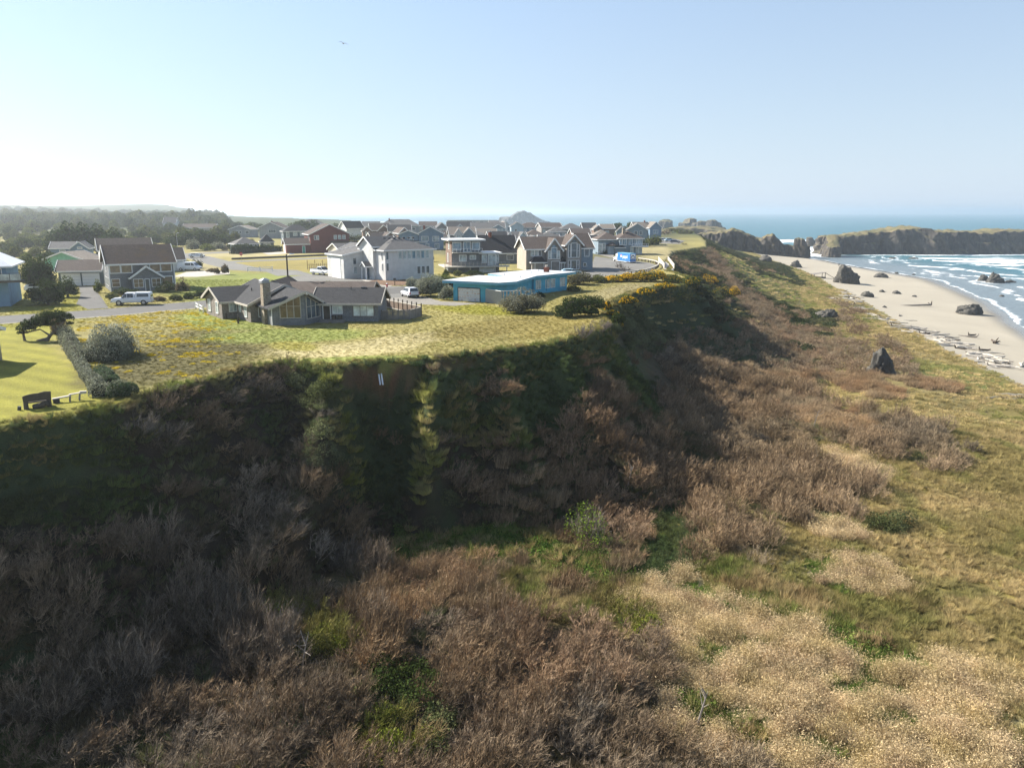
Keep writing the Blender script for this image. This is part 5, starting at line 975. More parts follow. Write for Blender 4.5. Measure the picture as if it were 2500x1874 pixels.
# signs
def sign(name, label, P, h, shape, m, back=None, r_=.38, yaw=0, text=None, cat='sign'):
    r = empty(name, ps(*P), yaw, label, cat); MB().tube((0,0,-.2),(0,0,h+.2),.035).build('pole', M['galv'], r); pts = []
    n = {'oct': 8, 'dia': 4}[shape]; off = math.pi/8 if n == 8 else 0
    for k in range(n): t = 2*math.pi*k/n+off; pts.append((r_*math.cos(t), h+r_*math.sin(t)))
    s = MB(); s.prism(pts[::-1], lambda a,b:(a,-.045,b), lambda a,b:(a,-.07,b)); pl = s.build('sign_plate', m, r)
    if text: lettering(text, pl, (0,-.073,h), r_*.75, M['white'])
    return r
def lettering(txt, parent, loc, size, mat, rot=(math.pi/2,0,0), extrude=.002, shear=0.0, name='lettering', bold=0.0):
    c = bpy.data.curves.new(name, 'FONT'); c.body = txt; c.size = size; c.align_x = 'CENTER'; c.align_y = 'CENTER'; c.extrude = extrude; c.shear = shear; c.offset = bold
    tmp = bpy.data.objects.new('tmp', c); COL.objects.link(tmp); dg = bpy.context.evaluated_depsgraph_get(); me = bpy.data.meshes.new_from_object(tmp.evaluated_get(dg)); bpy.data.objects.remove(tmp)
    me.materials.clear(); me.materials.append(mat); o = link(bpy.data.objects.new(name, me), parent); o.location = loc; o.rotation_euler = rot; return o
sign('stop_sign', 'red octagonal stop sign at the street junction', W(590,640), 2.3, 'oct', M['red'], text='STOP', r_=.5)
sign('diamond_sign', 'grey diamond traffic sign seen from behind near the parked white van', W(494,640), 2.0, 'dia', M['galv'], r_=.5)
sign('lane_sign', 'small grey sign above the brown garage roof at the far lane', W(446,628), 2.0, 'dia', M['galv'], r_=.4)
# low dark wall along the back street
o = MB().build('x', M['wood_dark']) if False else None
p0 = np.array(W(566,634)); p1 = np.array(W(842,622.5)); d = p1-p0; o = MB().beam((0,0,.2),(d[0],d[1],.2),.5,.7).build('retaining_wall', M['wood_dark']); o.location = ps(*p0); tag(o, 'long low dark timber wall along the far side of the back street', 'wall')
# rusty garden posts and rails by the white pickup
r = empty('garden_fence', ps(*W(751,658)), 0, 'brown stake fence around the small green garden behind the white pickup truck', 'fence'); p1 = np.array(W(815,657))-np.array(W(751,658)); BR = plain('rusty_stake', (.16,.09,.06), .9, .1, .3)
for k in range(15): t = k/14; p = p1*t; MB().box(p[0]-.05,p[0]+.05,p[1]-.05,p[1]+.05,-.2,1.5 if k%4 else 2.3).build('stake', BR, r)
MB().beam((0,0,1.1),(p1[0],p1[1],1.1),.04,.05).beam((0,0,.4),(p1[0],p1[1],.4),.04,.05).build('rail', BR, r)
# guard rail round the turning circle
RAIL = [W(1559,636.5), W(1583,640), W(1600,643.5), W(1608,648), W(1607,653), W(1600,658), W(1589,662.5), W(1574,666.5), W(1553,669.5), W(1530,671.5)]
r = empty('guard_rail', ps(*RAIL[0]), 0, 'pale timber guard rail on short posts curving round the turning circle', 'guard rail'); o0 = np.array(RAIL[0]); nd = 0
for i in range(len(RAIL)-1):
    a = np.array(RAIL[i])-o0; b = np.array(RAIL[i+1])-o0; n = max(1, int(round(np.linalg.norm(b-a)/2.0)))
    for k in range(n): p = a+(b-a)*k/n; MB().box(p[0]-.12,p[0]+.12,p[1]-.12,p[1]+.12,-.4,.72).build('post', M['wood_dark'], r)
    MB().beam((*a,.8),(*b,.8),.28,.22).build('beam', M['wood_pale'], r)
for k, p in enumerate(((1456,681),(1478,679.5),(1491,678.5),(1504,677))):
    o = MB().box(-.15,.15,-.12,.12,-.3,.75).build('roadside_post', M['wood_pale']); o.location = ps(*W(*p)); tag(o, 'short pale timber post beside the road behind the yellow gorse', 'post', 'short posts along the road behind the gorse')
# board walk chute with pale side panels
r = empty('beach_ramp', ps(*W(1618,650)), 0, 'concrete beach access ramp between two pale panel railings beside the turning circle', 'ramp'); o0 = np.array(W(1618,650))
def L2(px, py, dz=0): p = np.array(at(px, py, TOPZ+dz)[:2])-o0; return (p[0], p[1], dz)
for A_, B_, nm in (((1607,637),(1622,655),'railing'),((1630,636),(1646,657),'railing')):
    a = np.array(L2(*A_)); b = np.array(L2(*B_, 0)); q = MB(); n = 6; rr = MB().beam((a[0],a[1],1.22),(b[0],b[1],1.22),.12,.08).build(nm, M['wood_pale'], r)
    for k in range(n): u = a+(b-a)*(k+.03)/n; v = a+(b-a)*(k+.97)/n; MB().beam((u[0],u[1],.62),(v[0],v[1],.62),.06,1.1).build('board', M['wood_pale'], rr)
a = L2(1609,640); b = L2(1629,640); c = L2(1645,659); d = L2(1624,659); MB().hexa([(a[0],a[1],-.4),(d[0],d[1],-.4),(c[0],c[1],-.4),(b[0],b[1],-.4)][::-1],[(a[0],a[1],.06),(d[0],d[1],.06),(c[0],c[1],.06),(b[0],b[1],.06)][::-1]).build('ramp_deck', M['concrete'], r)
# stairs shelter far down the slope
g = ground(1998,678); r = empty('stair_landing', g, R(15), 'small dark roofed stair landing where the slope meets the beach', 'stairs'); MB().box(-3,3,-1.2,1.2,-.6,.3).build('platform', M['wood_dark'], r)
MB().hexa([(-3.4,-1.6,1.6),(3.0,-1.6,2.3),(3.0,1.6,2.3),(-3.4,1.6,1.6)],[(-3.4,-1.6,1.75),(3.0,-1.6,2.45),(3.0,1.6,2.45),(-3.4,1.6,1.75)]).build('roof', M['wood_grey'], r)
for (x, y, z) in ((-3,-1.1,1.65),(2.7,-1.1,2.25),(-3,1.1,1.65),(2.7,1.1,2.25)): MB().box(x-.1,x+.1,y-.1,y+.1,.3,z).build('post', M['wood_dark'], r)
MB().beam((3,0,2.3),(8.5,-2.5,-1.2),1.4,.14).build('stair_flight', M['wood_dark'], r)

# ------------------------------------------------------------------ vehicles
def carpaint(name, c, rough=.25):
    key = ('c', name)
    if key in _mc: return _mc[key]
    m, nt, out = nodes_of(name); tc = N(nt, 'TexCoord').outputs['Object']; n1 = noise(nt, tc, 1.2, 4); n2 = noise(nt, tc, 7, 3)
    p = prin(nt, out, mixc(nt, ramp(nt, n1, .4, .75), c, [v*.86 for v in c]), ramp(nt, n2, .2, .8, (rough,)*3, (rough+.15,)*3), .5); p.inputs['Coat Weight'].default_value = .4; _mc[key] = m; return m
CW = carpaint('white_car_paint', (.74,.75,.76)); CS = carpaint('silver_car_paint', (.58,.60,.63)); CBL = carpaint('dark_blue_car_paint', (.03,.05,.09)); CLB = carpaint('pale_blue_car_paint', (.36,.52,.60)); CGR = carpaint('grey_car_paint', (.30,.32,.35))
CG = glass('tinted_car_glass', (.018,.022,.026), .06); HL = plain('headlight_lens', (.70,.72,.74), .15, .6, .1); TL = plain('tail_light_lens', (.35,.02,.02), .2, .5, .1)
def loft(stations, sec):
    """stations: list of parameter tuples -> cross-section rings via sec(); closed hull"""
    q = MB(); rings = [sec(*s) for s in stations]; n = len(rings[0]); o = 0
    for rg in rings: q.v += rg
    for i in range(len(rings)-1):
        for k in range(n): j = (k+1) % n; q.f.append([i*n+k, i*n+j, (i+1)*n+j, (i+1)*n+k][::-1]); q.mi.append(0)
    q.f.append(list(range(n))); q.mi.append(0); q.f.append([(len(rings)-1)*n+k for k in range(n)][::-1]); q.mi.append(0); return q
def bodysec(x, hw, zb, zt, ch=.12):
    return [(x,-hw+ch*.5,zb),(x,-hw,zb+ch),(x,-hw,zt-ch*1.4),(x,-hw+ch,zt),(x,hw-ch,zt),(x,hw,zt-ch*1.4),(x,hw,zb+ch),(x,hw-ch*.5,zb)]
def cabsec(x, hb, ht, zb, zt):
    if zt-zb < .05: zt = zb+.05
    return [(x,-hb,zb),(x,-ht,zt-.06),(x,-ht+.12,zt),(x,ht-.12,zt),(x,ht,zt-.06),(x,hb,zb)]
def wheel(root, x, y, rad, wd=.24, rim=None):
    s = 1 if y > 0 else -1; t = MB().tube((x,y-s*wd,rad),(x,y,rad),rad,rad,16).build('wheel', M['black'], root)
    MB().tube((x,y-.01*s,rad),(x,y+.015*s,rad),rad*.62,rad*.55,12).tube((x,y+.016*s,rad),(x,y+.04*s,rad),rad*.18,rad*.15,8).build('rim', rim or M['chrome'], t)
def sidepane(root, x0, x1, xt0, xt1, hb, ht, zb, zt, f0=.12, f1=.86, nm='side_window'):
    for sg in (-1, 1):
        def T(x, f): return (x, sg*(hb+(ht-hb)*f+.012), zb+(zt-zb)*f)
        a, b, c, d = T(x0, f0), T(x1, f0), T(xt1, f1), T(xt0, f1); q = MB(); q.hexa([a,b,c,d],[(p[0],p[1]+sg*.012,p[2]) for p in (a,b,c,d)]); q.build(nm, CG, root)
def endpane(root, xb, xt, hb, ht, zb, zt, sg, nm='windscreen', f0=.12, f1=.9):
    lx = lambda f: xb+(xt-xb)*f; lh = lambda f: (hb+(ht-hb)*f)*.88; a = (lx(f0)+sg*.015,-lh(f0),zb+(zt-zb)*f0); b = (lx(f0)+sg*.015,lh(f0),zb+(zt-zb)*f0); c = (lx(f1)+sg*.015,lh(f1),zb+(zt-zb)*f1); d = (lx(f1)+sg*.015,-lh(f1),zb+(zt-zb)*f1)
    q = MB(); q.hexa([a,b,c,d],[(p[0]+sg*.012,p[1],p[2]+.01) for p in (a,b,c,d)]); q.build(nm, CG, root)
def lights(root, L_, hw, z):
    for s in (-1, 1):
        MB().box(L_/2-.08,L_/2+.015,s*hw*.72-.16,s*hw*.72+.16,z,z+.16).build('headlight', HL, root); MB().box(-L_/2-.015,-L_/2+.06,s*hw*.84-.08,s*hw*.84+.08,z,z+.3).build('tail_light', TL, root)
    MB().box(L_/2-.02,L_/2+.02,-hw*.5,hw*.5,z-.14,z+.12).build('grille', M['darkmetal'], root); MB().box(-L_/2-.02,-L_/2+.02,-.26,.26,z-.08,z+.06).build('number_plate', M['trim'], root)
def place(r, P, yaw): r.location = (P[0], P[1], TOPZ+.02); r.rotation_euler = (0,0,yaw); return r
def pickup(label, P, yaw, paint, canopy):
    r = empty('pickup_truck', (0,0,0), 0, label, 'pickup truck'); L_ = 5.7; hw = .98
    loft([(-2.85,.93,.48,1.08),(-2.7,.98,.42,1.12),(1.0,.98,.40,1.14),(1.9,.97,.42,1.12),(2.65,.92,.46,1.04),(2.85,.82,.5,.92)], bodysec).build('body', paint, r)
    cb = loft([(-.55,.9,.84,1.05,1.5),(-.45,.92,.74,1.05,1.88),(.75,.92,.74,1.05,1.9),(1.0,.92,.78,1.05,1.62),(1.5,.92,.86,1.05,1.14)], cabsec).build('cab', paint, r)
    sidepane(r,-.35,.55,-.3,.5,.92,.75,1.08,1.88); sidepane(r,.62,1.25,.58,.85,.92,.75,1.08,1.85); endpane(r,1.52,.82,.92,.74,1.1,1.9,1)
    if canopy:
        loft([(-2.82,.9,.8,1.05,1.78),(-2.7,.92,.78,1.05,1.92),(-.62,.92,.78,1.05,1.95)], cabsec).build('canopy', paint, r); sidepane(r,-2.55,-.85,-2.5,-.9,.92,.79,1.12,1.9,.18,.78,'canopy_window'); endpane(r,-2.84,-2.74,.9,.78,1.1,1.9,-1,'canopy_rear_window')
    else: MB().box(-2.72,-.7,-.82,.82,1.121,1.135).build('truck_bed', M['darkmetal'], r); endpane(r,-.57,-.46,.9,.74,1.1,1.88,-1,'rear_window'); MB().box(-2.8,-.7,-.98,-.9,1.12,1.32).box(-2.8,-.7,.9,.98,1.12,1.32).box(-2.85,-2.78,-.9,.9,1.1,1.32).build('bed_side', paint, r)
    for x in (-1.75,1.75):
        for y in (-1,1): wheel(r,x,y*1.0,.40)
    MB().box(2.8,2.95,-.9,.9,.45,.66).box(-2.98,-2.84,-.9,.9,.45,.62).build('bumper', M['chrome'], r); lights(r, L_, hw, .78); MB().box(1.0,1.15,-1.16,-.98,1.12,1.32).box(1.0,1.15,.98,1.16,1.12,1.32).build('mirror', M['darkmetal'], r)
    return place(r, P, yaw)
def suv(label, P, yaw, paint, name='suv', L_=4.5, H=1.68, cat='suv'):
    r = empty(name, (0,0,0), 0, label, cat); a = L_/2; hw = .92
    loft([(-a,.80,.45,.95),(-a+.15,.9,.38,1.02),(0,.92,.34,1.02),(a-1.0,.91,.34,.98),(a-.2,.84,.4,.86),(a,.7,.45,.74)], bodysec).build('body', paint, r)
    loft([(-a+.1,.84,.78,.96,1.1),(-a+.45,.86,.68,.96,H-.04),(-.2,.87,.68,.96,H),(.45,.87,.70,.96,H-.08),(1.15,.86,.82,.94,1.02)], cabsec).build('cabin', paint, r)
    sidepane(r,-a+.75,-.15,-a+.85,-.15,.87,.69,1.0,H-.03); sidepane(r,-.05,.9,-.05,.42,.87,.70,1.0,H-.08); endpane(r,1.18,.44,.86,.70,1.0,H-.06,1); endpane(r,-a+.08,-a+.42,.84,.68,1.0,H-.05,-1,'rear_window')
    for x in (-a+.85,a-.85):
        for y in (-1,1): wheel(r,x,y*.93,.35,.22)
    lights(r, L_, hw, .66); MB().box(-a-.03,-a+.2,-.8,.8,.38,.55).box(a-.2,a+.03,-.7,.7,.36,.52).build('bumper', M['darkmetal'], r); return place(r, P, yaw)
def van(label, P, yaw):
    r = empty('cargo_van', (0,0,0), 0, label, 'van')
    loft([(-2.8,.95,.42,1.2),(-2.7,1.0,.38,1.25),(1.6,1.0,.38,1.22),(2.3,.95,.42,1.08),(2.8,.82,.48,.92)], bodysec).build('body', CW, r)
    loft([(-2.75,.96,.88,1.15,2.0),(-2.6,.97,.84,1.15,2.12),(1.0,.97,.84,1.15,2.12),(1.35,.96,.86,1.15,1.95),(2.05,.92,.9,1.05,1.2)], cabsec).build('cabin', CW, r)
    sidepane(r,.85,1.7,.85,1.25,.97,.86,1.2,2.05,.1,.8); sidepane(r,-.7,.7,-.7,.7,.97,.85,1.2,2.05,.15,.75); endpane(r,2.06,1.3,.92,.84,1.15,2.0,1)
    for x in (-1.8,1.75):
        for y in (-1,1): wheel(r,x,y*1.01,.37)
    lights(r, 5.6, 1.0, .72); return place(r, P, yaw)
def mid(p, q): return ((p[0]+q[0])/2, (p[1]+q[1])/2)
_sw = W(302,747); pickup('white pickup truck with matching canopy parked on the street before the cedar house', (_sw[0]+.6, _sw[1]+1.7), R(192), CW, True)
_sp = W(785,671); pickup('white crew cab pickup truck with open bed parked on the asphalt lot', (_sp[0], _sp[1]), R(-38), CW, False)
_v = W(462,661); van('white cargo van parked on the concrete driveway beside the brown roofed garage', (_v[0], _v[1]+.5), R(-6))
_s = W(998,727); suv('silver suv parked on the gravel road in front of the silver green bush', (_s[0], _s[1]+1.4), R(118), CS)
_c = W(1395,672); suv('pale blue hatchback parked in front of the tan townhouse', (_c[0], _c[1]+1), R(6), CLB, 'hatchback', 4.4, 1.42, 'car')
_c = W(462,632); suv('white car half hidden by the dark bush behind the cargo van', (_c[0], _c[1]+6), R(10), CW, 'parked_car', 4.6, 1.45, 'car')
_c = W(398,606); suv('grey car on the far lane seen over the white house roof', (_c[0], _c[1]), R(10), CGR, 'parked_car', 4.6, 1.45, 'car')
_c = W(98,712); suv('white car hidden behind the dark bushes beside the blue balcony house', (_c[0], _c[1]), R(20), CW, 'parked_car', 4.6, 1.45, 'car')
for px_c, py_c, yw, pt, lb in ((1619,589,12,CW,'white suv at the left end of the clifftop car park'),(1634,590,10,CLB,'pale blue suv in the middle of the clifftop car park'),(1648,593,-8,CBL,'dark blue hatchback nearest the benches in the clifftop car park')):
    _c = W(px_c, py_c); suv(lb, _c, R(yw), pt, 'parked_suv', 4.6, 1.7 if pt is not CBL else 1.45, 'car')
# delivery truck with blue trailer
def delivery():
    BLUE = carpaint('blue_trailer_paint', (.02,.17,.46), .35); LBL = carpaint('pale_blue_roof', (.20,.50,.66), .4)
    a = np.array(W(1497,637)); b = np.array(W(1553,643.5)); yaw = math.atan2(b[1]-a[1], b[0]-a[0]); r = empty('delivery_truck', ps(*((a+b)/2)), yaw, 'white semi truck with bright blue lettered trailer standing in the turning circle', 'truck'); r.scale = (.74,.74,.74)
    # local x runs from the cab (-) towards the trailer's rear (+)
    t = MB().box(-3.2,6.2,-1.25,1.25,.55,3.55).build('trailer', BLUE, r); MB().box(-3.22,6.22,-1.27,1.27,3.552,3.62).build('trailer_roof', LBL, t); MB().box(-3.1,6.15,-1.22,1.22,.35,.549).build('skirt', M['white'], r)
    MB().box(6.203,6.23,-1.0,1.0,1.6,3.3).build('rear_panel', M['white'], r); q = MB()
    q.prism([(.92*math.cos(k), 1.85+1.1*math.sin(k)) for k in np.linspace(0, math.pi, 13)], lambda y,z:(6.232,y,z), lambda y,z:(6.24,y,z)); q.build('emblem_arch', CBL, r); q = MB()
    q.prism([(.66*math.cos(k), 1.85+.72*math.sin(k)) for k in np.linspace(0, math.pi, 11)], lambda y,z:(6.242,y,z), lambda y,z:(6.25,y,z)); q.build('emblem_arch', M['white'], r)
    MB().box(6.242,6.25,-.8,.8,1.68,1.84).build('emblem_band', CBL, r)
    lg = MB(); 
    def disc(rad, y, m, lo=-1, hi=1, nm='logo_disc'):
        pts = [(p_x, p_z) for p_x, p_z in ((-.35+rad*math.cos(k), 2.35+rad*math.sin(k)) for k in np.linspace(0, 2*math.pi, 24, endpoint=False)) if lo <= (p_z-2.35)/rad <= hi]
        g = MB(); g.prism(pts, lambda x,z:(x,y,z), lambda x,z:(x,y-.006,z)); g.build(nm, m, r)
    disc(.62,-1.253,M['white']); disc(.56,-1.262,carpaint('logo_red', (.6,.02,.04), .4),.18,1); disc(.56,-1.262,carpaint('logo_blue', (.01,.04,.3), .4),-1,-.28)
    lettering('pepsi', r, (2.55,-1.254,2.25), 1.75, M['white'], (math.pi/2,0,0), .003, 0, 'lettering', .03)
    CWt = carpaint('white_truck_paint', (.72,.73,.74)); c = loft([(-7.0,.85,.6,1.3),(-6.7,1.0,.5,1.5),(-5.6,1.08,.5,1.75),(-5.4,1.15,.5,2.0),(-3.6,1.18,.55,2.0)], bodysec).build('cab', CWt, r)
    loft([(-5.85,.95,.9,1.75,1.85),(-5.3,1.1,.95,1.75,2.75),(-4.9,1.15,1.0,1.75,3.0),(-3.5,1.15,1.05,1.75,3.45)], cabsec).build('cab_roof', CWt, r); endpane(r,-5.9,-5.32,1.0,.95,1.8,2.7,-1); sidepane(r,-5.35,-4.7,-5.15,-4.7,1.14,1.03,1.8,2.7)
    MB().box(-3.6,-3.25,-.5,.5,.5,1.2).build('coupling', M['darkmetal'], r)
    for x in (-6.2,-4.0,-3.0,4.2,5.3):
        for y in (-1,1): wheel(r,x,y*1.24,.5,.35,M['white'] if x < 0 else None)
    MB().box(-5.2,-4.4,-1.3,-1.19,.6,1.0).build('fuel_tank', M['chrome'], r)
delivery()

# ------------------------------------------------------------------ garden bench, plank table, roadside things
def bench():
    a = np.array(W(60,998)); b = np.array(W(124,990)); yaw = math.atan2(b[1]-a[1], b[0]-a[0]); r = empty('garden_bench', ps(*a), yaw, 'big dark wooden bench with curved back on the lawn edge', 'bench'); w = np.linalg.norm(b-a); WD = M['wood_dark']
    MB().box(.0,w,-.25,.42,.42,.50).build('seat', WD, r); q = MB()
    q.prism([(-.05,.55),(w+.05,.55),(w+.08,1.15),(w*.8,1.2),(w*.55,1.13),(w*.3,1.13),(.1,1.06),(-.08,.98)], lambda x,z:(x,-.28-.12*(z-.55),z), lambda x,z:(x,-.36-.12*(z-.55),z)); q.build('backrest', WD, r)
    for x in (.1, w-.1): MB().tube((x,-.22,-.1),(x,-.22,.58),.17,.15,9).build('leg', WD, r); MB().tube((x,.35,-.1),(x,.35,.42),.12,.1,8).build('leg', WD, r)
    o = MB().tube((0,0,-.05),(.9,.1,.25),.24,.2,10).build('log', M['wood_dark']); P = W(84,996); o.location = (P[0],P[1],TOPZ+.1); tag(o, 'short dark log lying under the garden bench', 'log')
    o = MB().tube((0,0,0),(.05,.0,.28),.13,.12,8).build('ground_spotlight', M['darkmetal']); P = W(47,1001); o.location = ps(*P); tag(o, 'small dark ground lamp left of the garden bench', 'lamp')
    a = np.array(W(128,984)); b = np.array(W(212,975)); yaw = math.atan2(b[1]-a[1], b[0]-a[0]); w = np.linalg.norm(b-a); r = empty('driftwood_table', ps(*a), yaw, 'long pale driftwood plank lying across low trestle legs beside the dark bench', 'plank table')
    q = MB(); q.hexa([(0,-.18,.28),(w*.55,-.15,.40),(w*.55,.15,.40),(0,.15,.28)],[(0,-.18,.36),(w*.55,-.15,.48),(w*.55,.15,.48),(0,.15,.36)]); q.hexa([(w*.5,-.12,.485),(w*.85,-.12,.56),(w*.85,.14,.56),(w*.5,.14,.485)],[(w*.5,-.12,.55),(w*.85,-.12,.62),(w*.85,.14,.62),(w*.5,.14,.55)]); q.build('plank', M['wood_pale'], r)
    MB().hexa([(w*.82,-.15,.50),(w*1.02,-.12,.5),(w*1.02,.14,.5),(w*.82,.16,.50)],[(w*.82,-.15,.70),(w*1.02,-.12,.68),(w*1.02,.14,.68),(w*.82,.16,.70)]).build('block', M['wood_pale'], r)
    for x in (.5,.78):
        MB().beam((w*x,-.2,0),(w*x+.08,-.02,.48),.09).build('leg', M['wood_grey'], r); MB().beam((w*x,.25,0),(w*x+.08,.05,.48),.09).build('leg', M['wood_grey'], r)
    MB().box(.05,.5,-.2,.2,-.05,.28).build('block', M['wood_dark'], r)
bench()
def boxy(name, label, cat, P, dims, mat, lid=None, yaw=0):
    r = empty(name, ps(*P), yaw, label, cat); a, b, h = dims; q = MB(); q.hexa([(-a/2,-b/2,0),(a/2,-b/2,0),(a/2,b/2,0),(-a/2,b/2,0)],[(-a/2*.94,-b/2*.94,h),(a/2*.94,-b/2*.94,h),(a/2*.94,b/2*.94,h),(-a/2*.94,b/2*.94,h)]); q.build('box', mat, r); MB().box(-a/2*1.02,a/2*1.02,-b/2*1.02,b/2*1.02,h+.003,h+.08).build('lid', lid or mat, r); return r
boxy('utility_cabinet', 'grey green utility cabinet at the kerb before the tall white house', 'cabinet', W(907,700), (1.1,.8,.9), plain('pale_green_metal', (.30,.38,.34), .6))
r = boxy('mailbox', 'dark mailbox on a post by the garden bed of the tall white house', 'mailbox', W(964,697), (.5,.3,.35), M['darkmetal']); r.location.z += 1.0; MB().box(-.06,.06,-.06,.06,-1.2,-.002).build('post', M['wood_dark'], r)
r = empty('fire_hydrant', ps(*W(945,701)), 0, 'red fire hydrant with pale cap beside the gravel lot', 'hydrant'); MB().tube((0,0,-.1),(0,0,.6),.16,.15,10).tube((-.26,0,.42),(.26,0,.42),.08).build('body', M['red'], r); MB().tube((0,0,.602),(0,0,.8),.16,.05,10).build('cap', M['white'], r)
for i, (x, y, s, lb) in enumerate(((893,699,.55,'round grey garden boulder left of the utility cabinet'),(922,697,.4,'small grey boulder right of the utility cabinet'),(932,699,.35,'smallest grey boulder by the hydrant'))): pass
# pipes poking out of the landslip
g = ground(924,922)
r = empty('drain_pipes', g, 0, 'pair of white drain pipe ends sticking out of the brown landslip scarp', 'pipes')
for k in (0,1): MB().tube((.25*k,.2,.25),(.34+.25*k,-1.1,-.55),.075,.075,10).build('pipe', M['white'], r)
# picnic benches in the grass by the car park
for (x, y, lb) in ((1662,594,'dark picnic table at the edge of the clifftop grass nearest the cars'),(1671,599,'dark picnic table at the edge of the clifftop grass nearest the cliff')):
    r = empty('picnic_table', ps(*W(x,y)), R(20), lb, 'picnic table'); MB().box(-1,1,-.4,.4,.7,.78).build('table_top', M['wood_dark'], r); MB().box(-1,1,-.95,-.65,.42,.48).build('seat', M['wood_dark'], r); MB().box(-1,1,.65,.95,.42,.48).build('seat', M['wood_dark'], r)
    for k in (-.75,.75): MB().beam((k,-.8,0),(k,-.2,.7),.09).build('leg', M['wood_dark'], r); MB().beam((k,.8,0),(k,.2,.7),.09).build('leg', M['wood_dark'], r)

# ------------------------------------------------------------------ rocks and sea stacks
def rockmat(name, c0, c1, top, grass=.72, sc=1.0):
    m, nt, out = nodes_of(name); g = N(nt, 'NewGeometry'); p = g.outputs['Position']; n1 = noise(nt, p, .12*sc, 8, .7); mp = N(nt, 'Mapping'); L(nt, p, mp.inputs[0]); mp.inputs['Scale'].default_value = (1,1,.35); n2 = noise(nt, mp.outputs[0], .6*sc, 7, .75)
    c = mixc(nt, ramp(nt, n1, .35, .65), c0, c1); c = mixc(nt, ramp(nt, n2, .42, .62, (0,0,0), (.8,.8,.8)), c, [v*.5 for v in c0])
    sp = N(nt, 'SeparateXYZ'); L(nt, g.outputs['Normal'], sp.inputs[0]); ad = N(nt, 'Math', operation='MULTIPLY_ADD'); L(nt, n2, ad.inputs[0]); ad.inputs[1].default_value = .5; L(nt, sp.outputs['Z'], ad.inputs[2])
    if top:
        tp = mixc(nt, ramp(nt, n1, .4, .6), top[0], top[1]); c = mixc(nt, ramp(nt, ad.outputs[0], grass+.12, grass+.3), c, tp)
    prin(nt, out, c, .92, .2, bump(nt, n2, .5/sc)); return m
RK = rockmat('sea_cliff_rock', (.055,.049,.043), (.135,.115,.092), ((.17,.135,.07),(.105,.10,.045))); RK2 = rockmat('boulder_rock', (.060,.058,.054), (.145,.135,.115), None, sc=3.0)
RK3 = rockmat('hazed_sea_rock', (.10,.10,.10), (.17,.165,.155), None)  # distance haze put into the colour: plain grey, no tan crest
def stack(name, label, spine, hw, tops, top_inset=.35, seed=1, base=-2.0, n=220, lv=26, amp=2.2, mat=None, cat='sea stack', gully=1.0):
    """loft round a spine: rings rise from the foot, lean in, and close over the top"""
    sp = np.array(spine, float); sg = np.linalg.norm(np.diff(sp, axis=0), axis=1); cum = np.concatenate([[0], np.cumsum(sg)]); Lt = cum[-1]
    V = []; rows = lv+8
    def along(s): s = np.clip(s, 0, Lt); return np.stack([np.interp(s, cum, sp[:, 0]), np.interp(s, cum, sp[:, 1])], -1)
    hwf = (lambda s: np.interp(s/Lt, np.linspace(0, 1, len(hw)), hw)) if isinstance(hw, (list, tuple)) else (lambda s: hw+0*s)
    hm = max(hw) if isinstance(hw, (list, tuple)) else hw; per = 2*Lt+2*math.pi*hm; u = np.linspace(0, per, n, endpoint=False); S = np.zeros(n); NX = np.zeros((n, 2))
    d0 = (sp[-1]-sp[0])/np.linalg.norm(sp[-1]-sp[0]); nn = np.array([d0[1], -d0[0]])
    for i, a in enumerate(u):
        if a < Lt: S[i] = a; NX[i] = nn
        elif a < Lt+math.pi*hm: t = (a-Lt)/hm; S[i] = Lt; NX[i] = nn*math.cos(t)+d0*math.sin(t)
        elif a < 2*Lt+math.pi*hm: S[i] = Lt-(a-Lt-math.pi*hm); NX[i] = -nn
        else: t = (a-2*Lt-math.pi*hm)/hm; S[i] = 0; NX[i] = -nn*math.cos(t)-d0*math.sin(t)
    C = along(S); tops = np.array(tops, float); HH = np.interp(S/Lt, np.linspace(0, 1, len(tops)), tops); W_ = hwf(S); HH = HH+1.0*fbm(C[:, 0], C[:, 1], 9, 3, seed+5)*amp*(.75 if seed in (12, 17) else .35)
    for j in range(rows+1):
        if j <= lv: t = j/lv; r_ = 1.0-(1-top_inset*.0)*0; rad = W_*(1.12-.34*t**.8); z = base+(HH*.93-base)*t; wgt = 1.0
        else: t = (j-lv)/8; rad = W_*.78*(1-t)**.8; z = HH*.93+HH*.07*np.sin(t*math.pi/2); wgt = 1-t
        P = C+NX*rad[:, None]; g = fbm(P[:, 0]*1.0+seed*31, P[:, 1]*1.0+z*.15, 13, 4, seed)*amp*1.3*gully + (fbm(P[:, 0]+seed*7, P[:, 1], 34, 2, seed+11)*amp*1.6 if Lt > 60 else 0) - np.abs(fbm(u*1.0, z*.35, 7.0, 3, seed+2))*amp*1.5 + fbm(P[:, 0]+z*.8, P[:, 1]-z*.6, 3.2, 3, seed+3)*amp*.55
        P = C+NX*(np.maximum(rad+g*wgt, .02)[:, None]); zz = z+(fbm(P[:, 0], P[:, 1], 4, 3, seed+7)*amp*.35 if j > lv*.6 else 0); V.append(np.stack([P[:, 0], P[:, 1], zz*np.ones(n)], 1))
    V = np.concatenate(V); i = np.arange(n); F = []
    for j in range(rows): F.append(np.stack([j*n+i, j*n+(i+1)%n, (j+1)*n+(i+1)%n, (j+1)*n+i], 1))
    me = npmesh(name, V, np.concatenate(F), mat or RK, False); return tag(link(bpy.data.objects.new(name, me)), label, cat)
stack('sea_stack_island', 'long flat topped dark rock island with grassy crest standing in the surf', [(249,612),(300,628),(420,632),(462,634)], [15,24,24,20], [13.5,17,20.5,17.5,17.5,17.8,16,12], seed=3, n=520, lv=34, amp=4.6, cat='rock island')
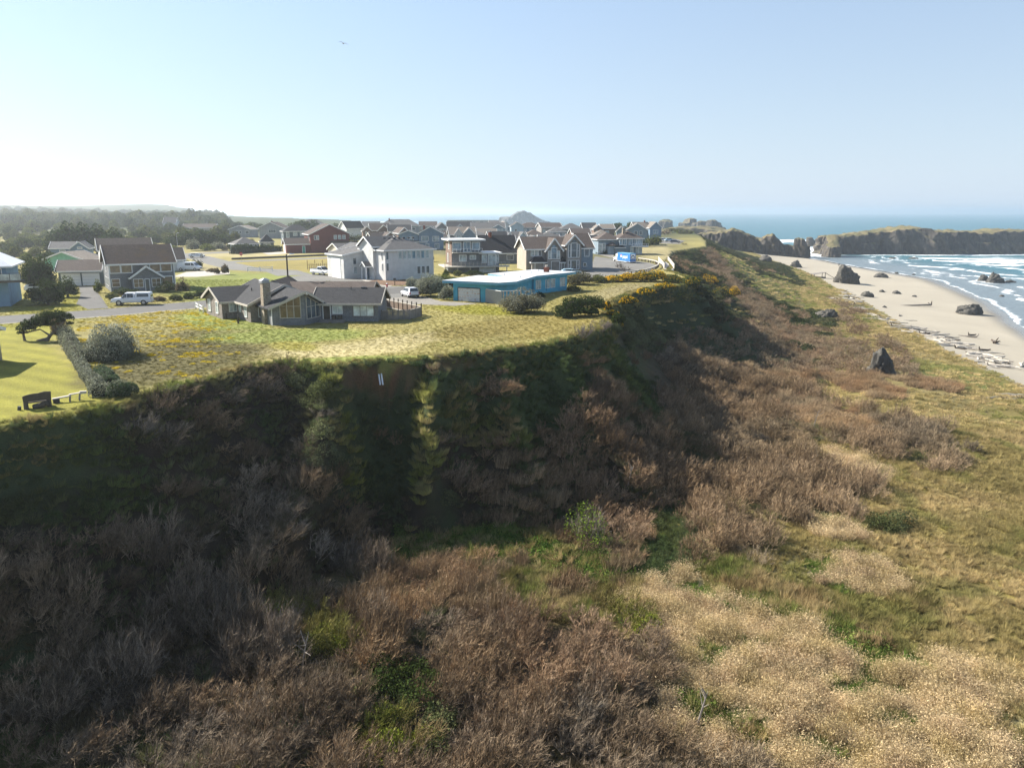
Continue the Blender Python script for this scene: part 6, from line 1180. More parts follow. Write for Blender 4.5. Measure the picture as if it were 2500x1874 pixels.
stack('rock_spire', 'bulging rock buttress at the left foot of the long rock island', [(231,566),(235,580)], [6,8], [8,15], seed=8, n=120, lv=24, amp=2.0, cat='rock')
stack('rocky_headland', 'jagged grey rock headland with tan crest where the beach ends', [(150,580),(178,572),(194,566)], [16,14,8], [17,19.5,19.8,16.5,13,15.5,9], seed=12, n=330, lv=30, amp=4.2, cat='headland')
stack('pointed_headland_rock', 'pointed rock tooth at the right tip of the jagged headland', [(203,556),(207,558)], [5,4], [14,9], seed=13, n=100, lv=22, amp=2.0, cat='rock')
stack('tan_headland', 'tan topped rocky headland further along the coast behind the green slope', [(150,800),(196,780),(225,745)], [30,28,16], [14,18.5,17.5,14,9], seed=17, n=260, lv=20, amp=3.0, cat='headland')
stack('needle_rock', 'slim pointed needle rock in white surf between the two headlands', [(281,746),(284,748)], [4.2,3.6], [8.8,6.0], seed=19, n=80, lv=20, amp=1.1, cat='sea stack')
for k, (x0, x1, y, h0, h1, lb) in enumerate(((1602,1632,1180,19,19,'square dark far rock rising left behind the tan headland'),(1650,1692,1250,16,22,'craggy far rock with a raised right peak behind the tan headland'),(1690,1712,1220,18,15,'low far rock in the middle of the distant reef'),(1716,1760,1150,20,10,'rounded far rock at the right end of the distant reef'))):
    xa, xb = (x0-1250)/1900*y, (x1-1250)/1900*y; stack('distant_rock', lb, [(xa+9,y),(xb-9,y+4)], 13, [h0,(h0+h1)/2+2,h1], seed=30+k, n=110, lv=14, amp=3.0, cat='rock')
stack('dome_sea_rock', 'tall domed sea rock breaking the ocean horizon behind the houses', [(-4,1985),(26,1990),(100,1990)], [40,36,22], [20,32,34,27,17,9,5], seed=41, n=220, lv=24, amp=5.0, cat='sea stack', mat=RK3)
def boulder(name, label, px, py, wpx, hpx, seed, squash=.85, peak=1.0, z=None, cat='rock', det=34):
    g = ground(px, py) if z is None else at(px, py, z); dep = g[1]*CP-(g[2]-32)*SP; w = wpx*dep/FOC/2; h = hpx*dep/FOC; rng = np.random.default_rng(seed)
    th = np.linspace(0, 2*math.pi, det, endpoint=False); V = []
    planes = rng.normal(size=(16, 3)); planes[:, 2] = np.abs(planes[:, 2]); planes /= np.linalg.norm(planes, axis=1)[:, None]; off = rng.uniform(.72, 1.0, 16)
    rows = det//2
    for j in range(rows+1):
        ph = -.35+(math.pi/2+.35)*j/rows; d = np.stack([np.cos(th)*math.cos(ph), np.sin(th)*math.cos(ph), np.full(det, math.sin(ph))], 1)
        k = d@planes.T; rr = np.min(np.where(k > .05, off/np.maximum(k, .05), 9), 1); rr = np.minimum(rr, 1.12); rr = rr+.26*fbm(d[:, 0]*3+seed, d[:, 1]*3+d[:, 2]*3, 1.1, 4, seed)+.12*fbm(d[:, 0]*9+seed, d[:, 1]*9+d[:, 2]*9, .8, 3, seed+1)
        V.append(d*rr[:, None]*np.array([w, w*squash, h]) + np.stack([peak*.0*np.ones(det)]*3, 1))
    V = np.concatenate(V); V[:, 0] -= V[:, 2]*(peak-1); i = np.arange(det); F = np.concatenate([np.stack([j*det+i, j*det+(i+1)%det, (j+1)*det+(i+1)%det, (j+1)*det+i], 1) for j in range(rows)])
    o = link(bpy.data.objects.new(name, npmesh(name, V, F, RK2))); o.location = tuple(g+np.array([0, w*squash*.7, 0])); return tag(o, label, cat)
BL = [('beach_boulder','big rounded boulder on the sand nearest the long rock island',2076,694,70,42,1),('beach_boulder','small pointed boulder on the sand below the jagged headland',1946,653,30,19,2),('beach_boulder','broad low boulder at the foot of the green slope by the headland',1872,640,38,17,3),
 ('beach_boulder','greenish rounded boulder alone on the right part of the beach',2376,769,62,26,4),('beach_boulder','low dark boulder near the wet sand behind the biggest boulder',2153,678,34,11,5),('beach_boulder','low dark boulder between the driftwood and the biggest boulder',2120,726,34,13,6),
 ('surf_rock','left upright rock of the pair standing in the surf',2402,688,26,18,7),('surf_rock','larger right rock of the pair standing in the surf',2436,691,42,23,8),('surf_rock','flat rock shelf in the surf right of the rock pair',2470,690,24,7,9),
 ('dune_boulder','wide dark boulder lying in the dune grass near the driftwood line',2026,778,52,21,10),('dune_crag','tall pointed crag standing in the dune grass right of the dark slope',2166,918,66,56,11),('dune_rock','low broken rock at the left foot of the pointed crag',2133,912,30,18,12),
 ('beach_stone','small dark stone pair on mid beach left one',2155,714,14,6,13),('beach_stone','small pointed stone on the mid beach',2190,718,22,8,14),('beach_stone','small stone beside a pool on the mid beach',2234,725,12,5,15),('beach_stone','small dark stone above the long fallen pole',2161,751,12,5,16),
 ('wet_stone','tiny dark stone on the wet sand by the far shoreline',2190,668,10,4,17),('wet_stone','tiny stone in the swash right of the low boulder',2232,672,10,4,18),('wet_stone','tiny dark rock in the shallow water below the rock pair',2448,724,14,5,19),('reef_rock','dark reef rock awash in front of the long rock island left',2183,632,22,4,20),('reef_rock','dark reef rock awash in front of the long rock island centre',2236,632,26,4,21),
 ('garden_boulder','round grey boulder left of the utility cabinet by the lot',893,701,14,8,22),('garden_boulder','small grey boulder right of the utility cabinet by the lot',922,700,10,6,23)]
for nm, lb, x, y, w_, h_, sd in BL: boulder(nm, lb, x, y, w_, h_, sd, z=(0.0 if nm in ('surf_rock','reef_rock') or 'shallow' in lb else None), peak=1.12 if nm == 'dune_crag' else 1.0, det=44 if w_ > 40 else 20)

# ------------------------------------------------------------------ driftwood
DW = [plain('bleached_driftwood', (.46,.42,.36), .9, .1, .35, 3), plain('grey_driftwood', (.26,.23,.20), .9, .1, .4, 3), plain('dark_driftwood', (.10,.08,.065), .9, .1, .4, 3)]
def logmesh(seed, L_, r_, roots, mat):
    rng = np.random.default_rng(seed); q = MB(); n = 4; p = [Vector((L_*(k/n-.5), rng.normal(0, .06*L_/2), r_*.8+rng.normal(0, .02))) for k in range(n+1)]
    for k in range(n): q.tube(p[k], p[k+1], r_*(1-.12*k), r_*(1-.12*(k+1)), 7)
    for k in range(roots): a = rng.uniform(0, 6.28); q.tube(p[0], p[0]+Vector((-rng.uniform(.1,.5), math.cos(a)*.7, abs(math.sin(a))*.9))*r_*4, r_*.5, .02, 5)
    me = bpy.data.meshes.new('driftwood_log'); me.from_pydata(q.v, [], q.f); me.materials.append(mat); me.update(); return me
LM = [logmesh(i, (5.5,3.4,7.5,2.2,4.2,3.0)[i], (.22,.2,.26,.24,.16,.3)[i], (0,3,0,4,2,0)[i], DW[(0,1,0,2,1,0)[i]]) for i in range(6)]
_drift = []
def drift(px, py, k, rz, s=1.0, label=None, tilt=0.0, group='driftwood logs stranded along the top of the beach'):
    g = ground(px, py); o = link(bpy.data.objects.new('driftwood_log', LM[k])); o.location = tuple(g+np.array([0,0,-.03])); o.rotation_euler = (rng0.uniform(0, .3), tilt, rz); o.scale = (s, s, s)
    return tag(o, label or ['bleached','grey','bleached long','dark stubby','thin grey','thick pale'][k]+' driftwood log '+('near the stair landing end','below the wide dune boulder','above the pale log stub','left of the densest tangle','in the densest part of the tangle','right of the thick log end','nearest the picture corner')[int(np.clip((px-2050)//65, 0, 6))]+(' on the sand side' if k%2 == 0 and rz > -.5 else ' on the grass side' if rz < -.5 else ' amid the tangle'), 'driftwood', group)
LINE = [(2052,706),(2068,718),(2085,735),(2100,752),(2128,770),(2160,782),(2192,798),(2240,806),(2280,818),(2310,832),(2345,842),(2380,862),(2410,878),(2445,888),(2490,905)]
rd = np.random.default_rng(77)
for i in range(190):
    t = rd.uniform(0, 1)**.8*(len(LINE)-1); k = int(min(t, len(LINE)-2)); f = t-k; x = LINE[k][0]*(1-f)+LINE[k+1][0]*f+rd.normal(0, 7)*(.5+t/8); y = LINE[k][1]*(1-f)+LINE[k+1][1]*f+rd.normal(0, 2.6)*(.5+t/8)
    if x > 2510: continue
    drift(x, y, int(rd.integers(0, 6)), rd.normal(-.5, .7), rd.uniform(.45, 1.15), tilt=rd.normal(0, .06))
for i in range(14): drift(2030+rd.uniform(-10, 22), 735+rd.uniform(-8, 8)-8, int(rd.integers(0, 6)), rd.uniform(-1.2, .8), rd.uniform(.4, .8))
for i in range(16): drift(2405+rd.uniform(0, 95), 970+rd.uniform(-8, 8), int(rd.integers(0, 6)), rd.uniform(-.6, .5), rd.uniform(.3, .6), 'pale driftwood piece lying in the dune grass below the beach', group='driftwood pieces in the dune grass')
g = ground(2229,748); r = empty('fallen_pole', g, R(4), 'very long straight dark log with upright root stub lying alone on the beach', 'driftwood'); MB().tube((-7.2,0,.12),(6.2,0,.35),.08,.36,9).build('trunk', DW[1], r); MB().tube((6.2,0,.3),(6.3,0,1.6),.3,.1,8).tube((6.2,0,.3),(5.2,.4,1.1),.2,.06,7).build('root_stub', DW[2], r)
for (x, y, k, rz, s, lb) in ((2362,822,1,2.6,1.2,'branched grey driftwood left of the dark antler shaped stump'),(2374,819,3,.4,1.1,'dark driftwood crown at the end of the branched grey log'),(2424,836,3,1.3,1.7,'dark antler shaped driftwood stump alone on the right beach'),(2404,856,3,.2,1.2,'small dark driftwood stump between the tangle and the antler stump'),(2198,771,1,.9,.9,'branching driftwood standing above the log line'),(2222,783,0,-.1,.7,'pale log stub alone above the tangle'),(2155,713,0,.2,.6,'pale driftwood on the mid beach left'),(2350,843,5,-.5,1.6,'thick pale log end in the densest part of the tangle')):
    drift(x, y, k, rz, s, lb, group=None)
# person walking on the far shore
def person():
    g = ground(2048,650); r = empty('person', g, .4, 'tiny dark clothed person walking along the far wet sand', 'person')
    q = MB(); q.tube((-.12,0.1,0),(-.08,0,.85),.07,.1).tube((.14,-.1,0),(.08,0,.85),.07,.1).tube((0,0,.8),(0,.02,1.45),.19,.22).tube((-.22,0,1.42),(-.3,.1,.85),.06,.045).tube((.22,0,1.42),(.3,-.1,.85),.06,.045).tube((0,0,1.45),(0,0,1.78),.1,.09); q.build('body', M['darkmetal'], r)
person()
# gulls
def gull(px, py, dist, span, label, roll=0.0):
    a = (px-CXP)/FOC; b = (CYP-py)/FOC; d = np.array([a, CP+b*SP, -SP+b*CP]); P = CAM+d*dist; GW = plain('gull_feathers', (.36,.38,.40), .8, .1, .15); r = empty('gull', tuple(P), R(20), label, 'gull'); r.rotation_euler = (0, roll, R(15)); s = span/2
    secs = [(-.28,.02,0),(-.15,.07,.01),(0,.09,.02),(.15,.06,.03),(.27,.045,.05),(.34,.012,.04)]; n = 8; q = MB()
    for (y, rr, z) in secs:
        for k in range(n): t = 2*math.pi*k/n; q.v.append((math.cos(t)*rr, -y, z+math.sin(t)*rr))
    for i in range(len(secs)-1):
        for k in range(n): j = (k+1)%n; q.f.append([i*n+k, i*n+j, (i+1)*n+j, (i+1)*n+k]); q.mi.append(0)
    q.build('body', GW, r)
    for sg in (-1, 1):
        q = MB(); pr = [(0,.03,.10,-.08),(.35,.14,.12,-.06),(.65,.13,.06,-.08),(1.0,-.02,-.06,-.1)]
        for k in range(3):
            (u0,z0,a0,b0),(u1,z1,a1,b1) = pr[k], pr[k+1]; q.hexa([(sg*u0*s,-a0,z0),(sg*u1*s,-a1,z1),(sg*u1*s,-b1,z1),(sg*u0*s,-b0,z0)],[(sg*u0*s,-a0,z0+.02),(sg*u1*s,-a1,z1+.012),(sg*u1*s,-b1,z1+.012),(sg*u0*s,-b0,z0+.02)])
        q.build('wing', GW, r)
gull(838,107,105,1.35,'gull gliding with bent wings in the upper left sky',.25); gull(1590,358,190,1.3,'tiny distant gull in the sky above the turning circle')

# ------------------------------------------------------------------ trees, hedges and garden shrubs as things of their own
BARK = plain('grey_bark', (.16,.135,.115), .95, .1, .4, 4)
def lm(name, c, **k): return leafmat(name, c, k.get('t', .25), k.get('v', .45), False, k.get('hue'))
L_PINE = lm('dark_pine_foliage', (.070,.092,.038)); L_CYP = lm('cypress_foliage', (.040,.058,.020)); L_OLIVE = lm('olive_foliage', (.115,.125,.045)); L_MOSSY = lm('yellow_green_foliage', (.14,.16,.04))
L_SILV = lm('silver_green_leaves', (.185,.195,.145)); L_SILV2 = lm('pale_tip_leaves', (.36,.36,.30)); L_GORSE = lm('gorse_green', (.065,.085,.028)); L_YEL = leafmat('gorse_flowers', (.70,.42,.012), .2, .25, False, (.9,.85,.8)); L_TW = leafmat('grey_bare_branches', (.24,.20,.18), 0, .4)
L_BRN = lm('brown_shrub_leaves', (.13,.10,.065)); L_PINK = leafmat('pink_blossom', (.45,.16,.20), .2, .3); L_BUD = lm('budding_green', (.16,.24,.03)); L_BROOM = leafmat('dry_pampas', (.42,.33,.23), .2, .3); DARKIN = plain('dark_inner_hull', (.030,.030,.018), .95, .05, .3, 3)  # DARKIN: near-black, for the closed hull inside crowns and hedges
def sub(C, sc, off): return C*np.array(sc)+np.array(off)
def clump_crown(name, seed, balls, n, leaf, mat, core=True, tips=None):
    """crown of overlapping leafy clumps: balls = (x,y,z,rx,ry,rz)"""
    rng = np.random.default_rng(seed); P = []; tot = sum(b[3]*b[4]+b[3]*b[5] for b in balls)
    for i, b in enumerate(balls):
        k = int(n*(b[3]*b[4]+b[3]*b[5])/tot); C = dome_points(rng, k, 1, 1, .3, .45, i, 7); C[:, 2] *= np.where(C[:, 2] < 0, 1.2, 1); C = C*np.array(b[3:6])+np.array(b[:3]); v, f = quads_at(C, leaf, rng, .5, 1.7); P.append((v, f, 0))
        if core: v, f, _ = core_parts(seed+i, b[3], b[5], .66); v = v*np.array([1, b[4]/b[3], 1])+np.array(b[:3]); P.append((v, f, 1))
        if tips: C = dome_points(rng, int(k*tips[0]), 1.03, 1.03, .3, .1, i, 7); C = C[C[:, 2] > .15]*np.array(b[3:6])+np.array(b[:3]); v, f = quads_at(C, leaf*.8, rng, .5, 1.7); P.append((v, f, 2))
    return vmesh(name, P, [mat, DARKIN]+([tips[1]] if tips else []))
def trunkmesh(name, segs, n=7):
    q = MB()
    for (p, q_, a, b) in segs: q.tube(p, q_, a, b, n)
    me = bpy.data.meshes.new(name); me.from_pydata(q.v, [], q.f); me.materials.append(BARK); me.update(); return me
def thing2(name, label, cat, P, z, crown, trunk=None, rz=0, s=(1,1,1), group=None, cn='crown', tn='trunk'):
    r = empty(name, (P[0], P[1], z), rz, label, cat, group); r.scale = s; link(bpy.data.objects.new(cn, crown), r)
    if trunk is not None: link(bpy.data.objects.new(tn, trunk), r)
    return r
def onebush(name, label, cat, P, me, rz=0, s=(1,1,1), z=None, group=None):
    o = link(bpy.data.objects.new(name, me)); o.location = (P[0], P[1], TOPZ if z is None else z); o.rotation_euler = (0,0,rz); o.scale = s; return tag(o, label, cat, group)
# --- the wind bent cypress on the mown lawn
P = W(98,832)
balls = [(-3.0,.2,1.5,1.1,1.0,.7),(-2.0,-.2,2.1,1.2,1.1,.75),(-1.0,.3,2.5,1.1,1.0,.8),(.0,-.1,2.9,1.2,1.1,.8),(1.1,.2,3.0,1.1,1.0,.8),(2.0,0,3.1,1.0,.9,.65),(2.9,.1,2.9,.6,.6,.4),(3.0,.0,2.2,.55,.5,.25),(-.4,.5,2.0,1.0,.9,.5),(-3.6,0,1.0,.55,.5,.4),(2.0,-.3,2.6,.6,.6,.35)]
thing2('bent_cypress', 'wind bent dark cypress leaning over the mown lawn beside the silver hedge', 'tree', (P[0]+1.1,P[1]), TOPZ, clump_crown('crown', 1, balls, 5200, .13, L_CYP), trunkmesh('trunk', [((-.6,0,-.2),(.1,0,.7),.28,.22),((.1,0,.7),(1.2,0,1.6),.2,.15),((1.2,0,1.6),(2.2,0,2.6),.14,.08),((.1,0,.7),(-1.2,.1,1.5),.14,.07),((.9,0,1.4),(.1,.1,2.4),.1,.05),((-3.4,0,-.1),(-3.5,0,1.0),.2,.14),((-3.5,0,1.0),(-1.2,.1,1.5),.1,.09),((-1.8,0,.0),(-.3,0,.3),.12,.2)], 8), 0, (.82,.82,.86))
# --- hedge row of silver shrubs running from the cypress towards the cliff
def hedge(name, label, pts, hw, hh, n, leaf, mat, tips, seed, cat='hedge'):
    """continuous dense hedge along pts (x,y), half widths and heights per point"""
    rng = np.random.default_rng(seed); pts = np.array(pts, float); o = pts[0].copy(); t = rng.uniform(0, 1, n)**1.0*(len(pts)-1); i = np.minimum(t.astype(int), len(pts)-2); f = t-i; c = pts[i]*(1-f)[:, None]+pts[i+1]*f[:, None]-o; W_ = np.array(hw)[i]*(1-f)+np.array(hw)[i+1]*f; H_ = np.array(hh)[i]*(1-f)+np.array(hh)[i+1]*f
    d = pts[i+1]-pts[i]; d /= np.linalg.norm(d, axis=1)[:, None]; nn = np.stack([-d[:, 1], d[:, 0]], 1); a = rng.uniform(-.15, math.pi+.15, n); e = np.sign(np.cos(a))*np.abs(np.cos(a))**.75; lump = 1+.30*fbm(c[:, 0]*2+a, c[:, 1]*2+a, 1.8, 2, seed); rr = lump*(1-.22*rng.uniform(0, 1, n)**2)
    x = np.stack([c[:, 0]+nn[:, 0]*e*W_*rr, c[:, 1]+nn[:, 1]*e*W_*rr, np.maximum(np.abs(np.sin(a))**.6*np.sign(np.sin(a)+.2)*H_*rr, 0)], 1)
    ends = rng.uniform(0, 1, n) < .07; sg = np.where(rng.uniform(0, 1, n) < .5, 0, len(pts)-1); ec = pts[sg]-o; ed = np.where((sg == 0)[:, None], pts[0]-pts[1], pts[-1]-pts[-2]); ed = ed/np.linalg.norm(ed, axis=1)[:, None]; en = np.stack([-ed[:, 1], ed[:, 0]], 1); b = rng.uniform(-1, 1, n); hz = rng.uniform(0, 1, n); ew = np.array(hw)[sg]; eh = np.array(hh)[sg]
    x2 = np.stack([ec[:, 0]+ed[:, 0]*ew*.7*np.sqrt(1-b*b)*(1-.3*hz**3)+en[:, 0]*b*ew, ec[:, 1]+ed[:, 1]*ew*.7*np.sqrt(1-b*b)*(1-.3*hz**3)+en[:, 1]*b*ew, eh*hz], 1); x[ends] = x2[ends]
    v, f_ = quads_at(x, leaf, rng, .5, 1.7); P_ = [(v, f_, 0)]; k = rng.uniform(0, 1, n) < tips[0]; k &= x[:, 2] > .3*np.max(hh)*.5; v, f_ = quads_at(x[k]*1.0+np.array([0,0,.03]), leaf*.85, rng, .6, 1.7); P_.append((v, f_, 2))
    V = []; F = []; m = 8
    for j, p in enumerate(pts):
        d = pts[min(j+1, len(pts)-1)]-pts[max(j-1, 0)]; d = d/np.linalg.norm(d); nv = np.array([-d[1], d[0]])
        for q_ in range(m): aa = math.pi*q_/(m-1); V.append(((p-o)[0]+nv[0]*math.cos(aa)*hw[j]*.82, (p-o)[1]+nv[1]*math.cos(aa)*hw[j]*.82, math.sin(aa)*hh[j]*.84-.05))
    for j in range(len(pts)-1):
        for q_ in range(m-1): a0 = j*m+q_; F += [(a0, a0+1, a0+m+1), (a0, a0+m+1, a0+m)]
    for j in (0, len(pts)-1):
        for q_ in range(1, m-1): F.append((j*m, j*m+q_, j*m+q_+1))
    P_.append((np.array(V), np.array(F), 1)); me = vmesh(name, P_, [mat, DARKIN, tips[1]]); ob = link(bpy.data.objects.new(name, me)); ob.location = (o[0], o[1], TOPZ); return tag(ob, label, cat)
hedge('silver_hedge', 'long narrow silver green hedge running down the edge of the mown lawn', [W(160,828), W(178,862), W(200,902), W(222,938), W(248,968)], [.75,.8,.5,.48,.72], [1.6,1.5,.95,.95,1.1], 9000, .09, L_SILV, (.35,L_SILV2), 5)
hedge('clipped_hedge', 'short square clipped hedge between the long silver hedge and the round bush', [W(245,918), W(262,935), W(275,950)], [.55,.6,.6], [1.0,1.05,1.0], 4200, .085, lm('clipped_hedge_leaves', (.085,.12,.07)), (.25,L_SILV), 6)
P = W(300,968); onebush('round_bush', 'round clipped dark green bush near the cliff edge right of the long hedge', 'bush', P, clump_crown('round_bush', 7, [(0,0,.25,.95,.95,.9)], 3200, .085, lm('round_bush_leaves', (.075,.105,.055)), tips=(.35,L_SILV)))
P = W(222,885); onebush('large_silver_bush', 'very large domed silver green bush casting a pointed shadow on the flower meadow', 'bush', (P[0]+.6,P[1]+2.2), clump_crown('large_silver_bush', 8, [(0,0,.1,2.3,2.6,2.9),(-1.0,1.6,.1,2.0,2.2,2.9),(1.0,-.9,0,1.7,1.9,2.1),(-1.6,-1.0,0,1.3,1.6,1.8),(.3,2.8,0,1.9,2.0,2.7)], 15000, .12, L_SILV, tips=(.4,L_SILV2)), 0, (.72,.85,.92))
P = W(146,815); onebush('dark_hedge_bush', 'dark brownish bush tucked behind the silver hedge under the cypress branches', 'bush', P, clump_crown('dark_hedge_bush', 9, [(0,0,.1,.9,1.0,1.9)], 2200, .1, L_BRN))
P = W(112,786); onebush('pale_street_bush', 'pale yellow green bush at the street edge behind the bent cypress', 'bush', P, clump_crown('pale_street_bush', 10, [(0,0,.1,1.2,.9,1.3)], 1500, .1, lm('pale_bush', (.24,.23,.09))))
# --- big dark trees beside the balcony house
def domes(name, label, cat, px, py, wpx, hpx, seed, mat, n=3000, leaf=.16, tips=None, kb=7, tr=True, dep=1.0, group=None, zb=TOPZ):
    P = at(px, py, zb); dpt = P[1]*CP-(P[2]-32)*SP; w = wpx*dpt/FOC/2; h = hpx*dpt/FOC; rng = np.random.default_rng(seed); balls = [(0,0,h*.28,w*.62,w*.6*dep,h*.72)]
    for k in range(kb): a = 2*math.pi*k/kb+rng.uniform(-.3, .3); rr = rng.uniform(.34, .55); s = rng.uniform(.32, .48); balls.append((math.cos(a)*w*rr, math.sin(a)*w*rr*dep, h*rng.uniform(.12, .38), w*s, w*s*dep, h*rng.uniform(.38, .6)))
    me = clump_crown(name, seed, balls, n, leaf, mat, tips=tips); Y_ = P[1]+w*dep*.8
    P2 = (P[0]*Y_/P[1], Y_)
    if tr: return thing2(name, label, cat, P2, zb, me, trunkmesh('trunk', [((0,0,-.3),(0,0,h*.5),.22,.14),((0,0,h*.3),(w*.4,0,h*.6),.12,.05),((0,0,h*.3),(-w*.4,.1,h*.6),.12,.05)]), 0, (1,1,1), group)
    return onebush(name, label, cat, P2, me, 0, (1,1,1), zb, group)
domes('dark_cypress', 'large dense dark cypress right of the blue balcony house', 'tree', 100,716,108,88,11,L_CYP,7000,.2,kb=9)
domes('dark_conifer_bush', 'dark conical bush in front of the large dark cypress', 'bush', 118,748,92,56,12,L_CYP,4500,.18)
domes('driveway_bush', 'dark bushy shrub at the bend of the asphalt driveway', 'bush', 166,728,56,46,13,L_PINE,3600,.16)
domes('rounded_pine', 'dark rounded pine in front of the mint green gable', 'tree', 139,652,66,28,14,L_PINE,2800,.25)
for i, (x, y, w_, h_, m_, lb) in enumerate(((240,716,24,30,L_MOSSY,'yellow green shrub at the left corner of the cedar house'),(275,732,40,14,L_OLIVE,'low shrub in the rockery below the cedar house left corner'),(300,722,60,16,L_GORSE,'dark low shrubs under the cedar house porch window'),(330,722,44,13,L_CYP,'dark low shrub left of the cedar house steps'),(405,716,64,26,L_CYP,'dark green shrub mass under the right window of the cedar house'),(447,717,40,34,L_BRN,'spiky brown shrub at the right corner of the cedar house'),(360,737,24,15,L_PINK,'pink blossoming shrub behind the tail of the canopy pickup'),(392,736,36,10,L_BRN,'brown heather mound beside the street right of the pink shrub'),(428,735,34,15,L_OLIVE,'olive shrub in the roadside rockery middle'),(462,731,30,13,L_GORSE,'green shrub in the roadside rockery right of the olive one'),(492,728,46,17,L_CYP,'dark shrub at the right end of the roadside rockery'),(530,722,40,11,L_BRN,'low brown shrub near the rail fence beyond the street'))):
    domes('shrub', lb, 'shrub', x, y, w_, h_, 20+i, m_, 1300, .13, kb=5, tr=False)
for i, (x, y, w_, h_, m_, lb) in enumerate(((445,655,50,24,L_CYP,'dark domed bush beside the nose of the white cargo van'),(478,656,42,20,L_CYP,'dark domed bush right of the white cargo van'),(530,669,18,12,L_BRN,'small dark shrub left of the spiky mound at the van driveway'),(551,671,22,24,L_BRN,'spiky grey brown mound at the end of the van driveway'),(520,665,34,8,L_BRN,'low brown rockery shrub by the van driveway'))):
    domes('shrub', lb, 'shrub', x, y, w_, h_, 40+i, m_, 1200, .16, kb=5, tr=False)
# around the white house, silver bushes by the suv
domes('silver_bush', 'large silver green bush right behind the silver suv', 'bush', 1052,728,96,52,50,L_SILV,7500,.12,(.45,L_SILV2),9,False)
domes('round_silver_bush', 'round silver green bush above the roof of the silver suv', 'bush', 1007,707,42,26,51,L_SILV,2600,.12,(.4,L_SILV2),6,False)
domes('flat_green_shrub', 'broad flat topped green shrub left of the turquoise house roof', 'shrub', 1082,702,92,30,52,L_MOSSY,4000,.13,None,8,False)
domes('silver_bush', 'silver bush touching the left wall of the turquoise house', 'bush', 1092,734,44,32,53,L_SILV,2800,.12,(.5,L_SILV2),6,False)
domes('entry_shrub', 'dark clipped shrub beside the entrance of the tall white house', 'shrub', 895,672,24,10,54,L_CYP,900,.12,None,4,False)
domes('deck_shrub', 'small green shrub below the decks of the shingle tower house', 'shrub', 1088,676,20,18,55,L_MOSSY,900,.14,None,4,False)
domes('deck_shrub', 'pale green shrub behind the turquoise house under the tower house deck', 'shrub', 1118,675,30,14,56,L_OLIVE,1000,.14,None,5,False)
domes('dark_deck_shrub', 'wide dark shrub between the turquoise roof and the garage of the tower house', 'shrub', 1158,676,60,14,57,L_CYP,1800,.14,None,6,False)
domes('flat_juniper', 'flat topped yellow green juniper behind the roof of the low shingle house', 'shrub', 796,712,82,20,58,L_MOSSY,3000,.13,None,8,False)
domes('small_conifer', 'small dark conifer in the fenced garden behind the white pickup', 'tree', 817,659,10,18,59,L_CYP,500,.14,None,3)
domes('small_conifer', 'small brown conifer left of the white garage tower', 'tree', 845,658,14,18,60,L_BRN,500,.14,None,3)
# lawn shrubs right of the turquoise house
domes('lawn_bush', 'large domed grey green bush on the lawn before the turquoise house entrance', 'bush', 1277,769,116,54,61,lm('grey_green_leaves', (.16,.15,.10)),8500,.11,(.35,L_SILV2),9,False)
domes('lawn_bush_small', 'small dark mound shrub right behind the turquoise house', 'shrub', 1399,713,42,15,62,L_OLIVE,1600,.12,None,5,False)
P = np.array(W(1398,776)); r = thing2('storm_cypress', 'low storm shaped cypress with bare grey branches right of the domed lawn bush', 'tree', (P[0],P[1]+2.5), TOPZ, clump_crown('crown', 63, [(-2.3,0,.6,1.5,1.5,1.1),(-.9,1.5,1.3,1.7,1.6,1.1),(.6,2.2,1.5,1.6,1.6,1.0),(2.2,3.0,1.5,1.4,1.4,.9),(2.6,1.2,1.2,1.0,1.0,.7),(-2.2,-1.2,.3,1.1,1.1,.9),(0,.3,.6,1.6,1.4,1.0),(1.6,.3,.5,1.2,1.1,.9)], 7000, .13, L_CYP), vmesh('branches', [twig_parts(64, 2.1, 2.0, 22, 9, 5, (.1,-.1), .05)], [L_TW]), 0, (1,1,1), None, 'crown', 'bare_branches'); r.children[1].location = (1.2,-1.5,0)
domes('dark_lawn_shrub', 'small dark shrub under the windows of the turquoise house', 'shrub', 1318,728,34,13,65,L_CYP,1400,.12,None,5,False)
domes('brown_bush', 'big brown green bush right of the turquoise house behind the lawn', 'bush', 1412,697,86,30,66,lm('brown_green_leaves', (.10,.09,.05)),4500,.14,(.15,L_SILV),8,False)
domes('green_bush', 'green bush between the big brown bush and the yellow gorse', 'bush', 1462,692,56,18,67,L_OLIVE,2200,.14,None,6,False)
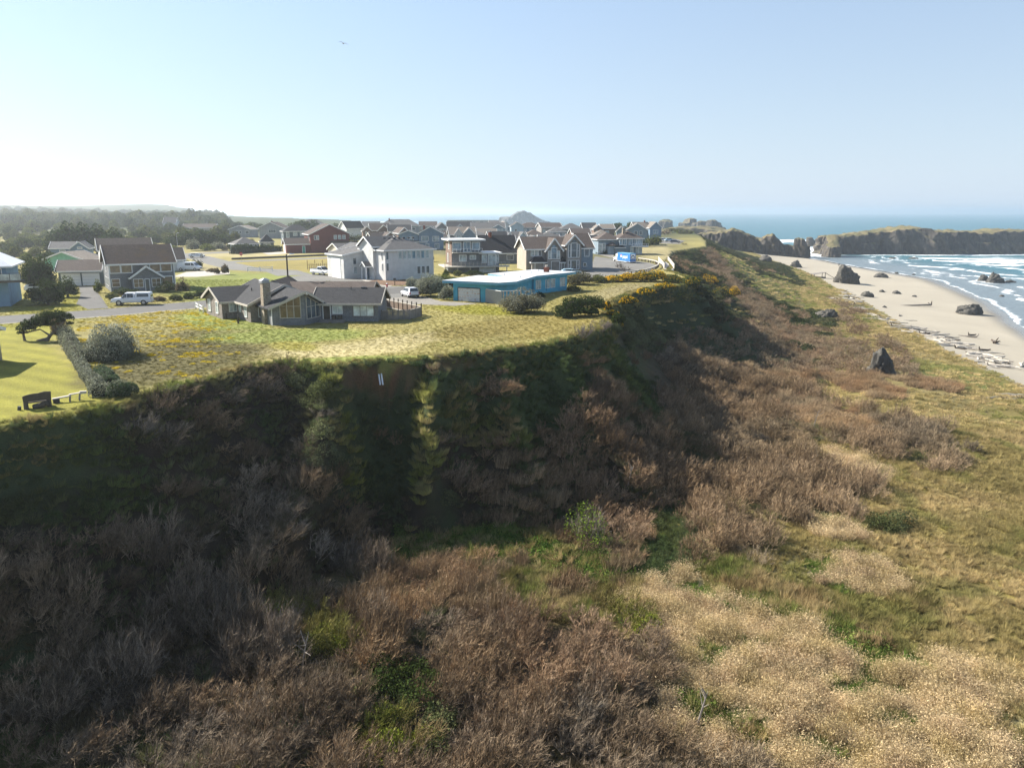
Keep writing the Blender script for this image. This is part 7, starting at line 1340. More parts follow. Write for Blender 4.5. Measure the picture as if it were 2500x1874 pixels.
# yellow gorse
def gorse(label, px, py, wpx, hpx, seed, fl, mat=None, n=3000, group=None, z=TOPZ, dz=0):
    return domes('gorse_bush', label, 'gorse', px, py, wpx, hpx, seed, mat or L_GORSE, n, .15, (fl, L_YEL), 7, False, 1.0, group, z)
for i, (x, y, w_, h_, f_, lb) in enumerate(((1500,690,70,14,1.3,'low bright yellow gorse bush at the left end of the gorse hedge'),(1535,689,60,18,1.2,'yellow gorse bush second from the left in the gorse hedge'),(1565,689,60,24,.55,'tall green gorse bush with yellow top in the middle of the gorse hedge'),(1600,690,66,26,.45,'broad gorse bush right of the middle of the gorse hedge'),(1640,692,60,18,.12,'dark nearly flowerless gorse bush in the right of the gorse hedge'),(1685,694,70,16,.08,'low dark gorse bush at the right end of the gorse hedge'))): gorse(lb, x, y, w_, h_, 70+i, f_)
for i, (x, y, w_, h_, f_, zz, lb) in enumerate(((1484,760,22,20,1.6,18,'small bright yellow gorse bush on the lawn edge above the cliff corner'),(1496,772,36,11,.6,18,'low half yellow gorse bush right below the small bright one'),(1508,792,42,24,.0,18,'plain green gorse bush on the cliff corner'),(1500,803,52,22,1.3,17.9,'widely flowering yellow gorse bush at the cliff corner'),(1532,745,50,18,.55,18,'gorse bush with yellow tips along the cliff rim left one'),(1575,722,60,16,.35,18,'gorse bush with few yellow tips along the cliff rim middle one'),(1625,706,60,12,.45,18,'gorse bush along the cliff rim right one'),(1728,699,58,24,1.1,17.5,'yellow topped gorse bush at the outer tip of the bluff'),(1690,700,40,16,.2,18,'dark gorse bush left of the outer tip of the bluff'),(1760,735,60,36,.15,14.5,'dark gorse bush on the spur below the bluff tip'),(1792,730,34,26,1.2,13.2,'isolated bright yellow gorse bush on the spur right of the tip'),(1650,770,16,10,1.2,12,'tiny yellow gorse bush on the shaded cliff face'),(1622,851,14,10,1.2,11,'tiny yellow gorse bush low on the shaded cliff face'))):
    if zz < 18:
        g = ground(x, y); o = gorse(lb, x, y, w_, h_, 80+i, f_, n=1800, z=float(g[2])-.3)
    else: gorse(lb, x, y, w_, h_, 80+i, f_, n=2200)
# clifftop shrubs with bare tops at the rim
for i, (x, y, w_, h_, lb) in enumerate(((1465,808,60,26,'bushy grey shrub hanging over the cliff corner'),(1420,826,50,18,'bare grey shrub on the rim left of the cliff corner'),(1545,640,22,14,'small grey shrub inside the turning circle verge'),(1512,655,30,16,'dead grey shrub by the lawn left of the turning circle'),(1525,663,26,12,'low dead shrub at the turning circle kerb'))):
    o = onebush('bare_shrub', lb, 'shrub', ground(x, y), vmesh('bare_shrub', [twig_parts(100+i, 1.3, 1.6, 18, 9, 6, (.1,0), .03)], [L_TW]), i, (1,1,1), float(ground(x, y)[2])); o.scale = (1.1,1.1,.9)
# budding willow on the lower slope and a few white barked snags
def budwillow(label, px, py, s, seed, leafm=L_BUD):
    g = ground(px, py); r = thing2('budding_willow', label, 'shrub', g, float(g[2]), vmesh('new_leaves', [leafy_parts(seed, 1500, 1.5, 2.6, .075, .3, .6, .4)], [leafm]), vmesh('branches', [twig_parts(seed+1, 1.4, 2.6, 18, 10, 5, (.2,0), .025)], [L_TW]), 0, (s,s,s), None, 'new_leaves', 'branches')
budwillow('round willow shrub with fresh yellow green leaves low on the shaded slope', 1428,1325,1.15,110)
for i, (x, y, lb) in enumerate(((1985,1045,'white barked dead snag forked in the thicket on the lower right slope'),(1530,1200,'pale dead branch standing in the brown thicket of the centre slope'),(735,1640,'pale dead snag in the bottom left thicket'),(1700,1780,'pale dead branches in the thicket at the bottom centre'))):
    g = ground(x, y); q = MB(); rr = np.random.default_rng(120+i); top = Vector((.6,0,2.8)); q.tube((0,0,-.2),(.3,0,1.4),.09,.07,6).tube((.3,0,1.4),top,.07,.03,6)
    for k in range(7): a = Vector((.3,0,1.4))+(top-Vector((.3,0,1.4)))*rr.uniform(0, 1); q.tube(a, a+Vector((rr.normal(0,.6), rr.normal(0,.5), rr.uniform(.3,1.1))), .04, .012, 5)
    o = q.build('dead_snag', DW[1]); o.location = tuple(g); o.scale = (.8,.8,.75); tag(o, lb, 'dead branch')
# hedges of the slate houses
hedge('house_hedge', 'dark clipped hedge in front of the low slate blue house', [W(571,620), W(610,617), W(640,616), W(682,613)], [1.6,1.6,1.4,1.3], [3.0,2.8,2.4,1.8], 6000, .2, L_CYP, (.15,L_OLIVE), 15)
domes('bright_shrub', 'yellow green shrub in front of the slate bungalow window', 'shrub', 658,612,22,14,130,L_MOSSY,900,.2,None,4,False)
for i, (x, y, w_, h_, m_, tp, lb) in enumerate(((472,613,44,28,L_SILV,(.3,L_SILV2),'grey domed bush behind the far street lamp'),(505,614,46,16,L_MOSSY,None,'yellow green shrub right of the grey domed bush'),(532,613,48,20,L_SILV,(.3,L_SILV2),'grey green domed bush at the side lane entrance'),(422,612,26,12,L_MOSSY,None,'small green shrub at the foot of the far street lamp'),(548,612,20,12,L_BROOM,None,'dry tan shrub beside the slate blue house'),(414,602,16,22,L_BROOM,None,'tan dry bush left of the far street lamp'),(370,604,34,14,L_OLIVE,None,'olive shrub behind the white house roof at the far lane'))):
    domes('lane_bush', lb, 'bush', x, y, w_, h_, 140+i, m_, 1300, .25, tp, 5, False)
# --- the wood behind the houses: every tree a thing, sharing five crowns
TREE = []
for i in range(6):
    rng = np.random.default_rng(200+i); wd, ht = (5.2,4.6,6.0,4.2,5.6,3.6)[i], (6.6,7.5,6.2,5.5,8.2,4.6)[i]; balls = []
    for k in range(9): a = rng.uniform(0, 6.28); rr = rng.uniform(.0, .62)*wd; s = rng.uniform(.3, .46)*wd; zc = ht*rng.uniform(.28, .62)*(1-.3*(rr/wd)); balls.append((math.cos(a)*rr+.12*zc, math.sin(a)*rr, zc, s, s, ht*rng.uniform(.2, .34)))
    balls.append((0,0,ht*.12,wd*.7,wd*.7,ht*.42))
    mt = (L_PINE, L_OLIVE, L_PINE, L_MOSSY, L_CYP, L_OLIVE)[i]; cr = clump_crown('crown', 200+i, balls, 2600, .42, mt); tk = trunkmesh('trunk', [((0,0,-.5),(.2,0,ht*.5),.28,.18),((.1,0,ht*.3),(1.6,.2,ht*.55),.14,.06),((.1,0,ht*.3),(-1.4,.4,ht*.55),.14,.06)]); TREE.append((cr, tk))
KIND = ['dark shore pine','olive wind-pruned tree','spreading dark pine','yellow-green scrubby tree','tall dark cypress','low olive tree']
def wood(x, y, s, i, label, group, rz=None, zs=1.0, hillz=None):
    z = tz(x, y) if hillz is None else hillz; r = thing2('shore_pine' if i in (0,2) else ('cypress_tree' if i == 4 else 'scrub_tree'), label, 'tree', (x, y), z, TREE[i][0], TREE[i][1], rng0.uniform(0, 6.28) if rz is None else rz, (s, s, s*zs), group); return r
rw = np.random.default_rng(321); cnt = 0
# tall cypresses behind the hill house
for (px, d, s, i, lb) in ((178,262,1.35,4,'tall flat topped cypress behind the hill house left one'),(215,265,1.3,4,'tall flat topped cypress behind the hill house second from left'),(250,268,1.25,4,'tall flat topped cypress above the brown roof of the white house'),(290,262,1.1,4,'spreading dark cypress right of the hill house group'),(315,270,.95,0,'dark pine at the right end of the cypress group')):
    x = (px-1250)/1900*d; wood(x, d, s, i, lb, None, rz=0.3)
USED = set(); SIZE = ('small ','big '); ZPX = (30,90,140,190,260,330,390,450,510,560,640,740,800,850); ZONE = ('above the blue balcony house','just above the balcony house roof','left of the blue house with the name board','behind the name board house','behind the small hill house','behind the long brown roof of the white house','right of the long brown roof','left of the far street lamp','behind the far street lamp','behind the grey domed bush','behind the low slate house','behind the wide grey gable house','behind the pale hip roofed house','behind the dark red house','behind the white gable house')
RD = (270,320,365,410,460,525,600); RANK = ('nearest edge','front rank','second rank','middle rank','fourth rank','hazy fifth rank','hazy sixth rank','skyline rank')
G1 = 'trees of the wood behind the houses'
def place_tree(px, d, s, i, zs=1.0, G=G1, lb=None):
    global cnt
    x = (px-1250)/1900*d; cnt += 1; lt = lb or (SIZE[int(s > .95)]+KIND[i]+' '+ZONE[int(np.searchsorted(ZPX, px))]+', '+RANK[int(np.searchsorted(RD, d))])
    if lt in USED: return
    USED.add(lt); wood(x, d, s, i, lt, G if lb is None else None, zs=zs)
for row, (d, p0, p1, n, s0, s1) in enumerate(((225,-60,170,8,.5,.75),(255,-60,190,9,.6,.9),(300,-60,560,24,.62,.95),(340,-60,440,18,.7,1.0),(380,-60,640,24,.75,1.1),(430,-60,560,22,.8,1.1),(490,-60,640,24,.9,1.3),(560,-60,640,22,1.0,1.3),(630,-60,640,20,1.1,1.5))):
    for k in range(n):
        px = p0+(p1-p0)*(k+rw.uniform(.1,.9))/n
        if d < 330 and 395 < px < 560: continue
        if d < 320 and px > 330 and px < 395: continue
        if 560 < px < 640 and 300 < d < 460: continue
        if d <= 300 and 185 < px < 250: continue
        place_tree(px, d+rw.uniform(-18,18), rw.uniform(s0, s1), int(rw.choice([0,1,2,3,5,1,3])), rw.uniform(.75,1.05))
for (px, d, s, i) in ((440,318,.95,2),(470,320,1.1,0),(505,322,1.15,0),(535,325,1.0,2),(455,345,1.1,1),(490,350,1.2,0),(525,350,1.1,2),(560,340,.8,0),(585,350,.8,1),(570,300,.45,5),(600,310,.5,3),(625,315,.5,1)): place_tree(px, d, s, i)
# darker trees on the skyline by the sea gap
for (px, d, s, i) in ((570,560,1.5,2),(600,560,1.7,0),(625,570,1.5,2),(650,520,1.0,0),(668,520,.9,2),(700,520,1.0,0),(720,480,1.25,2),(745,480,1.5,0),(772,480,1.6,2),(800,470,1.5,0),(828,460,1.3,2),(858,470,1.3,0),(880,480,1.2,1),(690,430,.9,1),(715,420,.8,0)): place_tree(px, d, s, i, 1.0, 'dark trees on the skyline behind the houses', None)
# small dark trees behind the turret house and between the roofs
for (px, d, s, lb) in ((1428,560,.55,'dark tree top behind the grey ocean house'),(1455,500,.6,'dark tree top left of the three above the turret house'),(1478,500,.75,'dark tree behind the brown shingle gable'),(1502,520,1.15,'largest rounded dark tree above the turret house roofs'),(1520,520,.8,'dark tree right of the largest rounded one above the turret house'),(1538,530,1.2,'rounded dark tree left of the last tan roof')): place_tree(px, d, s, 0, 1.0, None, lb)
for i, (x, y, w_, h_, lb) in enumerate(((850,592,60,20,'dark shrub mass right of the dark red house deck'),(885,590,50,16,'green shrub mass behind the cream bungalow'),(915,592,40,12,'green shrub behind the cream bungalow roof'),(1045,640,40,16,'dark shrub between the white house and the tower house'),(1090,600,40,10,'low green shrub between the roofs left of the tower house'),(1595,602,54,26,'dark spiky shrub by the drive right of the turret house'),(1570,604,40,18,'green shrub right of the turret house corner'),(1640,569,60,14,'dark round shrub on the clifftop right of the last house'),(1672,572,60,12,'long dark shrub on the clifftop right of the last house'),(1480,622,50,12,'grey stone coloured hedge left of the delivery truck cab'))):
    domes('row_shrub', lb, 'shrub', x, y, w_, h_, 160+i, (L_CYP,L_OLIVE,L_MOSSY)[i%3], 1500, .22, None, 6, False)
for i, (x, y, w_, h_, lb) in enumerate(((1608,572,26,10,'dry tan pampas grass left of the clifftop shrubs'),(1626,574,30,12,'dry tan pampas grass behind the clifftop car park'),(1588,575,24,10,'dry tan pampas grass by the last house wall'))): domes('pampas_grass', lb, 'ornamental grass', x, y, w_, h_, 180+i, L_BROOM, 900, .22, None, 5, False)
# far woodland that reads as one mass
def farwood():
    n = 1500; px = rng0.uniform(-80, 560, n); d = rng0.uniform(640, 1500, n); X = (px-1250)/1900*d; k = sdist(TOP, X, d) < -30; X, Y = X[k], d[k]; Z = terrain(X, Y); n = len(X); S = rng0.uniform(1.1, 1.9, n)
    scatter('far_woodland', [src('far_tree', TREE[0][0]), src('far_tree', TREE[1][0]), src('far_tree', TREE[2][0])], X, Y, Z-1.0, rng0.uniform(0, 6.28, n), S, S*rng0.uniform(.7, 1.1, n), np.ones((n, 3)))
    n = 160; px = rng0.uniform(700, 1560, n); d = rng0.uniform(330, 560, n); X = (px-1250)/1900*d; k = (sdist(TOP, X, d) < -14); X, Y = X[k], d[k]; n = len(X); S = rng0.uniform(.16, .34, n)
    scatter('yard_shrubbery', [src('yard', TREE[5][0]), src('yard', TREE[1][0])], X, Y, np.full(n, TOPZ-.2), rng0.uniform(0, 6.28, n), S, S*.8, np.ones((n, 3)))
farwood()
# ------------------------------------------------------------------ where what grows (source pixels; later entries win)
COVER = [
 # steep green grass of the cliff
 (560,1120,330,210,5,'B'),(250,1330,420,170,-8,'B'),(430,1620,720,330,0,'B'),(1000,1800,560,200,0,'B'),(1330,1700,430,170,0,'B'),(1640,1830,220,150,0,'B'),(700,1330,230,150,0,'B'),
 (110,1180,270,140,10,'G'),(130,1060,220,40,-12,'G'),
 (690,1010,150,120,0,'B'),(460,960,170,60,-14,'B'),(600,925,130,40,0,'B'),
 (822,1010,34,110,-3,'S'),(860,1130,40,90,-12,'S'),
 (945,1100,62,210,-4,'G'),(960,1020,80,120,0,'G'),
 (1100,1230,95,140,0,'B'),(1140,1130,100,70,10,'B'),(1070,1270,60,80,0,'L'),
 (1180,930,150,60,0,'G'),(1200,1010,120,90,0,'M'),(1400,940,240,130,8,'G'),(1190,880,60,18,-4,'B'),(1215,950,45,40,0,'B'),(1080,890,50,22,0,'B'),
 (1380,1110,70,70,0,'B'),(1300,1170,140,70,12,'R'),(1260,1240,90,60,0,'R'),(1560,1130,200,90,35,'B'),(1480,1050,90,80,20,'B'),(1700,1010,330,95,33,'R'),
 (1600,905,170,95,38,'G'),(1560,790,110,60,35,'L'),(1700,780,120,60,30,'L'),(1800,830,110,55,35,'K'),(1740,700,70,26,20,'K'),(1640,760,110,45,20,'G'),
 (1820,910,190,60,25,'R'),(1770,598,130,16,16,'K'),(1900,655,120,12,22,'K'),(1690,622,60,22,10,'K'),(1790,650,70,26,30,'H'),(1770,660,120,14,42,'R'),(1850,700,80,18,20,'K'),(1860,760,120,24,40,'R'),(1990,770,60,16,20,'K'),(1930,720,120,30,20,'M'),(2000,690,90,20,30,'M'),(1760,960,170,60,35,'B'),(1880,850,120,40,30,'R'),
 (1940,1000,190,55,22,'B'),(1830,1080,230,70,25,'B'),(1960,1140,190,45,20,'B'),(2110,1050,150,55,18,'B'),
 (1580,1240,200,110,25,'B'),(1700,1300,180,90,20,'B'),(1900,1230,180,45,15,'B'),
 (1480,1330,120,60,0,'R'),(1520,1400,110,60,0,'R'),(1480,1300,70,50,0,'B'),
 (1040,1330,90,50,0,'H'),(1180,1330,170,50,0,'H'),(1320,1380,220,60,6,'H'),(1640,1310,55,90,0,'G'),(1610,1390,70,50,0,'G'),
 (1130,1440,210,85,0,'R'),(960,1470,130,60,0,'R'),(1300,1430,110,40,5,'M'),(1420,1480,160,60,8,'M'),(1390,1440,60,30,0,'R'),
 (1160,1560,180,70,0,'B'),(1400,1600,180,80,0,'B'),(1560,1680,150,90,20,'B'),(1320,1560,120,50,0,'B'),
 (970,1690,110,70,0,'K'),(1000,1790,130,60,0,'L'),(640,1500,110,36,0,'Y'),(790,1560,90,45,0,'Y'),(960,1810,80,50,0,'Y'),(30,1840,110,60,0,'G'),
 (1540,1500,90,45,10,'Y'),(1560,1460,70,40,0,'M'),
 (1700,1500,170,90,14,'T'),(1850,1560,200,90,14,'T'),(2000,1620,260,110,12,'T'),(1960,1740,330,150,0,'T'),(2200,1700,280,120,6,'T'),(2200,1830,300,110,0,'T'),(1740,1660,130,60,20,'T'),
 (2080,1410,130,45,15,'T'),(1790,1400,90,40,10,'M'),(1930,1470,190,45,14,'M'),(2100,1570,90,30,8,'H'),(1720,1730,70,30,30,'H'),(1830,1800,60,30,30,'H'),(2000,1830,70,25,20,'H'),
 (2180,1290,40,20,0,'L'),(2230,1470,60,30,0,'M'),(2080,1140,110,26,14,'T'),(2030,1290,80,26,20,'T'),
 (2230,1080,140,50,22,'B'),(2180,1040,100,30,22,'B'),
 (1036,1035,26,105,-4,'S'),(1066,1110,44,26,0,'S'),(1030,1180,18,60,0,'S'),(760,960,60,40,20,'L'),(800,1120,50,60,-20,'L'),
 (2090,930,110,30,20,'R'),(1880,880,110,36,22,'R'),(1990,1010,150,34,16,'R'),(2010,850,120,20,22,'R'),
 (2190,1000,90,22,12,'M'),(2240,930,110,20,12,'R'),
]
EXCL = []          # filled below: world circles kept clear of scattered plants
def cover(px, py, n1, n2):
    t = np.full(px.shape, '.', dtype='<U1')
    for m_, p_ in blobs(px, py, COVER, n1, n2): t[m_ > .5] = p_
    t[((np.abs((px-925)/94)**3+np.abs((py-928)/38)**3) < 1) | ((np.abs((px-1110)/62)**3+np.abs((py-890)/13)**3) < 1)] = 'N'
    return t

def jitter_grid(x0, x1, y0, y1, s):
    X, Y = np.meshgrid(np.arange(x0, x1, s), np.arange(y0, y1, s)); X = X.ravel()+rng0.uniform(-.48, .48, X.size)*s; Y = Y.ravel()+rng0.uniform(-.48, .48, Y.size)*s; return X, Y
def candidates(x0, x1, y0, y1, s, margin=60):
    X, Y = jitter_grid(x0, x1, y0, y1, s); px, py = proj(X, Y, np.full(X.shape, 10.0)); k = (px > -350) & (px < 2900) & (py < 2350) & (py > 380); X, Y = X[k], Y[k]
    Z, s1, s2, s3, s4, t, w = terrain(X, Y, True); px, py = proj(X, Y, Z); k = (px > -margin*3) & (px < 2500+margin*4) & (py < 1874+margin*5) & (s1 > 0) & (s3 < 1.5)
    return [a[k] for a in (X, Y, Z, s1, s2, s3, t, w, px, py)]
TB_GREY = col(.215,.178,.148); TB_LILAC = col(.200,.170,.150); TB_BROWN = col(.245,.170,.108); TB_RED = col(.305,.187,.108); TB_TAN = col(.37,.29,.19)
TG_DARK = col(.095,.135,.055); TG_MID = col(.155,.18,.05); TG_OLIVE = col(.34,.275,.12); TG_TAN = col(.68,.53,.34); TG_STRAW = col(.50,.385,.20); TH = col(.085,.15,.028)
def mixv(a, b, f): return a[None, :]*(1-f[:, None])+b[None, :]*f[:, None]
def emit(name, srcs, c, sel, s0, s1_, tint, hz=None, tilt=.08, zoff=0.0, keep=1.0, tv=.32):
    X, Y, Z = c[0][sel], c[1][sel], c[2][sel]; n = len(X)
    if keep < 1: k = rng0.uniform(0, 1, n) < keep; X, Y, Z = X[k], Y[k], Z[k]; tint = tint[k]; hz = hz[k] if hz is not None else None; n = len(X)
    if n == 0: return
    S = rng0.uniform(s0, s1_, n); SZ = S*(hz if hz is not None else rng0.uniform(.8, 1.15, n))
    scatter(name, srcs, X, Y, Z+zoff, rng0.uniform(-.9, .9, n) if 'thicket' in name else rng0.uniform(0, 6.283, n), S, SZ, tint*rng0.uniform(1-tv, 1+tv, n)[:, None], tilt)
def unpaved(X, Y):
    k = np.ones(len(X), bool)
    for P in PAVED:
        P = np.array(P); ins = np.zeros(len(X), bool); j = len(P)-1
        for i in range(len(P)):
            xi, yi, xj, yj = P[i][0], P[i][1], P[j][0], P[j][1]; c = ((yi > Y) != (yj > Y)) & (X < (xj-xi)*(Y-yi)/(yj-yi+1e-12)+xi); ins ^= c; j = i
        k &= ~ins
    return k
def veg():
    # --- shrubs, near
    c = candidates(-70, 100, 18, 132, 1.15); X, Y, Z, s1, s2, s3, t, w, px, py = c
    n1 = fbm(X, Y, 4, 3, 300); n2 = fbm(X, Y, 1.3, 2, 301); n3 = fbm(X, Y, 2.6, 2, 302); n4 = fbm(X, Y, 11, 2, 303)
    cv = cover(px, py, n1, n2)
    unk = (cv == '.') & (s2 < 0); cv[unk & (s1 > 1)] = 'G'; cv[(cv == '.')] = 'O'
    left_dark = sstep(500, 120, px)*(py < 1300)
    rim = (px > 320) & (px < 730) & (py < 1010); B = (cv == 'B') & (s1 > np.where(rim, .2, 1.2)) & ((n3 > -.27) | rim)
    hz = np.clip(.74+.8*n3+.3*n4, .25, 1.12)*np.where((py > 1350) & (px < 1000), 1.22, 1.0)*np.where((s1 < 4) & ~((px > 320) & (px < 730)), .62, 1)
    f = np.clip(.5+.9*n1, 0, 1); tb = mixv(TB_GREY, TB_BROWN, f); g = np.clip(.4+.9*n4, 0, 1); tb = tb*(1-.5*g[:, None])+TB_LILAC*.5*g[:, None]
    rr = np.clip(sstep(900, 1300, px)*sstep(-.1, .4, n4+.2), 0, 1)[:, None]*.5; tb = tb*(1-rr)+TB_RED*rr
    warm = (sstep(1500, 1800, px)*.35)[:, None]; tb = tb*(1-warm)+TB_TAN*.85*warm
    emit('bare_thicket', TWIG, c, B, .75, 1.2, tb[B], hz[B], tv=.48)
    Rr = (cv == 'R') & (s1 > 1.0); tr = mixv(TB_RED, TB_TAN*.9, np.clip(.35+.8*n1, 0, 1)); tr = tr*(1-.25*g[:, None])+TB_LILAC*.25*g[:, None]
    emit('red_stem_thicket', REED, c, Rr, .8, 1.25, tr[Rr], (hz*np.where(px > 1600, .85, 1))[Rr])
    Lf = ((cv == 'L') | ((cv == 'Y') & (n2 > -.2))); tl = mixv(col(.10,.115,.045), col(.15,.16,.09), np.clip(.5+n1, 0, 1)); tl[cv == 'Y'] = mixv(col(.13,.10,.05), col(.22,.27,.03), np.clip(.4+1.5*n2, 0, 1))[cv == 'Y']
    emit('leafy_undergrowth', LEAFY, c, Lf, .55, .95, tl[Lf])
    Kf = (cv == 'K'); tk = mixv(col(.030,.050,.018), col(.055,.075,.022), np.clip(.5+n1, 0, 1)); emit('evergreen_undergrowth', LEAFY, c, Kf, .7, 1.2, tk[Kf])
    Yf = (cv == 'Y'); emit('budding_thicket', TWIG, c, Yf, .6, .95, mixv(TB_BROWN, col(.20,.21,.05), np.clip(.5+n1, 0, 1))[Yf])
    # sparse shrubs poking out of the green face
    Sp = (cv == 'G') & (n1 > .22) & (s1 > 2); emit('sparse_thicket', TWIG, c, Sp, .4, .8, tb[Sp]*.9)
    Kp = (cv == 'G') & (n1 < -.15) & (n2 > -.1) & (s1 > 1.5); emit('dark_cliff_shrubs', LEAFY, c, Kp, .3, .65, mixv(col(.05,.08,.03), col(.09,.10,.045), np.clip(.5+n3, 0, 1))[Kp])
    # --- grasses, near and fine
    c = candidates(-60, 75, 20, 100, .46); X, Y, Z, s1, s2, s3, t, w, px, py = c
    n1 = fbm(X, Y, 3.2, 3, 310); n2 = fbm(X, Y, 1.0, 2, 311); n3 = fbm(X, Y, 8, 2, 312); cv = cover(px, py, n1, n2)
    cv[(cv == '.') & (s2 < 0)] = 'G'; cv[cv == '.'] = 'O'; rnd = rng0.uniform(0, 1, len(X))
    G = (cv == 'G') & (rnd < .75); tg = mixv(TG_DARK, TG_MID, np.clip(.3+.9*n1, 0, 1)); bl = sstep(.0, .5, n3)[:, None]*.4; tg = tg*(1-bl)+col(.11,.095,.06)*bl
    emit('cliff_grass', TUFT, c, G, .8, 1.5, tg[G], None, .25)
    S_ = (cv == 'S'); ts = mixv(col(.23,.25,.06), col(.40,.34,.16), np.clip(.5+1.2*n2, 0, 1)); emit('ridge_grass', TUFT, c, S_, 1.0, 1.9, ts[S_], None, .2)  # sunlit ridge put into the tuft colour, brighter than other cliff grass
    H = (cv == 'H'); th = mixv(TH, TG_MID, np.clip(.4+1.2*n2, 0, 1)); emit('low_herbs', HERB, c, H, .6, 1.2, th[H], None, .1)
    Mx = (cv == 'M') | ((cv == 'H') & (rnd < .3)); tm = mixv(TG_MID*1.15, TG_STRAW*.85, np.clip(.5+1.6*n2, 0, 1)); tm = tm*(1-.35*(n1 > .1)[:, None])+col(.28,.16,.09)*.35*(n1 > .1)[:, None]
    emit('mixed_rank_grass', TUFT, c, Mx, 1.0, 1.9, tm[Mx], None, .2)
    T_ = (cv == 'T'); gp = sstep(.12, .38, n1); tt = mixv(TG_TAN, TG_STRAW*.9, np.clip(.4+1.3*n2, 0, 1)); dk = sstep(-.2, -.5, n2)[:, None]*.5; tt = tt*(1-dk)+col(.30,.19,.11)*dk
    pl = T_ & (rnd > gp*.9) & (rnd > .12); emit('straw_plume_grass', PLUME, c, pl, .75, 1.25, tt[pl], np.clip(.8+.65*fbm(X, Y, 1.1, 2, 315), .4, 1.3)[pl], .12)
    gr = T_ & (gp > .3) & (rnd < .75); emit('green_under_grass', TUFT, c, gr, .7, 1.2, mixv(TH*1.3, TG_MID*1.3, rnd)[gr], None, .2)
    Of = (cv == 'O') & (rnd < .8); to = mixv(TG_OLIVE, TG_STRAW, np.clip(.35+1.3*n3+.6*n2, 0, 1)); gg = sstep(.15, .5, n1)[:, None]*.5; to = to*(1-gg)+TG_MID*1.2*gg
    emit('marram_grass', TUFT, c, Of, .7, 1.35, to[Of], rng0.uniform(.6, 1.1, len(X))[Of], .2)
    low = np.isin(cv, ['B', 'R']) & (rnd < np.where((s2 < 0) & (Y < 90), .5, .12)); emit('brush_litter', TUFT, c, low, .9, 1.6, mixv(col(.17,.13,.08), TG_DARK*1.1, np.clip(.4+n1, 0, 1))[low])
    # --- dune flat further off
    c = candidates(30, 140, 60, 300, 1.05); X, Y, Z, s1, s2, s3, t, w, px, py = c; k0 = ((X > 75) | (Y > 100)) & (s2 > -1)
    n1 = fbm(X, Y, 5, 3, 330); n2 = fbm(X, Y, 1.6, 2, 331); cv = cover(px, py, n1, n2); rnd = rng0.uniform(0, 1, len(X))
    F = k0 & np.isin(cv, ['.', 'T', 'M']) & (rnd < .8); to = mixv(TG_OLIVE*1.1, TG_STRAW*1.1, np.clip(.5+1.3*n2+.6*n1, 0, 1)); gg = sstep(.1, .45, fbm(X, Y, 9, 2, 333))[:, None]*.6; to = to*(1-gg)+TG_MID*1.2*gg
    emit('dune_grass', TUFTF, c, F, .6, 1.15, to[F], rng0.uniform(.5, 1, len(X))[F])
    # --- far slope and its low scrub
    c = candidates(14, 150, 100, 520, 1.9); X, Y, Z, s1, s2, s3, t, w, px, py = c; k0 = ((Y > 132) | (X > 99)) & (s1 > .5) & (s2 < 14)
    n1 = fbm(X, Y, 7, 3, 340); n2 = fbm(X, Y, 2.2, 2, 341); n3 = fbm(X, Y, 20, 2, 342); cv = cover(px, py, n1, n2); rnd = rng0.uniform(0, 1, len(X))
    dark = k0 & (((cv == 'K') | (cv == 'L') | ((cv == '.') & (n1+.4*n2 > .08) & (s2 < 2))))
    td = mixv(col(.045,.062,.026), col(.095,.095,.05), np.clip(.5+n2*1.5, 0, 1)); emit('slope_scrub', LEAFYF, c, dark, .5, 1.0, td[dark], rng0.uniform(.5, 1, len(X))[dark])
    red = k0 & ((cv == 'R') | (cv == 'B') | ((cv == '.') & (n1+.4*n2 <= .08) & (n3+.3*n2 < -.25))); trr = mixv(TB_RED*.95, TB_TAN*.85, np.clip(.45+n2, 0, 1)); trr = trr*.55+TB_GREY*.45
    emit('far_bare_thicket', TWIGF, c, red, .6, 1.0, trr[red], rng0.uniform(.5, .9, len(X))[red])
    rest = k0 & ~dark & ~red & (rnd < .9); tq = mixv(TG_MID*1.2, TG_STRAW*.95, np.clip(.5+1.4*n2, 0, 1)); emit('slope_grass', TUFTF, c, rest, .8, 1.4, tq[rest], rng0.uniform(.6, 1.1, len(X))[rest])
    # --- ragged turf along the cliff edge and rough meadow tufts
    X, Y = jitter_grid(-45, 60, 35, 230, .42); px, py = proj(X, Y, np.full(X.shape, 18.)); k = (px > -80) & (px < 2000); X, Y = X[k], Y[k]
    Z, s1, s2, s3, s4, t, w = terrain(X, Y, True); px, py = proj(X, Y, Z); k = (s1 > -1.3) & (s1 < 1.6) & ~((np.abs(px-925) < 84) & (s1 > .15)) & ~((np.abs(px-1110) < 55) & (s1 > .3)) & (rng0.uniform(0, 1, len(X)) < np.where(s1 < 0, .35+.5*(s1 > -.5), .9)); c = [X[k], Y[k], Z[k]]
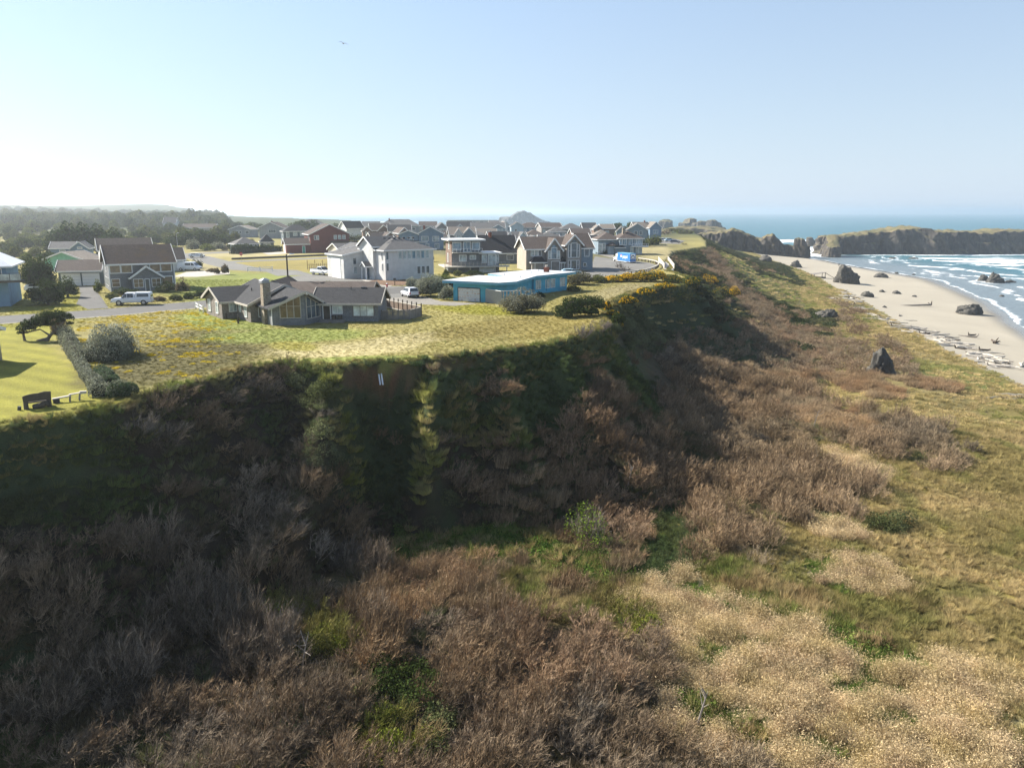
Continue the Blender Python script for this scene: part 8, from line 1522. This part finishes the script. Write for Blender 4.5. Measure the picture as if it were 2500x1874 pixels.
    n1 = fbm(X, Y, 2.5, 2, 350)[k]; emit('edge_turf', TUFT, c, np.ones(k.sum(), bool), .45, .95, mixv(TG_MID, TG_OLIVE, np.clip(.5+1.2*n1, 0, 1)), None, .3)
    X, Y = jitter_grid(-75, 30, 45, 120, 1.0); Z, s1, s2, s3, s4, t, w = terrain(X, Y, True); px, py = proj(X, Y, Z); n1 = fbm(X, Y, 4, 3, 360)
    k = (s1 < -.6) & (px > -50) & (n1+sstep(-6, -1, s1)*.55 > .30) & ~((px < 330) & (py > 790)) & (py > 800) ; c = [X[k], Y[k], Z[k]]
    emit('meadow_tufts', TUFT, c, np.ones(k.sum(), bool), .35, .6, mixv(TG_MID*1.5, TG_OLIVE*1.2, rng0.uniform(0, 1, k.sum())), np.full(k.sum(), .3), .2)
    # yellow meadow flowers, real heads a few centimetres across in patches
    X, Y = jitter_grid(-62, -20, 62, 118, .34); Z, s1, s2, s3, s4, t, w = terrain(X, Y, True); px, py = proj(X, Y, Z)
    fm = fbm(X*.55, Y*1.5, 2.6, 3, 120)+.5*fbm(X, Y, .7, 2, 121); k = (s1 < -1) & (px > 190) & (px < 620) & (py > 745) & (py < 925) & (fm > .16) & (rng0.uniform(0, 1, len(X)) < sstep(640, 430, px)*.4) & unpaved(X, Y)
    c = [X[k], Y[k], Z[k]]; emit('meadow_flowers', HERB, c, np.ones(k.sum(), bool), .28, .5, np.repeat(col(.62,.47,.025)[None, :], k.sum(), 0), np.full(k.sum(), .6), .1)
    # short turf over the clifftop: small clumps that carry the colour painted on the ground beneath
    X, Y = jitter_grid(-85, 48, 44, 165, .58); Z, s1, s2, s3, s4, t, w = terrain(X, Y, True); px, py = proj(X, Y, Z); k = (s1 < -.3) & (px > -60) & (px < 1760) & unpaved(X, Y) & ~((px < 250) & (py > 800)); a = [v[k] for v in (X, Y, Z, s1, s2, s3, s4, t, w)]
    C, _ = paint(*a); n = len(a[0]); sz = np.clip(.36+.22*fbm(a[0], a[1], 2.0, 3, 370), .18, .6)
    emit('short_turf', TUFT, [a[0], a[1], a[2]], np.ones(n, bool), .42, .8, C*1.18, sz*.5, .2, tv=.12)
veg()
